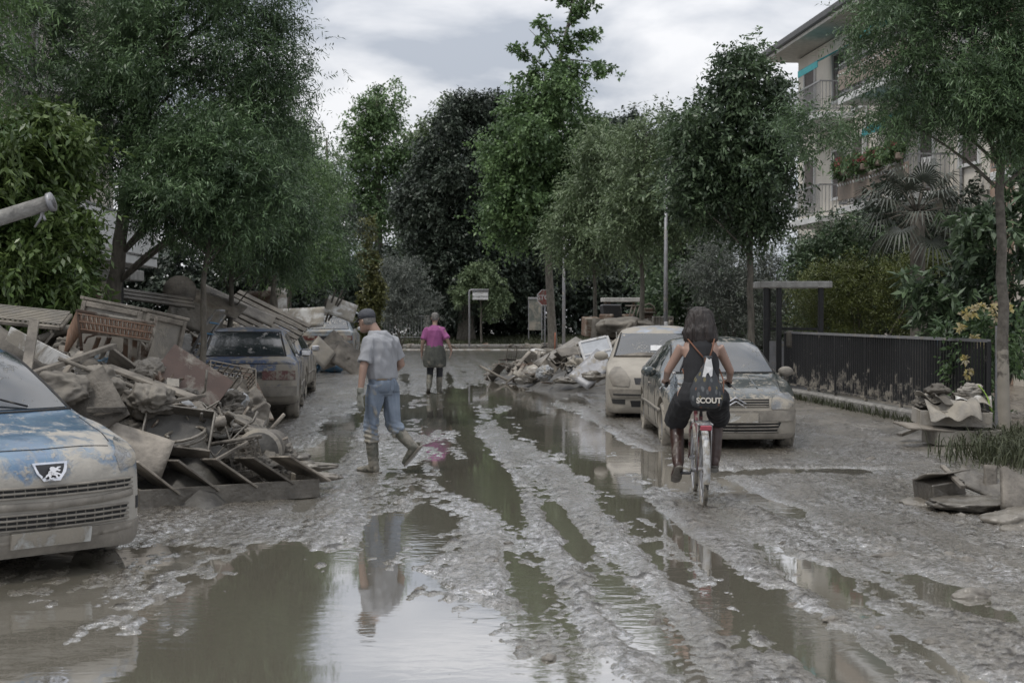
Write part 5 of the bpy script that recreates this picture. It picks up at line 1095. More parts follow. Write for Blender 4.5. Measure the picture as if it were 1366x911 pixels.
def rearcar(name, label, loc, head, paint, txt=None, windows=True, spec=boxy, lean=0):
    c = Car(name, label, loc, head, spec, paint); s = c
    rw = s.patch('rear_window', 'rear', [((-.60, .965), (.60, .965)), ((-.50, 1.30), (.50, 1.30))], GL if txt else GLm, off=.008, nx=14, ny=6)
    s.seam('rear', [(-.62, .96), (.62, .96), (.52, 1.31), (-.52, 1.31), (-.62, .96)], r=.014, name='window_seal')
    s.patch('windscreen', 'front', [((-.62, .9), (.62, .9)), ((-.52, 1.27), (.52, 1.27))], GLm, off=.008, nx=14, ny=6)
    s.both('side_window', [((1.55, .90), (2.25, .91)), ((1.9, 1.25), (2.25, 1.28))], GL); s.both('side_window', [((2.33, .91), (2.95, .92)), ((2.33, 1.28), (2.95, 1.27))], GL); s.both('side_window', [((3.02, .93), (3.52, .95)), ((3.02, 1.26), (3.22, 1.24))], GL)
    for sg in (-1, 1):
        s.patch('tail_lamp', 'rear', [((sg * .30, .62), (sg * .76, .62)), ((sg * .30, .755), (sg * .76, .755))], redl, off=.012, nx=8, ny=2)
        sd_ = 'left' if sg > 0 else 'right'
        s.seam(sd_, [(1.45, .28), (1.48, .85)], name='door_gap'); s.seam(sd_, [(2.29, .28), (2.29, .9)], name='door_gap'); s.seam(sd_, [(.95, .47), (2, .5), (2.95, .47)], name='side_moulding', m_=plast, r=.02, n=12); s.seam(sd_, [(2.98, .42), (3.05, .9)], name='door_gap')
    s.patch('lamp_band', 'rear', [((-.30, .64), (.30, .64)), ((-.30, .74), (.30, .74))], M['blackplastic'], off=.006, nx=6, ny=2)
    pl = s.patch('number_plate', 'rear', [((-.30, .63), (.10, .63)), ((-.30, .75), (.10, .75))], M['blackplastic'], off=.02, nx=6, ny=2, th=0)
    if txt: text_mesh(txt, .115, M['whitepaint'], 'lettering', pl or s.e, (4.325, -.08, .69), (R(90), 0, R(90)), bold=.002)
    s.patch('rear_bumper', 'rear', [((-.76, .40), (.76, .40)), ((-.76, .53), (.76, .53))], plast, off=.04, nx=18, ny=3)
    s.seam('rear', [(-.7, .86), (.7, .86)], name='tailgate_gap', r=.007)
    s.mirrors(1.55, .93, P_silv if not txt else paint)
    return c
hd = Vector((-.12, 1)).normalized()
def tailloc(xc, yc, hd, Lc): return (xc + hd.x * Lc, yc + hd.y * Lc)
x_, y_ = tailloc(gx(321, 22.1), 22.1, hd, 4.3 * 1.09)
rearcar('parked_car', 'old navy blue boxy car seen from behind with splashed rear window and tail lamp band', (x_, y_, .0), hd, P_blue2, '38085Z').e.scale = (1.09, 1.09, 1.06)
hd2 = Vector((-.065, 1)).normalized(); x_, y_ = tailloc(-4.86, 27.5, hd2, 4.3)
rearcar('parked_car', 'grey-blue car parked just beyond the old navy car, mirror and side coated in mud', (x_, y_, .02), hd2, P_blue3, spec=dict(boxy, top=[(a, b * (1.06 if b > 1 else 1.0)) for a, b in boxy['top']]))
hd3 = Vector((-.05, 1)).normalized(); x_, y_ = tailloc(gx(441, 44), 44, hd3, 4.3)
rearcar('parked_car', 'pale grey car half buried in rubble left of the walking man', (x_ - .1, y_, .28), hd3, P_grey)
# ---------------------------------------------------------------- debris: hero pieces first, then the loose pieces
def lump(name, r, m_, seed, flat=.6, amp=.28, parent=None, f=1.6, sub=4, folds=0):
    bm = bmesh.new(); bmesh.ops.create_icosphere(bm, subdivisions=sub, radius=1); V = np.array([v.co[:] for v in bm.verts])
    n = noise3(V, seed, f) * amp + (1 - np.abs(noise3(V, seed + 9, f * 1.9)) * 2.2) * amp * .38 + noise3(V, seed + 5, f * 4.5) * amp * .2
    if folds:
        W_ = (V + .55 * noise3(V, seed + 21, .9)[:, None]) @ np.array(Euler((seed, seed * 1.7, seed * .6)).to_matrix()) * np.array([1, 3.2, .8]); n = n + folds * ((1 - np.abs(noise3(W_, seed + 31, .9)) * 3.0) * .75 + (1 - np.abs(noise3(W_, seed + 41, 2.3)) * 3) * .3)
    V2 = V * (1 + n)[:, None] * np.array([r[0], r[1], r[2]]) if hasattr(r, '__len__') else V * (1 + n)[:, None] * np.array([r, r, r * flat])
    for v, c in zip(bm.verts, V2): v.co = c
    me = bpy.data.meshes.new(name); bm.to_mesh(me); bm.free(); me.polygons.foreach_set('use_smooth', np.ones(len(me.polygons), bool)); me.materials.append(m_)
    o = bpy.data.objects.new(name, me); C.objects.link(o)
    if parent is not None: o.parent = parent
    return o
def warp(o, amp, seed, f=1.5):
    me = o.data; V = np.empty(len(me.vertices) * 3, np.float32); me.vertices.foreach_get('co', V); V = V.reshape(-1, 3)
    for k in range(3): V[:, k] += amp * noise3(V + k * 7.7, seed + k * 31, f)
    me.vertices.foreach_set('co', V.ravel()); me.update(); return o
def sheet_mb(w_, h, th, n=10, m=10, fn=None):
    """thin board or cloth with real thickness, following z = fn(x, y)"""
    mb = MB(); vs = []; fn = fn or (lambda x, y: 0)
    for s in (1, -1):
        for j in range(m + 1):
            for i in range(n + 1):
                x = w_ * (i / n - .5); y = h * (j / m - .5); vs.append((x, y, fn(x, y) + s * th / 2))
    K = (n + 1) * (m + 1); fs = []
    for j in range(m):
        for i in range(n):
            a = j * (n + 1) + i; fs += [(a, a + 1, a + n + 2, a + n + 1), (K + a, K + a + n + 1, K + a + n + 2, K + a + 1)]
    e_ = [j for j in range(n + 1)] + [j * (n + 1) + n for j in range(1, m + 1)] + [m * (n + 1) + i for i in range(n - 1, -1, -1)] + [j * (n + 1) for j in range(m - 1, 0, -1)]
    for a, b in zip(e_, e_[1:] + e_[:1]): fs.append((a, K + a, K + b, b))
    return mb.add(vs, fs, True)
def put(o, x, y, D, rot): o.location = px(x, y, D); o.rotation_euler = tuple(R(a) for a in rot); return o

def louvre_tray():
    # shelf unit lying on its back with slanting fins: front edge measured (182,682)-(418,668)
    A = Vector((gx(186, 12.15), 12.1, .0)); B = Vector((gx(424, 12.9), 12.95, .0)); d = B - A; L_ = d.length; rz = math.atan2(d.y, d.x)
    e = empty('shelf_unit', A, rz, 'long muddy shelf frame on its back with slanting panels beside the blue hatchback', 'shelf unit')
    m = MB(); m.box((L_ / 2, 0, .09), (L_, .03, .17), bev=.005); m.build('front_board', M['wetmud'], e)
    m = MB(); m.box((L_ / 2, .62, .12), (L_, .03, .2), bev=.005); m.build('back_board', M['wetmud'], e)
    for x in (.02, L_ - .02): m = MB(); m.box((x, .31, .09), (.03, .59, .17), bev=.005); m.build('end_board', M['wetmud'], e)
    m = MB(); m.box((L_ / 2, .31, .012), (L_ - .1, .58, .02)); m.build('bottom_panel', M['dark'], e)
    for i in range(5):
        x = .18 + i * .345; m = MB(); m.box((x + .0, .22, .25), (.46, .50, .02), (R(-6), R(40 - i * 2), R(-6 + i)), .003); m.build('slanted_shelf', M['drymud'], e)
louvre_tray()
def wicker():
    D = 15.0; e = empty('wicker_crib', px(150, 470, D), (R(0), R(0), R(0)), 'brown wicker crib lying on the rubble in front of the grey cabinet, legs showing', 'crib')
    o = e.location
    def q(x, y, dd=0): return px(x, y, D + dd) - o
    fr = [q(104, 415), q(207, 432), q(200, 456), q(109, 442)]
    m = MB(); k = 34   # woven front as reeds
    for i in range(k):
        t0 = (i + .5) / k; a = fr[0].lerp(fr[1], t0); b = fr[3].lerp(fr[2], t0); m.tube([a, a.lerp(b, .3) + Vector((0, -.02 * (i % 2), 0)), a.lerp(b, .7) + Vector((0, .02 * (i % 2) - .01, 0)), b], .0085, 5)
    [m.tube([fr[0].lerp(fr[3], t) - Vector((0, .018, 0)), fr[1].lerp(fr[2], t) - Vector((0, .018, 0))], .010, 6) for t in (.12, .5, .88)]
    m.build('front_panel', M['wicker'], e)
    bk = [q(98, 417, .0), q(85, 458, .55), q(88, 470, .55), q(108, 442, 0)]
    m = MB()
    for i in range(20):
        t0 = i / 19; a = q(103, 415).lerp(q(92, 440, .55), t0); b = q(108, 444).lerp(q(86, 474, .55), t0); m.tube([a, b], .014, 5)
    m.build('side_panel', M['wicker'], e)
    m = MB(); m.tube([fr[0], fr[1]], .02, 8); m.tube([fr[3], fr[3].lerp(fr[2], .5) + Vector((0, 0, .02)), fr[2]], .018, 8); m.tube([fr[0] + Vector((0, 0, .02)), q(109, 470)], .018, 8); m.tube([q(209, 422), q(203, 450), q(194, 476)], .018, 8)
    m.tube([q(112, 458), q(116, 450), q(128, 446), q(160, 448), q(185, 452), q(194, 462), q(195, 474)], .012, 7); m.build('rim_frame', M['mudwood'], e)
    for i, x in enumerate((132, 146, 168, 180, 192)):
        m = MB(); m.beam(q(x - 14 + (12 if i > 1 else 0), 490 - (4 if i < 2 else -4), .25), q(x, 450, .05), .05, .018); m.build('slat', M['mudwood'], e)
wicker()
def cabinet():
    D = 15.9; e = empty('cabinet', px(172, 452, D), (R(-8), R(9), R(-24)), 'upturned grey wooden cabinet with framed panels behind the wicker crib', 'cabinet')
    m = MB(); m.box((0, 0, 0), (.86, .74, .66), bev=.01); m.build('carcass', M['mudgrey'], e)
    def framed(parent, c, w_, h, rot, nm, split=0):
        m = MB(); t = .06
        for a in (-1, 1): m.box((a * (w_ / 2 - t / 2), 0, 0), (t, h, .035), bev=.005); m.box((0, a * (h / 2 - t / 2), 0), (w_ - 2 * t - .004, t, .032), bev=.005)
        if split: m.box((0, 0, 0), (t, h - 2 * t - .004, .03), bev=.004)
        o = m.build(nm, M['drymud'], parent); o.location = c; o.rotation_euler = rot
        return o
    framed(e, (0, 0, .345), .92, .80, (0, 0, 0), 'top_frame', 1); framed(e, (0, -.385, 0), .84, .64, (R(90), 0, 0), 'door_frame'); framed(e, (.445, 0, 0), .72, .64, (R(90), 0, R(90)), 'side_frame')
    m = MB(); m.ball((.3, -.42, .05), .02); m.build('door_knob', M['metal'], e)
cabinet()
def mattress_base():
    D = 16.2; e = empty('spring_base', px(38, 424, D), (R(14), R(6), R(8)), 'pale perforated bed base lying across the top of the heap, far left', 'bed base')
    m = MB(); W_, H_ = .82, .6; fn = lambda x, y: -.45 * (x / .98) ** 2 * .5
    m = MB()
    for s in (-1, 1): m.beam((-W_ / 2, s * H_ / 2, 0), (W_ / 2, s * H_ / 2, -.0), .05, .05, bev=.01); m.beam((s * W_ / 2, -H_ / 2, 0), (s * W_ / 2, H_ / 2, 0), .05, .05, bev=.01)
    m.build('frame', M['drymud'], e)
    m = MB(); n = 15
    for i in range(n): x = -W_ / 2 + W_ * (i + .5) / n; m.beam((x, -H_ / 2, .03), (x, H_ / 2, .03), .028, .012)
    for i in range(9): y = -H_ / 2 + H_ * (i + .5) / 9; m.beam((-W_ / 2, y, .045), (W_ / 2, y, .045), .035, .012)
    m.build('lattice', M['mudgrey'], e)
mattress_base()
def boiler():
    D = 13.6; a = px(-30, 452, D); b = px(78, 520, D); e = empty('water_boiler', (a + b) / 2, 0, 'long pale muddy cylinder, a boiler, sloping down from the far left', 'boiler'); o = e.location
    m = MB(); d = (b - a).normalized(); m.tube([a - o, (a - o) + d * .02, (b - o) * .6, b - o - d * .05, b - o, b - o + d * .03], [.2, .215, .215, .215, .19, .12], 24); m.build('tank', M['drymud'], e)
    m = MB(); [m.tube([(a - o).lerp(b - o, t) - d * .012, (a - o).lerp(b - o, t) + d * .012], [.22, .22], 24) for t in (.12, .88)]; m.build('band', M['metal'], e)
    a = px(60, 445, D + .5); m = MB(); m.prism([(0, 0), (.62, -.32), (.60, -.40), (.30, -.34), (-.05, -.12)], -.015, .015, Matrix.Rotation(R(90), 3, 'X'), (0, 0, 0)); o2 = m.build('board', M['mudwhite'], None, px(15, 436, D - .25)); tag(o2, 'clean white triangular panel lying on the pale boiler', 'panel')
boiler()
def single(mb, nm, label, cat, m_, loc, rot, group=None, wp=0, seed=1):
    o = mb.build(nm, m_, None, loc, tuple(R(a) for a in rot))
    if wp: warp(o, wp, seed)
    return tag(o, label, cat, group)
def bm_between(nm, label, cat, m_, a, b, w_, t, r=None):
    """a long piece lying from point a to point b (pixel, pixel, depth)"""
    A = px(*a); B = px(*b); m = MB(); 
    if r: m.tube([A - A, (B - A) * .5 + Vector((.0, .01, .012)), B - A], r, 10)
    else: m.beam((0, 0, 0), B - A, w_, t, bev=.004)
    return tag(m.build(nm, m_, None, A), label, cat)
bm_between('plank', 'double batten standing upright against the boiler', 'plank', M['drymud'], (34, 502, 12.6), (46, 428, 13.0), .09, .035)
bm_between('plank', 'pale round-edged plank sloping up from the blue bonnet to the crib', 'plank', M['drymud'], (30, 503, 12.3), (152, 461, 13.9), .07, .045)
bm_between('plank', 'batten crossing under the pale plank near the crib legs', 'plank', M['drymud'], (75, 512, 12.9), (108, 470, 13.4), .06, .035)
bm_between('pole', 'long thin pole lying diagonally across the middle of the front heap', 'pole', M['drymud'], (78, 478, 12.9), (232, 540, 13.4), 0, 0, .02)
bm_between('plank', 'long flat board with torn edge across the heap below the crib', 'board', M['drymud'], (140, 488, 13.8), (262, 532, 13.5), .20, .03)
bm_between('plank', 'short batten lying level in the cloth-covered front slope', 'plank', M['drymud'], (116, 547, 12.5), (168, 546, 12.5), .06, .05)
bm_between('plank', 'plank edge leaning toward the brown panel', 'plank', M['drymud'], (226, 536, 13.3), (274, 527, 13.4), .06, .03)
bm_between('plank', 'long board with light edge pointing at the puddles below the tub', 'plank', M['drymud'], (300, 550, 14.2), (366, 585, 13.9), .12, .03)
bm_between('plank', 'thin stake sticking out over the slanting shelves', 'plank', M['drymud'], (280, 618, 12.7), (330, 590, 13.0), .03, .03)
bm_between('plank', 'brown and grey plank leaning beside the tail lamp of the old navy car', 'plank', M['mudwood'], (357, 560, 18.5), (325, 487, 20.0), .16, .03)
m = MB(); m.box((0, 0, 0), (.72, .02, .42), bev=.003); single(m, 'board', 'dark brown wooden panel, muddy in patches, left of the old navy car', 'panel', mat('brown_door_panel', (.10, .062, .047), .6, mud=.55, mudscale=2.6), px(258, 503, 14.6), (-38, 33, 4))
# open tray / drawer with wooden lip
def drawer(label, loc, rot, s=(.6, .42, .12), m1='wetmud'):
    e = empty('drawer', loc, tuple(R(a) for a in rot), label, 'drawer'); w_, d, h = s; m = MB()
    for a in (-1, 1): m.box((a * w_ / 2, 0, 0), (.018, d, h), bev=.003); m.box((0, a * d / 2, 0), (w_ - .02, .018, h), bev=.003)
    m.build('side_board', M[m1], e); m = MB(); m.box((0, 0, -h / 2), (w_ - .02, d - .02, .01)); m.build('bottom_panel', M['heap'], e); m = MB(); m.box((0, -d / 2 - .018, 0), (w_ + .04, .018, h * 1.25), bev=.004); m.build('front_board', M['drymud'], e); return e
drawer('dark open drawer tipped up behind the slanting shelves', px(237, 573, 12.9), (52, 8, 8))
drawer('open drawer upside down below the torn long board', px(205, 555, 13.2), (-35, 20, 30), (.5, .4, .1))
m = sheet_mb(.62, .42, .012, 8, 8, lambda x, y: .03 * math.sin(4 * x) * math.cos(3 * y)); single(m, 'metal_sheet', 'bent mud-coated sheet between the blue bonnet and the dark drawer', 'sheet', M['drymud'], px(178, 598, 12.5), (48, 22, 14))
m = sheet_mb(.5, .55, .012, 8, 8, lambda x, y: .02 * math.sin(4 * x)); single(m, 'metal_sheet', 'triangular-looking muddy board above the bent sheet', 'sheet', M['drymud'], px(122, 540, 12.6), (62, -30, 12))
def bucket(label, a, b, r, nm='bucket'):
    A = px(*a); B = px(*b); e = empty(nm, A, 0, label, 'bucket'); d = B - A; m = MB(); n = d.normalized()
    prof = [(A - A, r), (d * .15, r * .99), (d, r * .72)]; m.tube([p for p, _ in prof], [q for _, q in prof], 24, cap=True); m.build('body', M['drymud'], e)
    m = MB(); m.tube([-n * .006, n * .02], [r * 1.06, r * 1.06], 24); m.build('rim', M['mudgrey'], e)
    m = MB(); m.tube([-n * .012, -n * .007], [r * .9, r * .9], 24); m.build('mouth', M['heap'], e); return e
bucket('tub on its side with round dark mouth facing the road', (345, 603, 13.6), (365, 592, 14.5), .21, 'tub')
bucket('large rounded drum half sunk behind the crate', (318, 585, 14.2), (285, 575, 14.8), .23, 'drum')
bucket('small cylinder pot lying on top of the front heap', (128, 505, 13.4), (120, 490, 13.9), .12, 'pot')
bm_between('pipe', 'thick short pipe end above the round drum', 'pipe', M['drymud'], (272, 570, 13.4), (300, 561, 13.5), 0, 0, .05)
def crate(label, loc, rot, s=(.34, .26, .24), cat='crate', grp=None):
    e = empty('crate', loc, tuple(R(a) for a in rot), label, cat, grp); w_, d, h = s
    for a in (-1, 1):
        for ax in (0, 1):
            m = MB(); ln = w_ if ax == 0 else d; n = 7
            for i in range(n + 1):
                t = -ln / 2 + ln * i / n; m.box((t, a * d / 2, 0) if ax == 0 else (a * w_ / 2, t, 0), (.012, .012, h))
            for z in (-h / 2, -h / 6, h / 6, h / 2): m.box((0, a * d / 2, z) if ax == 0 else (a * w_ / 2, 0, z), (ln, .014, .016) if ax == 0 else (.014, ln, .016))
            m.build('slatted_side', M['drymud'], e)
    m = MB(); m.box((0, 0, -h / 2), (w_, d, .012)); m.build('base', M['drymud'], e); return e
crate('small slatted crate at the road end of the slanting shelves', px(328, 612, 13.3), (10, 78, 12))
crate('dark green wire rack lying against the old navy car', px(305, 512, 18.4), (60, 12, 30), (.62, .4, .3), 'rack')
# tubular ladder on the heap behind the navy car
def ladder():
    D = 21; A = px(262, 470, D); e = empty('step_ladder', A, 0, 'bent tubular step ladder poking up left of the navy car roof', 'ladder'); q = lambda x, y, dd=0: px(x, y, D + dd) - A
    m = MB(); m.tube([q(255, 470), q(275, 432), q(288, 414), q(300, 415)], .022, 8); m.tube([q(272, 474, .3), q(285, 440, .3), q(300, 420, .3)], .022, 8); m.build('rail', M['metal'], e)
    m = MB(); [m.beam(q(262 + i * 8, 458 - i * 14), q(275 + i * 8, 460 - i * 14, .3), .05, .02) for i in range(3)]; m.build('tread', M['bluecloth'], e)
ladder()
# slatted white panels of the far heap crest
def slat_panel(label, c, rot, w_, h, n, m_='mudwhite'):
    e = empty('slatted_panel', c, tuple(R(a) for a in rot), label, 'panel'); m = MB()
    for i in range(n): m.box((0, -h / 2 + h * (i + .5) / n, 0), (w_, h / n * .72, .03), bev=.004)
    for s in (-1, 0, 1): m.box((s * w_ * .42, 0, -.025), (.05, h, .022))
    m.build('slats', M[m_], e); return e
slat_panel('wide slatted bed frame sloping down behind the navy car roof', px(352, 425, 27.5), (38, 24, -18), 1.7, .8, 6, 'drymud')
slat_panel('slatted white frame piece at the crest left of the round table top', px(210, 398, 23.5), (22, 8, 20), 1.2, .5, 3, 'drymud')
m = MB(); m.lathe([(0, -.02), (.27, -.02), (.28, 0), (.27, .02), (0, .02)], n=28); single(m, 'round_table_top', 'round pale disc standing on the crest of the left heap', 'table top', M['drymud'], px(240, 389, 24), (78, 0, 12))
def board_at(label, x, y, D, w_, h, rot, m_='drymud', th=.025, nm='board', cat='board'):
    m = sheet_mb(w_, h, th, 6, 6, lambda a, b: .02 * math.sin(3 * a + x) * math.cos(4 * b)); return single(m, nm, label, cat, M[m_], px(x, y, D), rot)
board_at('dark brown-grey slab leaning under the white boards, left of the twin thin trunks', 262, 420, 24.5, .95, .6, (62, 22, 10), 'wetmud')
board_at('long pale board along the crest beside the round disc', 278, 402, 25, 1.3, .45, (30, 18, -12), 'drymud'); board_at('pale board propped on the crest between the trunks', 318, 408, 26, 1.4, .4, (28, 24, 8), 'drymud')
board_at('white framed whiteboard lying tilted beyond the navy car', 400, 424, 36, 1.25, .55, (62, -3, -6), 'mudwhite', .05, 'board', 'panel')
board_at('upright pale panel between trunks beyond the whiteboard', 370, 404, 37, .5, .8, (84, 4, 20), 'mudwhite', .05, 'board', 'panel'); board_at('brown cupboard side standing beyond the slatted bed frame', 343, 410, 35, .7, .8, (84, 0, -15), 'mudwood', .05); board_at('rounded grey chair back standing beside the upright pale panel', 356, 408, 35.5, .55, .75, (86, -4, 10), 'drymud', .05)
board_at('large square beige board leaning toward the walking man', 468, 480, 40.5, 1.05, .8, (58, 32, 12), 'drymud'); board_at('grey board leaning behind the beige board', 448, 462, 42, .8, .7, (60, 40, -8), 'drymud'); board_at('pale board propped below the half-buried car', 442, 474, 40.5, .85, .7, (50, -24, 20), 'drymud'); board_at('dark board left of the beige board', 428, 470, 40, .7, .7, (60, 45, 20), 'mudgrey')
board_at('white crumpled sheet on top of the far heap behind the cap', 455, 412, 42, .9, .7, (50, 20, 10), 'mudwhite')
for i, (x0, y0, x1, y1) in enumerate(((428, 428, 436, 398), (434, 430, 448, 386), (438, 428, 457, 387), (441, 424, 458, 396))):
    bm_between('plank', ('thin stake on the far heap, leftmost of four', 'long thin stake on the far heap, second of four from the left', 'longest pale stake on the far heap', 'short stake at the right of the far heap stakes')[i], 'stake', M['drymud'], (x0, y0, 42), (x1, y1, 42), .07, .05)
# tyre tube / blue tank beside second car
m = MB(); m.tube([(0, 0, 0), (.3, .1, -.05), (.5, .4, -.08)], [.12, .16, .13], 14); single(m, 'blue_canister', 'dark blue muddy canister at the foot of the rubble beyond the second car', 'canister', M['bluecloth'], px(428, 488, 41), (0, 0, 0))
def clod(label, x, y, D, r, seed, m_='wetmud', fl=.5, nm='mud_clod', cat='mud clod', grp=None, rz=0):
    o = lump(nm, r, M[m_], seed, fl, .36, f=1.2, sub=5 if m_ in ('cloth', 'mudgrey') else 4, folds=.2 if m_ in ('cloth', 'mudgrey') else .06); o.location = px(x, y, D); o.rotation_euler.z = rz; return tag(o, label, cat, grp)
clod('mud-filled sack slumped against the old navy car bumper', 300, 545, 17.3, (.3, .26, .26), 5, 'drymud', nm='sack', cat='sack'); clod('dark lumpy bag beside the leaning brown plank', 333, 548, 18.2, (.22, .2, .24), 6, 'cloth', nm='sack', cat='sack')
clod('big soaked bundle of clothes in the middle of the front heap', 196, 535, 13.0, (.2, .17, .14), 7, 'cloth', nm='cloth_bundle', cat='cloth bundle'); clod('wrinkled fabric heap right behind the blue bonnet', 70, 522, 12.7, (.34, .25, .16), 8, 'cloth', nm='cloth_bundle', cat='cloth bundle')
clod('flat mud-covered cushion behind the windscreen of the blue hatchback', 95, 532, 12.9, (.42, .3, .12), 9, 'drymud', nm='cushion', cat='cushion'); clod('bundle of cloth on top of the small pot', 135, 515, 13.2, (.2, .2, .16), 10, 'cloth', nm='cloth_bundle', cat='cloth bundle')
for i, (x, y, D, r) in enumerate(((398, 622, 14.1, (.32, .08, .05)), (412, 636, 13.6, (.28, .07, .05)), (388, 614, 14.4, (.22, .1, .07)))):
    clod(('root-like mud ridge pointing at the man from the tub', 'lower muddy root beside the tub', 'short muddy stump next to the tub')[i], x, y, D, r, 20 + i, 'wetmud', nm='muddy_branch', cat='branch', rz=-.2)
# hose coil
m = MB(); pts = [(.17 * math.cos(t * .5) * (1 + .1 * math.sin(t)), .17 * math.sin(t * .5), .012 * t * .3) for t in range(34)]; m.tube(pts, .016, 6); single(m, 'hose_coil', 'coiled muddy hose behind the slanting shelves', 'hose', M['wetmud'], px(250, 592, 12.9), (12, -8, 0))

# ---- loose pieces: prototypes, then individual copies
PROTO = {}
def proto_add(kind, o): PROTO.setdefault(kind, []).append(o)
def make_protos():
    rg = random.Random(7)
    for i in range(3):
        m = MB(); L_ = (1.2, .85, .6)[i]; k = 6; w_ = (.11, .09, .14)[i]
        for j in range(k): m.box((-L_ / 2 + L_ * (j + .5) / k, .008 * math.sin(j * 1.3), 0), (L_ / k + .001, w_, .026), (0, 0, .02 * math.sin(j * 2 + i)))
        o = sheet_mb(L_, w_, .026, 10, 2, lambda x, y, i=i: .03 * math.sin(2 * x + i)).build('plank', M[('drymud', 'mudwood', 'drymud')[i]]); proto_add('plank', tag(o, 'x', 'plank'))
    for i in range(3):
        m = MB(); L_ = (.75, .5, .95)[i]; m.beam((-L_ / 2, 0, 0), (L_ / 2, .01, .01), (.035, .05, .028)[i], .018, bev=.003); proto_add('lath', tag(warp(m.build('lath', M[('drymud', 'mudwood', 'wetmud')[i]]), .01, i), 'x', 'lath'))
    for i in range(3):
        o = lump('bin_bag', (.26, .23, .2), mat('bag_plastic', ((.03, .032, .035), (.30, .31, .32), (.06, .13, .19))[i], .3, mud=.52, mudscale=4), 150 + i * 7, amp=.3, f=1.1, sub=5, folds=.22); proto_add('bin_bag', tag(o, 'x', 'bag'))
    for i in range(2):
        o = sheet_mb((1.0, .8)[i], (.7, .75)[i], .13, 12, 10, lambda x, y, i=i: .10 * math.sin(2.4 * x + i) * math.cos(2 * y)).build('mattress', M[('mudgrey', 'cloth')[i]]); proto_add('mattress', tag(warp(o, .03, i + 60, 4), 'x', 'mattress'))
    for i in range(5):
        w_, h = ((.52, .36), (.4, .34), (.78, .28), (.34, .46), (.46, .42))[i]; m = sheet_mb(w_, h, .022, 8, 8, lambda x, y, i=i: .025 * math.sin(3 * x + i) * math.cos(3 * y + i * 2))
        o = m.build('board', M[('drymud', 'mudgrey', 'drymud', 'mudwhite', 'mudwood')[i]])
        me = o.data; V = np.empty(len(me.vertices) * 3, np.float32); me.vertices.foreach_get('co', V); V = V.reshape(-1, 3)   # snapped corner
        c = V[:, 0] / w_ + V[:, 1] / h; ex = np.clip(c - .55, 0, 1); V[:, 0] -= ex * w_ * .5; V[:, 1] -= ex * h * .5; me.vertices.foreach_set('co', V.ravel()); proto_add('board', tag(o, 'x', 'board'))
    for i in range(2):
        e = empty('cupboard_door', (0, 0, 0), 0, 'x', 'cupboard door'); w_, h = ((.42, .7), (.38, .52))[i]
        m = MB(); m.box((0, 0, 0), (w_, h, .018), bev=.003); m.build('panel', M[('drymud', 'mudwood')[i]], e)
        m = MB()
        for a in (-1, 1): m.box((a * (w_ / 2 - .03), 0, .014), (.055, h, .016), bev=.003); m.box((0, a * (h / 2 - .03), .014), (w_ - .115, .055, .014), bev=.003)
        m.build('raised_frame', M[('drymud', 'mudwhite')[i]], e); proto_add('cupboard_door', e)
    for i in range(5):
        o = lump('cloth_bundle', (.26, .2, .13), M['cloth'], 100 + i * 7, amp=.42, f=1.1 + .2 * i, sub=5, folds=.2); proto_add('cloth_bundle', tag(o, 'x', 'cloth bundle'))
    for i in range(4):
        o = lump('mud_clod', (.16, .13, .08), M[('wetmud', 'drymud')[i % 2]], 200 + i * 5, amp=.42, f=1.7, sub=3); proto_add('mud_clod' if i % 2 else 'wet_clod', tag(o, 'x', 'mud clod'))
    for i in range(2):
        m = MB(); pts = [(-.45 + .15 * k, .05 * math.sin(k * 1.7 + i), .04 * math.cos(k * 2.1)) for k in range(7)]; m.tube(pts, [.022, .02, .018, .017, .014, .01, .006], 7)
        m.tube([pts[3], (pts[3][0] + .12, .12, .1), (pts[3][0] + .2, .22, .12)], [.012, .009, .004], 6); proto_add('branch', tag(m.build('branch', M['wetmud']), 'x', 'branch'))
    m = MB(); m.tube([(-.5, 0, 0), (.5, 0, 0)], .028, 10); proto_add('pipe', tag(m.build('pipe', M['drymud']), 'x', 'pipe'))
    for i in range(2):
        e = empty('drawer', (0, 0, 0), 0, 'x', 'drawer'); w_, d, h = ((.5, .4, .13), (.36, .3, .1))[i]; m = MB()
        for a in (-1, 1): m.box((a * w_ / 2, 0, 0), (.015, d, h), bev=.003); m.box((0, a * d / 2, 0), (w_ - .016, .015, h), bev=.003)
        m.build('side_board', M['drymud'], e); m = MB(); m.box((0, 0, -h / 2), (w_ - .02, d - .02, .01)); m.build('bottom_panel', M['mudwood'], e); proto_add('drawer', e)
    e = empty('chair', (0, 0, 0), 0, 'x', 'chair'); m = MB(); m.box((0, 0, 0), (.42, .42, .035), bev=.01); m.build('seat', M['drymud'], e)
    for sx in (-1, 1):
        for sy in (-1, 1): m = MB(); m.tube([(sx * .18, sy * .18, 0), (sx * .2, sy * .2, -.43)], .016, 6); m.build('leg', M['drymud'], e)
    m = MB(); m.tube([(-.19, .2, 0), (-.2, .25, .4), (0, .26, .47), (.2, .25, .4), (.19, .2, 0)], .016, 6); [m.tube([(x, .21, 0), (x, .255, .44)], .009, 5) for x in (-.1, 0, .1)]; m.build('backrest', M['drymud'], e); proto_add('chair', e)
    for i in range(2):
        e = empty('carton', (0, 0, 0), 0, 'x', 'carton'); m = MB(); m.box((0, 0, 0), ((.4, .3, .26), (.32, .3, .2))[i], bev=.012); warp(m.build('box_body', M[('mudgrey', 'drymud')[i]], e), .03, i + 3, 2)
        m = MB(); m.box((.24, 0, .13), (.16, .29, .008), (0, R(25), 0)); m.build('flap', M['mudgrey'], e); proto_add('carton', e)
make_protos()
USED = {}
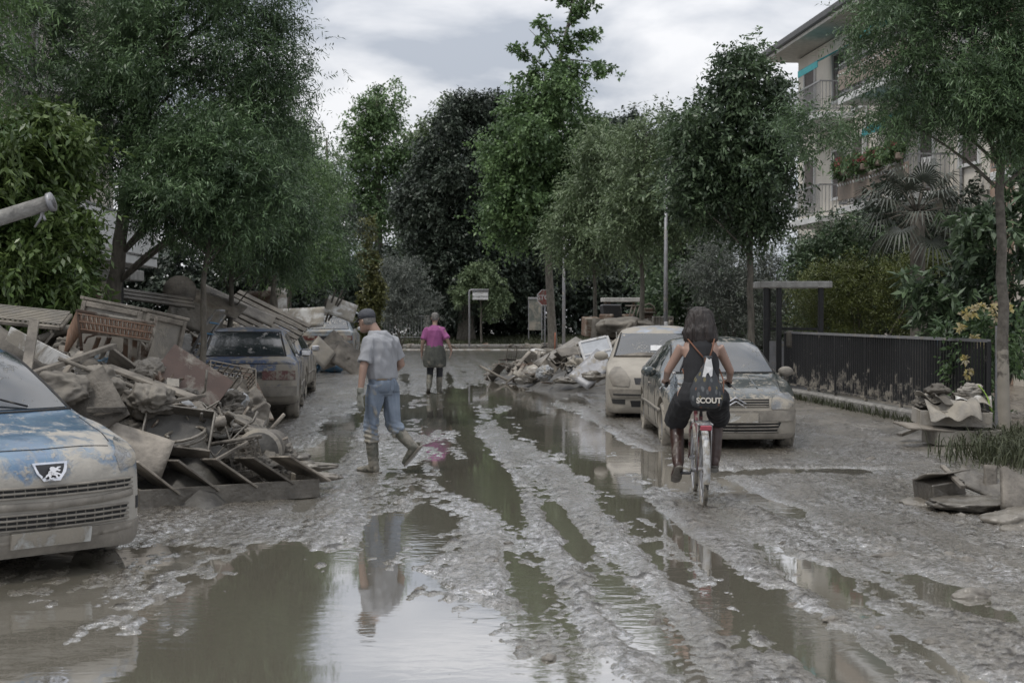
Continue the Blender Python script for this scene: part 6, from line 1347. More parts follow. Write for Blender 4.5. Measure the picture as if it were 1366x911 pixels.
LOOK = dict(plank='mud-coated plank', board='muddy broken board', cupboard_door='framed muddy cupboard door', cloth_bundle='crumpled mud-soaked cloth bundle', mud_clod='lump of mud', wet_clod='dark lump of wet mud', branch='crooked branch', pipe='straight muddy pipe', drawer='open muddy drawer', chair='upturned muddy chair', carton='sodden crushed carton', lath='thin splintered lath', bin_bag='tied mud-smeared bag', mattress='sagging soaked mattress')
def place(kind, loc, rot, sc, where, rg):
    P = PROTO[kind]; i = rg.randrange(len(P)); p = P[i]
    lab = f"{LOOK[kind]} {where}"; grp = f"{kind.replace('_', ' ')}s {where}"
    if id(p) not in USED:
        USED[id(p)] = 1; p.location = loc; p.rotation_euler = rot; p.scale = (sc, sc, sc); p['label'] = lab; p['group'] = grp; return p
    kk = [k for k in p.children]
    return copy_tree(p, loc, rot, sc, lab, grp, ch=kk)
def scatter(fn, n, xr, yr, where, seed, mix, zoff=.02, smax=1.15, keep=None):
    rg = random.Random(seed); c = 0; tries = 0; kinds = [k for k, w_ in mix for _ in range(w_)]
    while c < n and tries < n * 40:
        tries += 1; x = rg.uniform(*xr); y = rg.uniform(*yr); h = float(fn(x, y))
        if h < .03 or (keep and not keep(x, y)): continue
        if abs(x / y) > .40: continue
        kind = rg.choice(kinds); sc = rg.uniform(.65, smax)
        gxx = (float(fn(x + .2, y)) - h) / .2; gyy = (float(fn(x, y + .2)) - h) / .2
        t = rg.random()
        if kind in ('cloth_bundle', 'mud_clod', 'wet_clod', 'bin_bag'): rot = (rg.uniform(-.4, .4), rg.uniform(-.4, .4), rg.uniform(0, 6.28))
        elif kind in ('chair', 'carton', 'drawer'): rot = (rg.uniform(-2, 2), rg.uniform(-1, 1), rg.uniform(0, 6.28))
        else: rot = (gyy * .8 + rg.gauss(.15, .5), -gxx * .8 + rg.gauss(0, .45), rg.uniform(0, 6.28))
        place(kind, (x, y, h * .93 + zoff + rg.uniform(0, .16) + (.12 if rg.random() < .2 else 0)), rot, sc, where, rg); c += 1
MIX = [('plank', 5), ('board', 6), ('cupboard_door', 3), ('cloth_bundle', 4), ('lath', 10), ('bin_bag', 2), ('mattress', 1), ('chair', 1), ('mud_clod', 1), ('wet_clod', 2), ('branch', 2), ('pipe', 1), ('drawer', 1), ('carton', 2)]
car_box = lambda x, y: not (-5.9 < x < -2.2 and 8 < y < 11.9 and (x + 2.92) * .714 + (y - 9.0) * .70 < 1.1)
scatter(mound_l, 120, (-3.9, -2.2), (13.1, 15.0), 'on the front slope behind the slanting shelves', 11, [('plank', 3), ('board', 4), ('cloth_bundle', 6), ('mud_clod', 1), ('wet_clod', 2), ('lath', 11), ('branch', 3), ('pipe', 1), ('carton', 1)], smax=.7, keep=car_box)
scatter(mound_l, 290, (-5.6, -3.2), (12.9, 16.4), 'in the heap from the blue hatchback to the crib', 12, MIX, keep=car_box, smax=.78)
scatter(mound_l, 180, (-5.4, -2.6), (15.5, 20.8), 'in the heap between the brown panel and the navy car', 13, MIX, smax=.8)
scatter(mound_l, 150, (-9.5, -5), (17, 23), 'on the crest below the concrete gate canopy', 14, MIX + [('board', 6)])
scatter(mound_l, 120, (-10, -6.2), (23, 32), 'on the bank left of the two parked blue cars', 15, MIX + [('board', 8), ('plank', 4)])
scatter(mound_l, 120, (-9, -4.9), (32, 48), 'on the far left bank around the half-buried car', 16, MIX + [('board', 4), ('plank', 5), ('branch', 2)], smax=1.3)
scatter(mound_r, 150, (-.6, 4), (30.5, 41), 'in the low heap before the people carrier', 17, MIX + [('plank', 3)])
scatter(mound_r, 105, (2, 6), (36, 54), 'in the furniture heap under the young street trees', 18, MIX + [('chair', 3), ('board', 3)], smax=1.2)
# white framed window casement, grey panel with reflections
def casement():
    e = empty('window_frame', px(797, 470, 29), (R(62), R(-12), R(10)), 'white window casement lying on the right heap beside the people carrier', 'window')
    m = MB(); 
    for a in (-1, 1): m.box((a * .3, 0, 0), (.05, .62, .05), bev=.005); m.box((0, a * .3, 0), (.56, .05, .045), bev=.005)
    m.box((0, .0, 0), (.55, .04, .04)); m.build('frame', M['whitepaint'], e); m = MB(); m.box((0, 0, 0), (.56, .56, .012)); m.build('pane', mat('pale_dusty_pane', (.5, .52, .55), .25), e)
casement()
board_at('bluish metal panel below the white casement', 790, 492, 27.5, .5, .9, (40, 30, -30), 'metal', .03, 'metal_sheet', 'sheet'); board_at('large pale board leaning on the thin trunk, right heap', 810, 448, 41, .95, .95, (76, 8, 8), 'drymud', .04)
board_at('dark slab pointing up and right in the low right heap', 745, 470, 35, 1.3, .35, (18, -30, 20), 'wetmud', .06); board_at('flat pale board on top of the low right heap', 770, 468, 34.5, .95, .5, (20, -8, 10), 'drymud', .04); board_at('brown board tipped in the puddle edge left of the people carrier', 778, 503, 30, .5, .35, (35, 30, 20), 'wetmud')
bucket('small tub lying in the mud beside the people carrier bumper', (786, 510, 29), (776, 506, 29.6), .13, 'tub')
def cradle():
    D = 42; A = px(865, 440, D); e = empty('white_crib', A, 0, 'white rattan cot with round hoop on the right furniture heap', 'cot'); q = lambda x, y, dd=0: px(x, y, D + dd) - A
    m = MB(); m.tube([q(856, 422), q(858, 408), q(866, 405), q(872, 409), q(875, 420)], .025, 8); m.build('hoop', M['drymud'], e)
    m = MB(); [m.tube([q(838 + i * 5, 428), q(843 + i * 5, 409)], .022, 7) for i in range(3)]; m.tube([q(834, 408), q(855, 408)], .022, 7); m.build('side_rail', M['drymud'], e)
    m = MB(); m.beam(q(858, 420), q(871, 420), .4, .25, (0, 1, 0), .02); m.build('box_panel', M['mudwood'], e); m = MB(); m.beam(q(857, 417), q(873, 417), .45, .04, bev=.01); m.beam(q(857, 434), q(872, 434), .4, .4, bev=.03); m.build('base', M['drymud'], e)
    e = empty('white_cabinet', px(884, 430, 41), 0, 'pale corrugated cabinet standing behind the people carrier roof', 'cabinet'); m = MB(); m.box((0, 0, -.2), (.58, .4, .75), bev=.015); m.build('carcass', M['mudwhite'], e)
    m = MB(); [m.box((-.24 + i * .08, -.21, -.2), (.03, .02, .7)) for i in range(7)]; m.build('ribbed_front', M['drymud'], e)
    e = empty('armchair', px(823, 430, 43), (0, 0, R(30)), 'dark reddish armchair under the far small canopy', 'armchair'); m = MB(); m.box((0, 0, -.1), (.75, .7, .35), bev=.06); m.build('seat', M['mudwood'], e); m = MB(); m.box((0, .3, .25), (.75, .16, .6), (R(-12), 0, 0), .05); m.build('backrest', M['blackplastic'], e)
    for s in (-1, 1): m = MB(); m.box((s * .38, 0, .1), (.1, .7, .3), bev=.03); m.build('armrest', M['mudwood'], e)
    o = lump('armchair_cover', (.75, .5, .32), M['cloth'], 77, amp=.3); o.location = px(835, 438, 40); tag(o, 'shaggy grey rolled carpet below the rattan cot', 'carpet'); o.name = 'carpet_roll'
cradle()
m = MB(); m.box((0, 0, .3), (.5, .5, .6), bev=.02); o = m.build('brown_box', M['mudwood'], None, px(788, 448, 46), (R(6), 0, R(15))); tag(o, 'dark red-brown cupboard at the left end of the furniture heap', 'cupboard')
m = MB(); m.tube([(0, 0, 0), (.02, 0, .9)], .03, 8); tag(m.build('rusty_post', mat('rust_orange', (.25, .09, .05), .8), None, px(740, 472, 60)), 'short orange post at the plane tree foot', 'post')

# right: drawers with papers and plastic by the fence
def right_stack():
    def bx(nm, label, c, s, rz, tilt=(0, 0), m_='drymud'):
        e = empty(nm, c, (R(tilt[0]), R(tilt[1]), R(rz)), label, 'drawer'); w_, d, h = s; m = MB(); m.box((0, -d / 2, 0), (w_, .02, h), bev=.003); m.build('front_board', M[m_], e)
        m = MB(); [m.box((a * w_ / 2, 0, 0), (.02, d - .02, h), bev=.003) for a in (-1, 1)]; m.box((0, d / 2, 0), (w_ - .02, .02, h)); m.build('side_board', M[m_], e); m = MB(); m.box((0, 0, -h / 2 + .012), (w_ - .03, d - .03, .012)); m.build('bottom_panel', M['heap'], e)
    bx('drawer', 'lower of two long wooden drawers stacked by the black railings', px(1283, 579, 17.3) + Vector((0, 0, -.02)), (.82, .42, .17), 8, (2, 0), 'mudgrey'); bx('drawer', 'upper long drawer under the plastic sheets by the black railings', px(1270, 556, 17.4), (.86, .42, .18), -3, (3, 2), 'mudgrey')
    board_at('flat thin board pushed between the two long drawers', 1240, 571, 17.2, .75, .4, (6, 4, 12), 'drymud')
    bm_between('plank', 'dark plank leaning out to the left of the stacked drawers', 'plank', M['wetmud'], (1200, 580, 17.8), (1262, 556, 17.9), .14, .04)
    rg = random.Random(3)
    for i, (lab, x, y, D, w_, h, m_) in enumerate((('grey plastic sheet draped over the front of the upper drawer', 1275, 541, 17.15, .62, .42, 'mudgrey'), ('crumpled white bag on the drawer stack nearest the gate', 1300, 533, 17.4, .4, .3, 'mudwhite'), ('torn magazine-like papers on the stack, left end', 1245, 527, 17.5, .42, .3, 'mudgrey'), ('brownish wet paper wad in the middle of the stack', 1262, 534, 17.35, .34, .26, 'cloth'))):
        m = sheet_mb(w_, h, .008, 16, 12, lambda a, b, i=i: .06 * math.sin(9 * a + i * 2) * math.cos(7 * b + i) + .035 * math.sin(21 * a + 9 * b) - (.5 * max(0, -b - .02) if i == 0 else 0)); o = single(m, ('plastic_sheet', 'plastic_bag', 'paper_stack', 'paper_wad')[i], lab, ('plastic sheet', 'bag', 'papers', 'papers')[i], M[m_], px(x, y, D), (rg.uniform(10, 30), rg.uniform(-14, 14), rg.uniform(-20, 20)), wp=.05, seed=i)
    m = sheet_mb(.16, .34, .01, 6, 6, lambda a, b: .04 * math.cos(8 * b)); single(m, 'green_sleeve', 'lime green sleeve sticking up at the gate end of the stack', 'sleeve', mat('lime_green_plastic', (.22, .36, .04), .5, mud=.62, mudscale=4), px(1314, 532, 17.4), (62, 20, 60))
    for k, (x, y) in enumerate(((1238, 538), (1295, 520), (1252, 520), (1285, 530))): clod(('dark cloth scrap on the left of the drawer stack', 'grey rag knot topmost on the drawer stack', 'folded brown cloth on the drawer stack', 'mud-stained cloth between bags on the stack')[k], x, y, 17.5, (.13, .1, .07), 300 + k, ('cloth', 'mudgrey', 'drymud', 'cloth')[k], nm='cloth_bundle', cat='cloth')
    # front right mess at the grass
    e = empty('crushed_carton', px(1255, 655, 12.3), (R(0), R(0), R(12)), 'crushed wet carton with dark side at the front right mud bank', 'carton')
    m = MB(); m.box((0, 0, 0), (.33, .3, .2), (R(8), R(-6), 0), .01); warp(m.build('box_body', M['wetmud'], e), .06, 4, 3)
    m = sheet_mb(.4, .3, .012, 8, 6, lambda a, b: .03 * math.sin(8 * a)); warp(m.build('flap', M['wetmud'], e, (0, -.02, .14), (R(-12), R(5), 0)), .03, 2, 3)
    bm_between('plank', 'short pale stick lying over the crushed carton', 'stick', M['drymud'], (1286, 650, 11.9), (1258, 622, 12.5), .045, .03)
    board_at('curled dark board behind the short pale stick', 1310, 645, 12.5, .42, .25, (35, 20, -20), 'wetmud'); board_at('small upright board stump beside the grass tuft', 1323, 640, 12.5, .12, .26, (80, 5, 10), 'drymud', .03)
    board_at('pale angular slab at the right edge of the mud bank', 1358, 662, 11.6, .34, .4, (58, 28, 20), 'drymud', .05)
    for k, (x, y, D, r) in enumerate(((1300, 672, 11.9, (.35, .25, .06)), (1245, 672, 12.3, (.22, .2, .05)), (1360, 695, 11.2, (.25, .25, .09)), (1300, 797, 8.4, (.11, .09, .05)), (1268, 745, 9.7, (.08, .06, .035)), (1235, 744, 9.8, (.07, .05, .03)), (1195, 742, 9.75, (.16, .03, .02)), (1335, 770, 9.0, (.3, .03, .02)), (1362, 712, 10.8, (.16, .1, .06)), (760, 507, 31, (.3, .2, .08)), (792, 502, 27.5, (.22, .2, .1)))):
        clod(('broad wet mud mound under the crushed carton', 'low mud hump left of the crushed carton', 'mud hump below the pale angular slab', 'dark crumpled mud lump alone in the lower right mud', 'small dark clod at the end of the thin mud-covered stick', 'tiny clod on the thin mud-covered stick', 'thin mud-covered stick lying in the right mud', 'long thin twig at the lower right edge', 'clod at the right edge under the slab', 'flat clod at the far puddle end', 'grey stone-like clod left of the people carrier bumper')[k], x, y, D, r, 400 + k, 'wetmud', nm='mud_clod')
    bm_between('plank', 'curved dry stalk beside the upright stump', 'stalk', M['drymud'], (1350, 648, 12.4), (1340, 628, 12.5), .015, .015)
right_stack()
# isolated clods and scraps in the road
rg = random.Random(21)
for i in range(130):
    x, y = rg.uniform(90, 1340), rg.uniform(545, 900)
    if i > 45 and x < 950: x = rg.choice([rg.uniform(1000, 1340), rg.uniform(640, 1000), rg.uniform(380, 470)])
    D = F * CAMH / (y - HOR); X = gx(x, D)
    if 440 < x < 600 and y < 660 or 880 < x < 1000: continue
    s_ = (rg.uniform(.12, .34) if i < 46 else rg.uniform(.07, .2)) * (1.3 if x > 1000 or x < 460 else .8)
    place('wet_clod', (X, D, gh(X, D) - .004), (rg.uniform(-.2, .2), rg.uniform(-.2, .2), rg.uniform(0, 6)), s_, 'scattered singly in the mud of the road', rg)
# litter line at the cross street
rg = random.Random(5)
for i in range(40):
    x = rg.uniform(545, 740); D = rg.uniform(66, 78); place(rg.choice(['board', 'plank', 'mud_clod', 'board']), (gx(x, D), D, gh(gx(x, D), D) + .06), (rg.uniform(-.3, .3), rg.uniform(-.3, .3), rg.uniform(0, 6)), rg.uniform(.6, 1.2), 'strewn along the verge of the cross street', rg)
m = MB(); m.box((0, 0, 0), (7.5, .5, .06), bev=.02); single(m, 'concrete_strip', 'long pale concrete strip lying across the end of the road', 'strip', M['mudwhite'], (gx(600, 66), 66.5, .06), (0, 0, -1))
# anything of a kind never placed goes away
for k, P in PROTO.items():
    for p in P:
        if id(p) not in USED:
            for c in list(p.children): bpy.data.objects.remove(c)
            bpy.data.objects.remove(p)
# ---------------------------------------------------------------- people
def rings_mesh(mb, secs, n=16):
    """loft of ellipses: (centre, half width vector A, half depth vector B)"""
    vs = []
    for c, A, B in secs:
        c, A, B = Vector(c), Vector(A), Vector(B)
        for k in range(n):
            q = 2 * PI * k / n; vs.append(c + A * math.cos(q) + B * math.sin(q))
    m = len(secs); fs = [(i * n + k, i * n + (k + 1) % n, (i + 1) * n + (k + 1) % n, (i + 1) * n + k) for i in range(m - 1) for k in range(n)]
    fs += [tuple(range(n))[::-1], tuple((m - 1) * n + k for k in range(n))]
    return mb.add(vs, fs, True)
def fuse(mb, name, m_, parent, vox=.009, smooth=4, wr=0, wf=6.0, seed=1, stretch=(1, 1, 1), folds=None):
    """fuse closed shapes into one continuous surface"""
    o = mb.build('tmp', m_); bm = bmesh.new(); bm.from_mesh(o.data); bmesh.ops.recalc_face_normals(bm, faces=bm.faces); bm.to_mesh(o.data); bm.free()
    md = o.modifiers.new('r', 'REMESH'); md.mode = 'VOXEL'; md.voxel_size = vox; md.use_smooth_shade = True
    if smooth: sm = o.modifiers.new('s', 'SMOOTH'); sm.iterations = smooth; sm.factor = .5
    bpy.context.view_layer.update(); dg = bpy.context.evaluated_depsgraph_get(); me = bpy.data.meshes.new_from_object(o.evaluated_get(dg)); bpy.data.objects.remove(o)
    me.name = name; me.materials.clear(); me.materials.append(m_)
    if wr:
        n = len(me.vertices); V = np.empty(n * 3, np.float32); me.vertices.foreach_get('co', V); V = V.reshape(-1, 3).astype(float)
        Nn = np.empty(n * 3, np.float32); me.vertices.foreach_get('normal', Nn); Nn = Nn.reshape(-1, 3)
        S = V * np.array(stretch); W1 = S + .35 * noise3(S, seed + 3, wf * .5)[:, None] / wf * 3
        d = (1 - np.abs(noise3(W1, seed, wf)) * 2.5) * .6 + noise3(S, seed + 7, wf * 2.1) * .4
        if folds: d = d + folds(V)
        V += Nn * (wr * d)[:, None]; me.vertices.foreach_set('co', V.astype(np.float32).ravel()); me.update()
    me.polygons.foreach_set('use_smooth', np.ones(len(me.polygons), bool))
    o = bpy.data.objects.new(name, me); C.objects.link(o); o.parent = parent; return o
def limb(mb, pts, rr, n=14):
    P = [Vector(p) for p in pts]; out = []; rad = []   # rounded, tapering
    for i in range(len(P) - 1):
        k = 6
        for j in range(k): t = j / k; out.append(P[i].lerp(P[i + 1], t)); rad.append(rr[i] + (rr[i + 1] - rr[i]) * t)
    out.append(P[-1]); rad.append(rr[-1]); mb.tube(out, rad, n)
def hand(mb, wrist, fwd, palm_n, thumb_side, curl=.5, s=1.0, r=.0088):
    """palm and five fingers; palm_n points out of the palm, thumb_side to the thumb"""
    w_ = Vector(wrist); f = Vector(fwd).normalized(); t = Vector(thumb_side); t = (t - f * t.dot(f)).normalized(); n = Vector(palm_n); n = (n - f * n.dot(f) - t * n.dot(t)).normalized()
    rings_mesh(mb, [(w_ - f * .02, t * .026 * s, n * .02 * s), (w_ + f * .03 * s, t * .038 * s, n * .017 * s), (w_ + f * .085 * s, t * .043 * s, n * .015 * s), (w_ + f * .097 * s, t * .038 * s, n * .010 * s)], 14)
    for i, (off, ln) in enumerate(((.033, .072), (.011, .08), (-.011, .075), (-.033, .058))):
        a = w_ + f * .078 * s + t * off * s; d = (f + t * (off * 2.2)).normalized(); p1 = a + d * (.018 + ln * .42) * s
        d2 = (d + n * curl).normalized(); p2 = p1 + d2 * ln * .34 * s; d3 = (d2 + n * curl).normalized(); p3 = p2 + d3 * ln * .28 * s
        mb.tube([a - d * .015, a, p1, p2, p3], [r, r * 1.08, r, r * .93, r * .75], 9)
    a = w_ + f * .022 * s + t * .025 * s; p1 = a + (t * .75 + f * .65 + n * .25).normalized() * .042 * s; p2 = p1 + (t * .25 + f * .9 + n * .4).normalized() * .034 * s; p3 = p2 + (f + n * .5).normalized() * .024 * s
    mb.tube([a - t * .01, a, p1, p2, p3], [r * 1.4, r * 1.4, r * 1.15, r, r * .8], 9)
def head(mb, c, f, up=(0, 0, 1), s=1.0):
    """skull, jaw, nose, brow, ears, facing f"""
    c = Vector(c); up = Vector(up).normalized(); f = Vector(f); f = (f - up * f.dot(up)).normalized(); r = f.cross(up)
    secs = []
    for z, w_, d, o in ((-.118, .028, .03, .045), (-.105, .045, .05, .03), (-.08, .056, .072, .012), (-.045, .064, .085, .0), (0, .072, .094, -.004), (.04, .075, .097, -.008), (.075, .069, .088, -.01), (.10, .052, .066, -.012), (.115, .028, .036, -.012)):
        secs.append((c + up * z * s + f * o * s, r * w_ * s, f * d * s))
    rings_mesh(mb, secs, 20)
    q = lambda a, b, z: c + (f * a + r * b + up * z) * s
    mb.tube([q(.078, 0, .02), q(.098, 0, -.008), q(.112, 0, -.03), q(.09, 0, -.042)], [.008 * s, .011 * s, .016 * s, .012 * s], 8)
    mb.tube([q(.082, -.03, .028), q(.092, 0, .03), q(.082, .03, .028)], .009 * s, 7)
    mb.tube([q(.076, -.022, -.065), q(.090, 0, -.063), q(.076, .022, -.065)], .0085 * s, 7)
    mb.tube([q(.072, -.02, -.10), q(.082, 0, -.10), q(.072, .02, -.10)], .015 * s, 7)
    for sg in (-1, 1): mb.tube([q(-.005, sg * .072, -.03), q(-.012, sg * .082, -.005), q(-.016, sg * .083, .018)], [.008 * s, .013 * s, .010 * s], 8, flat=.7)
    return c, f, r, up, s
def face_parts(c, f, r, up, s, parent, skin, brow):
    for sg in (-1, 1):
        m = MB(); p = c + (f * .083 + r * sg * .031 + up * .010) * s; m.ball(p, .011 * s, 10, 8); e_ = m.build('eye', eyem, parent)
        m = MB(); m.ball(p + f * .0075 * s, .0055 * s, 8, 6); m.build('iris', M['blackplastic'], e_)
        m = MB(); m.tube([c + (f * .092 + r * sg * .015 + up * .032) * s, c + (f * .086 + r * sg * .045 + up * .033) * s], .0045 * s, 6); m.build('eyebrow', brow, parent)
eyem = mat('eye_white', (.6, .58, .55), .3)
def skinmat(n, c): return mat(n, c, .55, col2=tuple(a * .88 for a in c), nscale=9, bump=.15, bscale=120, mud=.70, mudscale=9)
SK1 = skinmat('tanned_skin', (.27, .175, .135)); SK2 = skinmat('fair_skin', (.32, .215, .17)); SK3 = skinmat('warm_skin', (.27, .175, .135))
hair_grey = mat('grey_hair', (.20, .19, .18), .6, col2=(.09, .085, .08), nscale=60, stretch=(1, 1, .3), bump=.6, bscale=90); hair_dark = mat('dark_brown_hair', (.024, .016, .013), .58, col2=(.012, .009, .008), nscale=40, stretch=(1, 1, .12), bump=.8, bscale=60)
tee_grey = mat('grey_cotton', (.27, .275, .29), .9, col2=(.22, .225, .24), nscale=5, bump=.12, bscale=200); jeans = mat('washed_denim', (.19, .225, .275), .85, col2=(.10, .128, .17), nscale=5, bump=.2, bscale=220, mud=.60, mudscale=5, low=(.25, .62, .22, -.03), mudcol=(.26, .24, .2))
bootm = mat('muddy_rubber_boot', (.085, .085, .068), .38, mud=.52, mudscale=6, mudcol=(.19, .175, .145)); glovem = mat('muddy_work_glove', (.24, .245, .215), .8, col2=(.16, .16, .14), nscale=14, bump=.4, bscale=60)
beltm = mat('tan_leather', (.30, .22, .13), .6); capm = mat('dark_cap_fabric', (.035, .038, .048), .8, col2=(.06, .062, .07), nscale=30); purple = mat('magenta_jersey', (.26, .075, .20), .85, col2=(.21, .06, .165), nscale=5)
jacket = mat('camouflage_jacket', (.075, .078, .066), .85, col2=(.035, .037, .034), nscale=11, mud=.66); darktr = mat('dark_leggings', (.022, .023, .028), .85, mud=.70, mudscale=6, low=(.3, .5, .14, -.05)); black = mat('black_jersey', (.008, .008, .0095), .9, col2=(.014, .014, .016), nscale=8)
bootbrown = mat('brown_rubber_boot', (.042, .02, .015), .35, mud=.62, mudscale=5, mudcol=(.2, .18, .15))

def boot(mb, knee, ank, toe, rt=.062, ra=.052, heel=None):
    """rubber boot: shaft from below the knee, foot along ank->toe"""
    K, A, Tt = Vector(knee), Vector(ank), Vector(toe); limb(mb, [K, K.lerp(A, .5), A, A + (A - K).normalized() * .035], [rt, rt * .92, ra * 1.02, ra * .95])
    d = (Tt - A); dd = d.copy(); sole = (A - K).normalized(); dd = (dd - sole * dd.dot(sole)); L_ = dd.length; dd.normalize(); s = sole.cross(dd)
    H = A + sole * .055 - dd * .055
    rings_mesh(mb, [(H + sole * -.01, s * .02, sole * .02), (H + dd * .01, s * .038, sole * .048), (H + dd * .06 - sole * .008, s * .043, sole * .055), (H + dd * .13, s * .040, sole * .040), (H + dd * .19 + sole * .008, s * .048, sole * .034), (H + dd * .245 + sole * .012, s * .044, sole * .028), (H + dd * .275 + sole * .014, s * .022, sole * .018)], 14)
    b = MB(); rings_mesh(b, [(H + sole * .045 + dd * -.035, s * .02, sole * .012), (H + sole * .045 + dd * -.01, s * .038, sole * .013), (H + sole * .045 + dd * .07, s * .040, sole * .013), (H + sole * .045 + dd * .19, s * .050, sole * .013), (H + sole * .045 + dd * .262, s * .042, sole * .012), (H + sole * .043 + dd * .285, s * .018, sole * .010)], 14); return b

def man():
    D = 15.0; e = empty('person', (gx(508, D), D, 0), 0, 'person walking in grey t-shirt, muddy jeans, cap, gloves and rubber boots', 'person')
    f = Vector((-.80, .60, 0)).normalized(); l = Vector((-f.y, f.x, 0)); r = -l   # l: his left, towards the viewer-left
    bd = MB()
    sL, sR = Vector((-.105, -.115, 1.385)), Vector((.115, .115, 1.385)); eL, wL = Vector((-.165, -.185, 1.115)), Vector((-.195, -.215, .865)); eR, wR = Vector((.20, .17, 1.14)), Vector((.02, .36, 1.0))
    hL, hR = Vector((-.045, -.07, .93)), Vector((.085, .065, .93)); kL, aL = Vector((-.105, -.055, .50)), Vector((-.075, -.04, .105)); kR, aR = Vector((.125, .06, .50)), Vector((.315, -.02, .30))
    hc = Vector((-.155, .05, 1.60)); lean = Vector((-.05, .02, 0))
    rings_mesh(bd, [((.02, 0, .88), r * .155, f * .11), ((.015, 0, .98), r * .165, f * .115), ((.005, 0, 1.10), r * .15, f * .11), ((0, 0, 1.22), r * .165, f * .12), ((.0, 0, 1.34), r * .165, f * .105), ((.0, .0, 1.41), r * .14, f * .075), ((-.02, .01, 1.46), r * .07, f * .055)], 20)
    limb(bd, [(-.03, .01, 1.44), (-.10, .035, 1.56)], [.062, .056]); H = head(bd, hc, f + Vector((0, 0, -.12)), (-.10, .05, 1))
    limb(bd, [sL, eL, wL], [.056, .043, .029]); limb(bd, [sR, eR, wR], [.056, .043, .029]); limb(bd, [hL, kL, aL], [.088, .058, .04]); limb(bd, [hR, kR, aR], [.088, .058, .04])
    rings_mesh(bd, [(aL + Vector((.03, -.02, -.06)), l * .03, Vector((0, 0, .03))), (aL + Vector((-.1, .06, -.06)), l * .035, Vector((0, 0, .025)))], 10)
    hand(bd, wR, (-.5, .3, -.6), (-.6, -.2, .2), (-.3, .3, .8), .6)
    hand(bd, wL, (.02, .0, -1), (.75, .6, 0), (-.6, .7, 0), .28)
    fuse(bd, 'body', SK1, e, .008, 3); face_parts(*H, e, SK1, hair_grey)
    # hair under the cap
    c, hf, hr, up, s = H; m = MB(); q = lambda a, b, z: c + hf * a + hr * b + up * z
    rings_mesh(m, [(q(-.035, 0, -.045), hr * .052, hf * .052), (q(-.03, 0, -.02), hr * .073, hf * .070), (q(-.02, 0, .03), hr * .080, hf * .084), (q(-.014, 0, .07), hr * .076, hf * .09)], 20); fuse(m, 'hair', hair_grey, e, .008, 2, .004, 40, 4)
    m = MB(); rings_mesh(m, [(q(-.008, 0, .030), hr * .083, hf * .103), (q(-.008, 0, .07), hr * .083, hf * .102), (q(-.01, 0, .105), hr * .070, hf * .086), (q(-.012, 0, .128), hr * .04, hf * .05), (q(-.012, 0, .134), hr * .012, hf * .015)], 24); cp = m.build('cap', capm, e)
    m = MB(); vs = []; 
    for i in range(9):
        a = (i / 8 - .5) * 2; vs += [q(.090 * math.sqrt(max(0, 1 - (a * .78) ** 2)) , a * .070, .034), q(.165 * math.sqrt(max(0, 1 - (a * .62) ** 2)) + .0, a * .062, .012 - .02 * a * a)]
    m.add(vs + [v - up * .006 for v in vs], [(2 * i, 2 * i + 1, 2 * i + 3, 2 * i + 2) for i in range(8)] + [(18 + 2 * i, 18 + 2 * i + 2, 18 + 2 * i + 3, 18 + 2 * i + 1) for i in range(8)] + [(2 * i + 1, 18 + 2 * i + 1, 18 + 2 * i + 3, 2 * i + 3) for i in range(8)], True); m.build('brim', capm, cp)
    # shirt
    m = MB(); rings_mesh(m, [((.02, 0, 1.0), r * .175, f * .125), ((.01, 0, 1.08), r * .178, f * .132), ((.0, -.0, 1.2), r * .176, f * .136), ((.0, 0, 1.32), r * .185, f * .138), ((.0, 0, 1.39), r * .18, f * .128), ((-.01, .0, 1.44), r * .14, f * .108), ((-.03, .01, 1.49), r * .088, f * .082)], 24)
    limb(m, [sL + Vector((.03, .03, .01)), sL, sL.lerp(eL, .45), sL.lerp(eL, .78)], [.05, .066, .066, .072]); limb(m, [sR - Vector((.03, .03, 0)), sR, sR.lerp(eR, .45), sR.lerp(eR, .75)], [.05, .066, .066, .072])
    fuse(m, 't_shirt', tee_grey, e, .0075, 1, .022, 6.0, 11, (1.6, 1.6, .55), lambda V: .5 * noise3(V @ np.array(Euler((.5, .3, .2)).to_matrix()) * np.array([1, 3, 1]), 5, 9.0))
    m = MB(); ring = [((.022 + .0, 0, z), r * .169, f * .121) for z in (.985, 1.02)]; rings_mesh(m, ring, 24); m.build('belt', beltm, e)
    # jeans
    m = MB(); rings_mesh(m, [((.02, 0, 1.01), r * .164, f * .118), ((.025, 0, .95), r * .170, f * .130), ((.022, 0, .88), r * .174, f * .134), ((.02, 0, .82), r * .14, f * .11)], 24)
    limb(m, [hL + Vector((0, 0, .0)), hL.lerp(kL, .5), kL, kL.lerp(aL, .42)], [.100, .088, .074, .076]); limb(m, [hR, hR.lerp(kR, .5), kR, kR.lerp(aR, .38)], [.100, .088, .074, .076])
    def jf(V): return .35 * np.exp(-((V[:, 2] - .40) / .12) ** 2) * np.sin(V[:, 2] * 120 + 40 * V[:, 0] + 25 * V[:, 1])
    fuse(m, 'jeans', jeans, e, .0075, 1, .020, 6.5, 13, (1.4, 1.4, .6), jf)
    jo = [c_ for c_ in e.children if c_.name.startswith('jeans')][0]; bv = BVHTree.FromPolygons([v.co for v in jo.data.vertices], [tuple(p_.vertices) for p_ in jo.data.polygons])
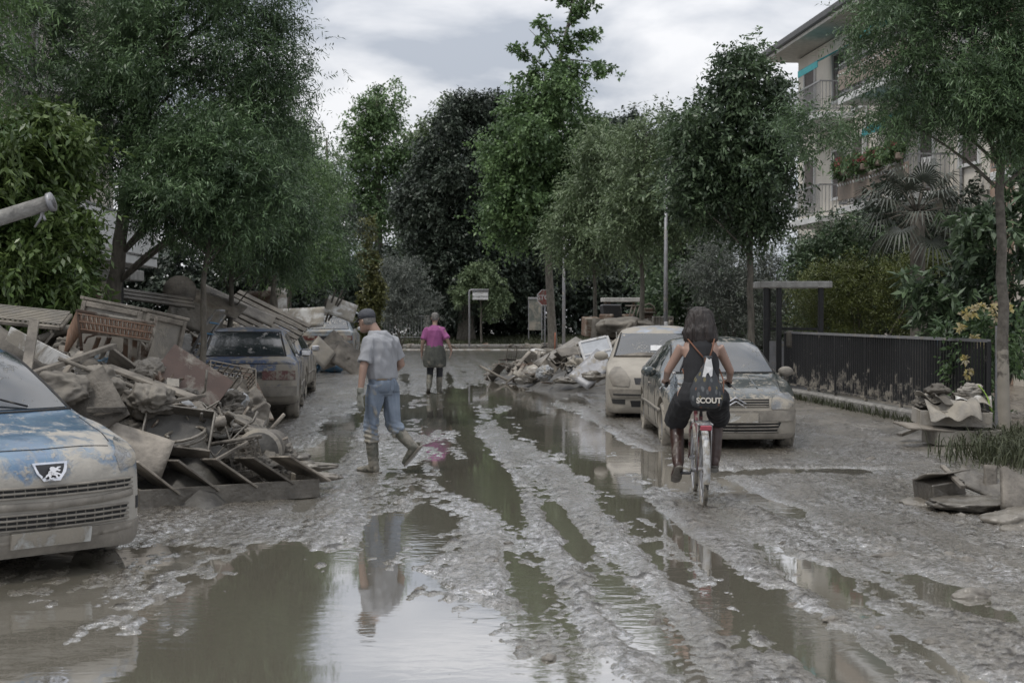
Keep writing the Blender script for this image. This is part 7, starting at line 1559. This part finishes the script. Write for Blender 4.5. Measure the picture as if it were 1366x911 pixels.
    for c_ in (-1, 1):
        vs = []; n_ = 6
        for dz in (0, 1):
            for a_ in range(n_ + 1):
                for b_ in range(n_ + 1):
                    o_ = Vector((.022, 0, .985 - .135 * a_ / n_)) - f * .5 + r * (c_ * .075 + (.105 - .02 * (a_ == n_)) * (b_ / n_ - .5)); h_ = bv.ray_cast(o_, f); q_ = h_[0] if h_[0] is not None else o_ + f * .37; vs.append(q_ - f * (.006 if dz == 0 else -.004))
        K = (n_ + 1) ** 2; g = lambda a_, b_: a_ * (n_ + 1) + b_; fs = [(g(a_, b_), g(a_, b_ + 1), g(a_ + 1, b_ + 1), g(a_ + 1, b_)) for a_ in range(n_) for b_ in range(n_)]; ed = [g(0, b_) for b_ in range(n_ + 1)] + [g(a_, n_) for a_ in range(1, n_ + 1)] + [g(n_, b_) for b_ in range(n_ - 1, -1, -1)] + [g(a_, 0) for a_ in range(n_ - 1, 0, -1)]
        fs += [(b_, a_, K + a_, K + b_) for a_, b_ in zip(ed, ed[1:] + ed[:1])]; m = MB(); m.add(vs, fs, True); m.build('back_pocket', jeans, jo)
    for nm, kk, aa, tt in (('boot', kL, aL, aL + Vector((-.26, .16, -.05))), ('boot', kR, aR, aR + Vector((.02, .02, -.3)))):
        m = MB(); K = kk.lerp(aa, .28); so_ = boot(m, K, aa, tt, .068, .054); bo = fuse(m, nm, bootm, e, .009, 2, .005, 11, 15); so_.build('sole', M['wetmud'], bo)
    m = MB(); hand(m, wL, (.02, .0, -1), (.75, .6, 0), (-.6, .7, 0), .28, 1.1, .0125); limb(m, [wL + Vector((.004, .004, .045)), wL - Vector((0, 0, .01))], [.041, .036]); fuse(m, 'glove', glovem, e, .006, 2)
    m = MB(); hand(m, wR, (-.5, .3, -.6), (-.6, -.2, .2), (-.3, .3, .8), .6, 1.1, .0125); limb(m, [wR - Vector((-.03, .03, 0)), wR], [.041, .036]); fuse(m, 'glove', glovem, e, .006, 2)
    return e
man()

def walker():
    D = 30.6; e = empty('person', (gx(580, D), D, 0), 0, 'person walking away in magenta t-shirt with a dark patterned jacket tied round the waist', 'person')
    f = Vector((-.06, 1, 0)).normalized(); r = Vector((1, .06, 0)); bd = MB()
    hL, hR = Vector((-.08, 0, .90)), Vector((.085, 0, .90)); kL, aL = Vector((-.10, .05, .48)), Vector((-.12, -.12, .16)); kR, aR = Vector((.10, .06, .48)), Vector((.09, .04, .09))
    sL, sR = Vector((-.17, 0, 1.355)), Vector((.17, 0, 1.355)); eL, wL = Vector((-.26, -.04, 1.10)), Vector((-.285, .04, .87)); eR, wR = Vector((.28, -.05, 1.12)), Vector((.36, .02, .90))
    rings_mesh(bd, [((0, 0, .84), r * .16, f * .12), ((0, 0, .95), r * .175, f * .13), ((0, 0, 1.08), r * .15, f * .12), ((0, 0, 1.22), r * .16, f * .125), ((0, 0, 1.34), r * .18, f * .12), ((0, 0, 1.40), r * .15, f * .09), ((0, .02, 1.44), r * .07, f * .06)], 20)
    limb(bd, [(0, .01, 1.41), (0, .04, 1.52)], [.055, .052]); H = head(bd, (0, .06, 1.60), f, (0, .12, 1))
    for a in ((sL, eL, wL), (sR, eR, wR)): limb(bd, a, [.052, .04, .027])
    for a in ((hL, kL, aL), (hR, kR, aR)): limb(bd, a, [.085, .056, .04])
    hand(bd, wL, (0, .1, -1), (1, 0, 0), (0, 1, 0), .4); hand(bd, wR, (-.25, .2, -1), (-1, 0, 0), (0, 1, 0), .4); fuse(bd, 'body', SK2, e, .009, 3); face_parts(*H, e, SK2, hair_grey)
    c, hf, hr, up, s = H; q = lambda a, b, z: c + hf * a + hr * b + up * z; m = MB(); rings_mesh(m, [(q(-.03, 0, -.05), hr * .055, hf * .055), (q(-.03, 0, -.01), hr * .076, hf * .074), (q(-.018, 0, .04), hr * .082, hf * .09), (q(-.012, 0, .09), hr * .074, hf * .088), (q(-.012, 0, .122), hr * .045, hf * .055)], 20); fuse(m, 'hair', hair_grey, e, .008, 2, .004, 40, 4)
    m = MB(); rings_mesh(m, [((0, 0, .98), r * .172, f * .14), ((0, 0, 1.1), r * .17, f * .14), ((0, 0, 1.24), r * .178, f * .14), ((0, 0, 1.34), r * .185, f * .13), ((0, 0, 1.40), r * .15, f * .10), ((0, .01, 1.445), r * .08, f * .07)], 24)
    for a, b in ((sL, eL), (sR, eR)): limb(m, [Vector((a.x * .75, a.y, a.z)), a, a.lerp(b, .8)], [.045, .062, .072])
    fuse(m, 't_shirt', purple, e, .009, 1, .02, 6, 21, (1.4, 1.4, .5))
    m = MB(); rings_mesh(m, [((0, 0, 1.03), r * .165, f * .13), ((0, 0, .98), r * .195, f * .155), ((0, -.01, .85), r * .225, f * .17), ((-.01, -.02, .70), r * .25, f * .17), ((0, -.03, .58), r * .24, f * .15), ((0, -.03, .555), r * .18, f * .11)], 24)
    limb(m, [(-.16, .1, 1.0), (-.1, .19, .9), (-.08, .2, .66)], [.04, .04, .035]); limb(m, [(.16, .1, 1.0), (.08, .19, .9), (.06, .2, .68)], [.04, .04, .035])
    fuse(m, 'jacket', jacket, e, .011, 2, .02, 5.5, 24, (1.5, 1.5, .3))
    m = MB(); rings_mesh(m, [((0, 0, .96), r * .165, f * .12), ((0, 0, .85), r * .165, f * .125), ((0, 0, .80), r * .13, f * .11)], 20)
    for a, b, c_ in ((hL, kL, aL), (hR, kR, aR)): limb(m, [a, b, b.lerp(c_, .5)], [.095, .072, .066])
    fuse(m, 'leggings', darktr, e, .010, 3, .006, 8, 22)
    for kk, aa, tt in ((kL, aL, aL + Vector((-.03, .22, -.2))), (kR, aR, aR + Vector((.05, .3, -.02)))): m = MB(); so_ = boot(m, kk.lerp(aa, .35), aa, tt, .07, .056); bo = fuse(m, 'boot', bootm, e, .01, 2, .004, 10, 5); so_.build('sole', M['wetmud'], bo)
    m = MB(); m.tube([wL + Vector((0, 0, .04)), wL + Vector((0, 0, .02))], .034, 14); m.build('wristband', M['blackplastic'], e)
walker()

# ---------------------------------------------------------------- bicycle and rider
BY = 12.45; BX = gx(939, BY)
def bicycle():
    e = empty('bicycle', (BX, BY, -.02), R(-3), 'white-mudguard bicycle ridden away through the mud', 'bicycle')
    # local: +y forward; rear contact at y=0, front contact at y=1.08
    R_ = .335; wb = 1.06; white = M['whitepaint']; fr = mat('bike_frame_paint', (.13, .035, .04), .4, mud=.52, mudscale=7)
    tread = M['rubber']; guardm = mat('muddy_white_mudguard', (.42, .42, .42), .45, mud=.50, mudscale=11)
    for y in (0, wb):
        m = MB(); m.lathe([(R_ - .03, -.017), (R_ - .012, -.02), (R_, -.008), (R_, .008), (R_ - .012, .02), (R_ - .03, .017)], (0, 0, 0), 'x', 40, closed=True); w_ = m.build('wheel', tread, e, (0, y, R_))
        m = MB(); m.lathe([(R_ - .045, -.012), (R_ - .028, -.014), (R_ - .028, .014), (R_ - .045, .012)], (0, 0, 0), 'x', 40, closed=True); m.build('rim', M['metal'], w_)
        m = MB(); [m.tube([((-1) ** k * .025, math.cos(k * .349) * .02, math.sin(k * .349) * .02), (0, math.cos(k * .349 + .3) * (R_ - .04), math.sin(k * .349 + .3) * (R_ - .04))], .0022, 4) for k in range(18)]; m.tube([(-.05, 0, 0), (.05, 0, 0)], .02, 10); m.build('spokes', M['metal'], w_)
    m = MB(); bb = (0, .45, .28); st = (0, .30, .80); ht = (0, .88, .86); hb = (0, .92, .68); rx_ = (0, 0, R_)
    m.tube([bb, st], .016, 10); m.tube([bb, (0, .62, .36), hb], .018, 10); m.tube([(0, .35, .52), (0, .6, .55), (0, .90, .76)], .016, 10); m.tube([hb, ht], .02, 10)
    for s in (-1, 1): m.tube([(s * .02, .43, .28), (s * .055, .02, R_)], .009, 8); m.tube([(s * .015, .33, .72), (s * .055, 0, R_)], .008, 8); m.tube([(s * .02, .925, .67), (s * .05, .96, .6), (s * .05, wb, R_)], .011, 8)
    m.build('frame', fr, e)
    for y, a0, a1 in ((0, -15, 195), (wb, 10, 170)):
        m = MB(); vs = []; n = 26
        for i in range(n + 1):
            a = R(a0 + (a1 - a0) * i / n)
            if y == 0: a = R(180) - a + 0
            for x, rr in ((-.031, R_ + .012), (-.024, R_ + .026), (0, R_ + .032), (.024, R_ + .026), (.031, R_ + .012)): vs.append((x, y + math.cos(a) * rr, R_ + math.sin(a) * rr))
        K = len(vs); vs2 = vs + [(x * .93, y + (yy - y) * .99, R_ + (z - R_) * .99) for x, yy, z in vs]
        fs = [(i * 5 + k, i * 5 + k + 1, i * 5 + k + 6, i * 5 + k + 5) for i in range(n) for k in range(4)]; fs += [tuple(K + q for q in f_[::-1]) for f_ in fs]; m.add(vs2, fs, True); m.build('mudguard', guardm, e)
    m = MB(); 
    for s in (-1, 1): m.tube([(s * .06, -.22, .74), (s * .06, .25, .74)], .007, 6); m.tube([(s * .06, -.12, .74), (s * .06, 0, R_)], .006, 6)
    for y in (-.2, -.05, .1, .24): m.tube([(-.06, y, .74), (.06, y, .74)], .006, 6)
    m.build('luggage_rack', M['metal'], e)
    m = MB(); m.box((0, -.25, .715), (.10, .03, .045), bev=.008); m.build('rear_light', mat('red_reflector', (.30, .05, .07), .25), e)
    m = MB(); rings_mesh(m, [((0, .13, .90), (.07, 0, 0), (0, 0, .02)), ((0, .18, .91), (.10, 0, 0), (0, 0, .035)), ((0, .27, .915), (.08, 0, 0), (0, 0, .03)), ((0, .40, .91), (.025, 0, 0), (0, 0, .018))], 14); m.tube([(0, .27, .90), (0, .30, .78)], .013, 8); m.build('saddle', M['blackplastic'], e)
    m = MB(); m.tube([ht, (0, .87, .98), (0, .88, 1.0)], .013, 8); m.tube([(-.29, .66, 1.04), (-.27, .78, 1.06), (-.15, .88, 1.04), (0, .89, 1.0), (.15, .88, 1.04), (.27, .78, 1.06), (.29, .66, 1.04)], .012, 8); h = m.build('handlebar', M['metal'], e)
    for s in (-1, 1): m = MB(); m.tube([(s * .292, .64, 1.035), (s * .275, .76, 1.055)], .018, 10); m.build('grip', M['blackplastic'], h); m = MB(); m.tube([(s * .27, .80, 1.04), (s * .33, .74, 1.02), (s * .35, .70, 1.0)], .006, 6); m.build('brake_lever', M['metal'], h)
    m = MB(); m.tube([(-.07, .45, .28), (.07, .45, .28)], .02, 10); cr_ = m.build('crank', M['metal'], e)
    for s, dy, dz in ((-1, -.163, -.01), (1, .163, .01)): m = MB(); m.tube([(s * .075, .45, .28), (s * .095, .45 + dy, .28 + dz * .95)], .010, 8); m.box((s * .14, .45 + dy, .28 + dz), (.09, .08, .02), bev=.005); m.build('pedal', M['blackplastic'], cr_)
    m = MB(); m.lathe([(.0, -.004), (.09, -.004), (.09, .004), (0, .004)], (.05, .45, .28), 'x', 28); m.tube([(.055, .45, .37), (.055, 0, R_ + .035)], .006, 6); m.tube([(.055, .45, .19), (.055, 0, R_ - .035)], .006, 6); m.build('chainwheel', M['metal'], e)
bicycle()
def rider():
    e = empty('person', (BX, BY, -.02), R(-3), 'person with shoulder-length dark hair riding the bicycle in black tank top, shorts and brown boots', 'person')
    f = Vector((0, 1, 0)); r = Vector((1, 0, 0)); bd = MB()
    hL, hR = Vector((-.12, .25, .97)), Vector((.12, .25, .97)); kL, aL = Vector((-.20, .60, .74)), Vector((-.20, .36, .37)); kR, aR = Vector((.175, .70, .76)), Vector((.15, .60, .38))
    sL, sR = Vector((-.165, .36, 1.40)), Vector((.160, .36, 1.40)); eL, wL = Vector((-.29, .40, 1.18)), Vector((-.295, .62, 1.09)); eR, wR = Vector((.27, .42, 1.18)), Vector((.285, .62, 1.09))
    rings_mesh(bd, [((0, .26, .92), r * .16, f * .12), ((0, .26, 1.0), r * .18, f * .14), ((0, .27, 1.12), r * .145, f * .11), ((0, .30, 1.25), r * .15, f * .11), ((0, .34, 1.38), r * .165, f * .11), ((0, .36, 1.45), r * .14, f * .08), ((0, .38, 1.49), r * .065, f * .055)], 20)
    limb(bd, [(0, .37, 1.46), (0, .40, 1.56)], [.05, .048]); H = head(bd, (0, .42, 1.625), (-.12, 1, -.05), (0, .05, 1), .95)
    for a in ((sL, eL, wL), (sR, eR, wR)): limb(bd, a, [.050, .037, .025])
    for a in ((hL, kL, aL), (hR, kR, aR)): limb(bd, a, [.098, .060, .04])
    hand(bd, wL, (.02, 1, -.12), (.1, -.1, -1), (1, 0, 0), 1.3, .93); hand(bd, wR, (-.02, 1, -.12), (-.1, -.1, -1), (-1, 0, 0), 1.3, .93)
    fuse(bd, 'body', SK3, e, .008, 3); face_parts(*H, e, SK3, hair_dark)
    m = MB(); rings_mesh(m, [((0, .33, 1.42), r * .105, f * .055), ((0, .345, 1.46), r * .145, f * .085), ((-.01, .36, 1.53), r * .150, f * .105), ((0, .385, 1.60), r * .132, f * .108), ((0, .40, 1.67), r * .115, f * .112), ((0, .405, 1.72), r * .09, f * .098), ((0, .41, 1.755), r * .045, f * .05)], 26)
    fuse(m, 'hair', hair_dark, e, .0075, 1, .016, 11, 31, (1.7, 1.7, .28), lambda V: .8 * noise3(V * np.array([3, 3, .5]), 77, 11.0) - 1.2 * np.clip((1.46 - V[:, 2]) / .05, 0, 1) * np.abs(noise3(V * np.array([1, 1, .1]), 78, 22.0)))
    m = MB(); rings_mesh(m, [((0, .26, 1.02), r * .168, f * .135), ((0, .27, 1.12), r * .156, f * .122), ((0, .30, 1.25), r * .162, f * .122), ((0, .33, 1.34), r * .150, f * .126), ((0, .345, 1.41), r * .125, f * .118), ((0, .36, 1.475), r * .095, f * .085)], 24)
    fuse(m, 'tank_top', black, e, .008, 1, .006, 6, 33, (1, 1, .5))
    m = MB(); rings_mesh(m, [((0, .26, 1.08), r * .165, f * .13), ((0, .24, .99), r * .205, f * .17), ((0, .24, .93), r * .215, f * .17), ((0, .27, .86), r * .195, f * .14), ((0, .28, .84), r * .15, f * .1)], 24)
    limb(m, [hL + Vector((-.02, 0, -.03)), hL.lerp(kL, .5) + Vector((-.02, 0, -.03)), hL.lerp(kL, .88) + Vector((-.02, 0, -.05))], [.105, .10, .10]); limb(m, [hR + Vector((.02, 0, -.03)), hR.lerp(kR, .5) + Vector((.02, 0, -.03)), hR.lerp(kR, .88) + Vector((.02, 0, -.05))], [.105, .10, .10])
    fuse(m, 'shorts', black, e, .009, 1, .018, 7, 35, (1.3, 1.3, .6))
    for kk, aa, tt in ((kL, aL, aL + Vector((-.02, .3, -.01))), (kR, aR, aR + Vector((.02, .3, .0)))): m = MB(); so_ = boot(m, kk.lerp(aa, .20), aa, tt, .066, .052); bo = fuse(m, 'boot', bootbrown, e, .009, 2, .004, 9, 36); so_.build('sole', M['wetmud'], bo)
    # drawstring bag on the back: its own thing
    g = empty('drawstring_bag', (BX, BY, -.02), R(-3), 'dark printed drawstring bag with orange cords and the word SCOUT', 'bag')
    bagm = bpy.data.materials.new('bag_print'); bagm.use_nodes = True; nt = bagm.node_tree; N = nt.nodes.new; L = nt.links.new; b = nt.nodes['Principled BSDF']; b.inputs['Roughness'].default_value = .8
    tc = N('ShaderNodeTexCoord'); mp = N('ShaderNodeMapping'); mp.inputs['Scale'].default_value = (26, 26, 13); L(tc.outputs['Object'], mp.inputs[0]); vo = N('ShaderNodeTexVoronoi'); vo.inputs['Scale'].default_value = 1; L(mp.outputs[0], vo.inputs[0])
    r1 = N('ShaderNodeMath'); r1.operation = 'LESS_THAN'; r1.inputs[1].default_value = .33; L(vo.outputs['Distance'], r1.inputs[0]); hs = N('ShaderNodeSeparateColor'); L(vo.outputs['Color'], hs.inputs[0]); cr_ = N('ShaderNodeValToRGB'); L(hs.outputs[0], cr_.inputs[0]); cr_.color_ramp.interpolation = 'CONSTANT'
    el = cr_.color_ramp.elements; el[0].color = (.10, .085, .04, 1); el[1].position = .35; el[1].color = (.12, .06, .038, 1); e2 = el.new(.65); e2.color = (.08, .085, .09, 1)
    mx = N('ShaderNodeMix'); mx.data_type = 'RGBA'; L(r1.outputs[0], mx.inputs[0]); mx.inputs[6].default_value = (.028, .031, .035, 1); L(cr_.outputs[0], mx.inputs[7]); L(mx.outputs[2], b.inputs['Base Color'])
    m = MB(); c0 = lambda z: .27 + (z - 1.0) * .16 - .16
    rings_mesh(m, [((.035, c0(.86) + .03, .865), r * .07, f * .04), ((.035, c0(.88), .885), r * .125, f * .075), ((.035, c0(.95), .95), r * .15, f * .085), ((.035, c0(1.03), 1.03), r * .142, f * .085), ((.035, c0(1.12), 1.12), r * .105, f * .07), ((.04, c0(1.2), 1.20), r * .065, f * .055), ((.045, c0(1.26), 1.26), r * .035, f * .035), ((.045, c0(1.32), 1.32), r * .045, f * .04)], 24)
    bo = fuse(m, 'bag_body', bagm, g, .008, 2, .009, 7, 41, (1.6, 1.6, .35))
    m = MB(); yb = c0(1.18) - .075; m.add([(.045 + x, yb + .015 * abs(x) * 20 - (z - 1.2) * -.12, z) for x, z in ((-.055, 1.13), (-.03, 1.12), (-.015, 1.17), (0, 1.18), (.02, 1.14), (.035, 1.15), (.04, 1.22), (.028, 1.30), (.01, 1.29), (-.012, 1.31), (-.03, 1.24))], [tuple(range(11))]); mm = m.mesh('print_patch', M['whitepaint'])
    bm = bmesh.new(); bm.from_mesh(mm); rg_ = bmesh.ops.extrude_face_region(bm, geom=bm.faces[:]); bmesh.ops.translate(bm, vec=(0, .05, 0), verts=[v for v in rg_['geom'] if isinstance(v, bmesh.types.BMVert)]); bmesh.ops.recalc_face_normals(bm, faces=bm.faces); bm.to_mesh(mm); bm.free()
    o = bpy.data.objects.new('print_patch', mm); C.objects.link(o); o.parent = bo
    text_mesh('SCOUT', .066, mat('cream_print', (.5, .47, .42), .7), 'lettering', bo, (.045, c0(.93) - .096, .935), (R(84), 0, 0), ext=.006, bold=.0022)
    cord = mat('orange_cord', (.15, .06, .03), .7)
    for s in (-1, 1): m = MB(); m.tube([(.045 + s * .01, c0(1.32) - .0, 1.28), (.02 + s * .07, .20, 1.38), (s * .115, .28, 1.465), (s * .13, .36, 1.48), (s * .12, .44, 1.42)], .0075, 7); m.tube([(.035 + s * .105, c0(.9) + .03, .91), (.03 + s * .155, .16, 1.0), (.03 + s * .165, .22, 1.1), (s * .165, .32, 1.2)], .0065, 7); m.build('cord', cord, g)
    # bottle in the left hand side basket area
    bt = empty('water_bottle', (BX - .205, BY + .50, 1.03), (R(8), 0, 0), 'clear plastic water bottle hanging by the left handgrip of the bicycle', 'bottle'); m = MB(); m.lathe([(0, -.17), (.034, -.165), (.036, -.05), (.031, -.03), (.036, -.01), (.034, .05), (.014, .085), (.014, .1), (0, .1)], n=16); gm = mat('clear_plastic', (.65, .72, .78), .08); gm.node_tree.nodes['Principled BSDF'].inputs['Transmission Weight'].default_value = .7; m.build('bottle_body', gm, bt)
    m = MB(); m.lathe([(0, .098), (.016, .098), (.016, .118), (0, .118)], n=14); m.build('bottle_cap', M['whitepaint'], bt)
rider()
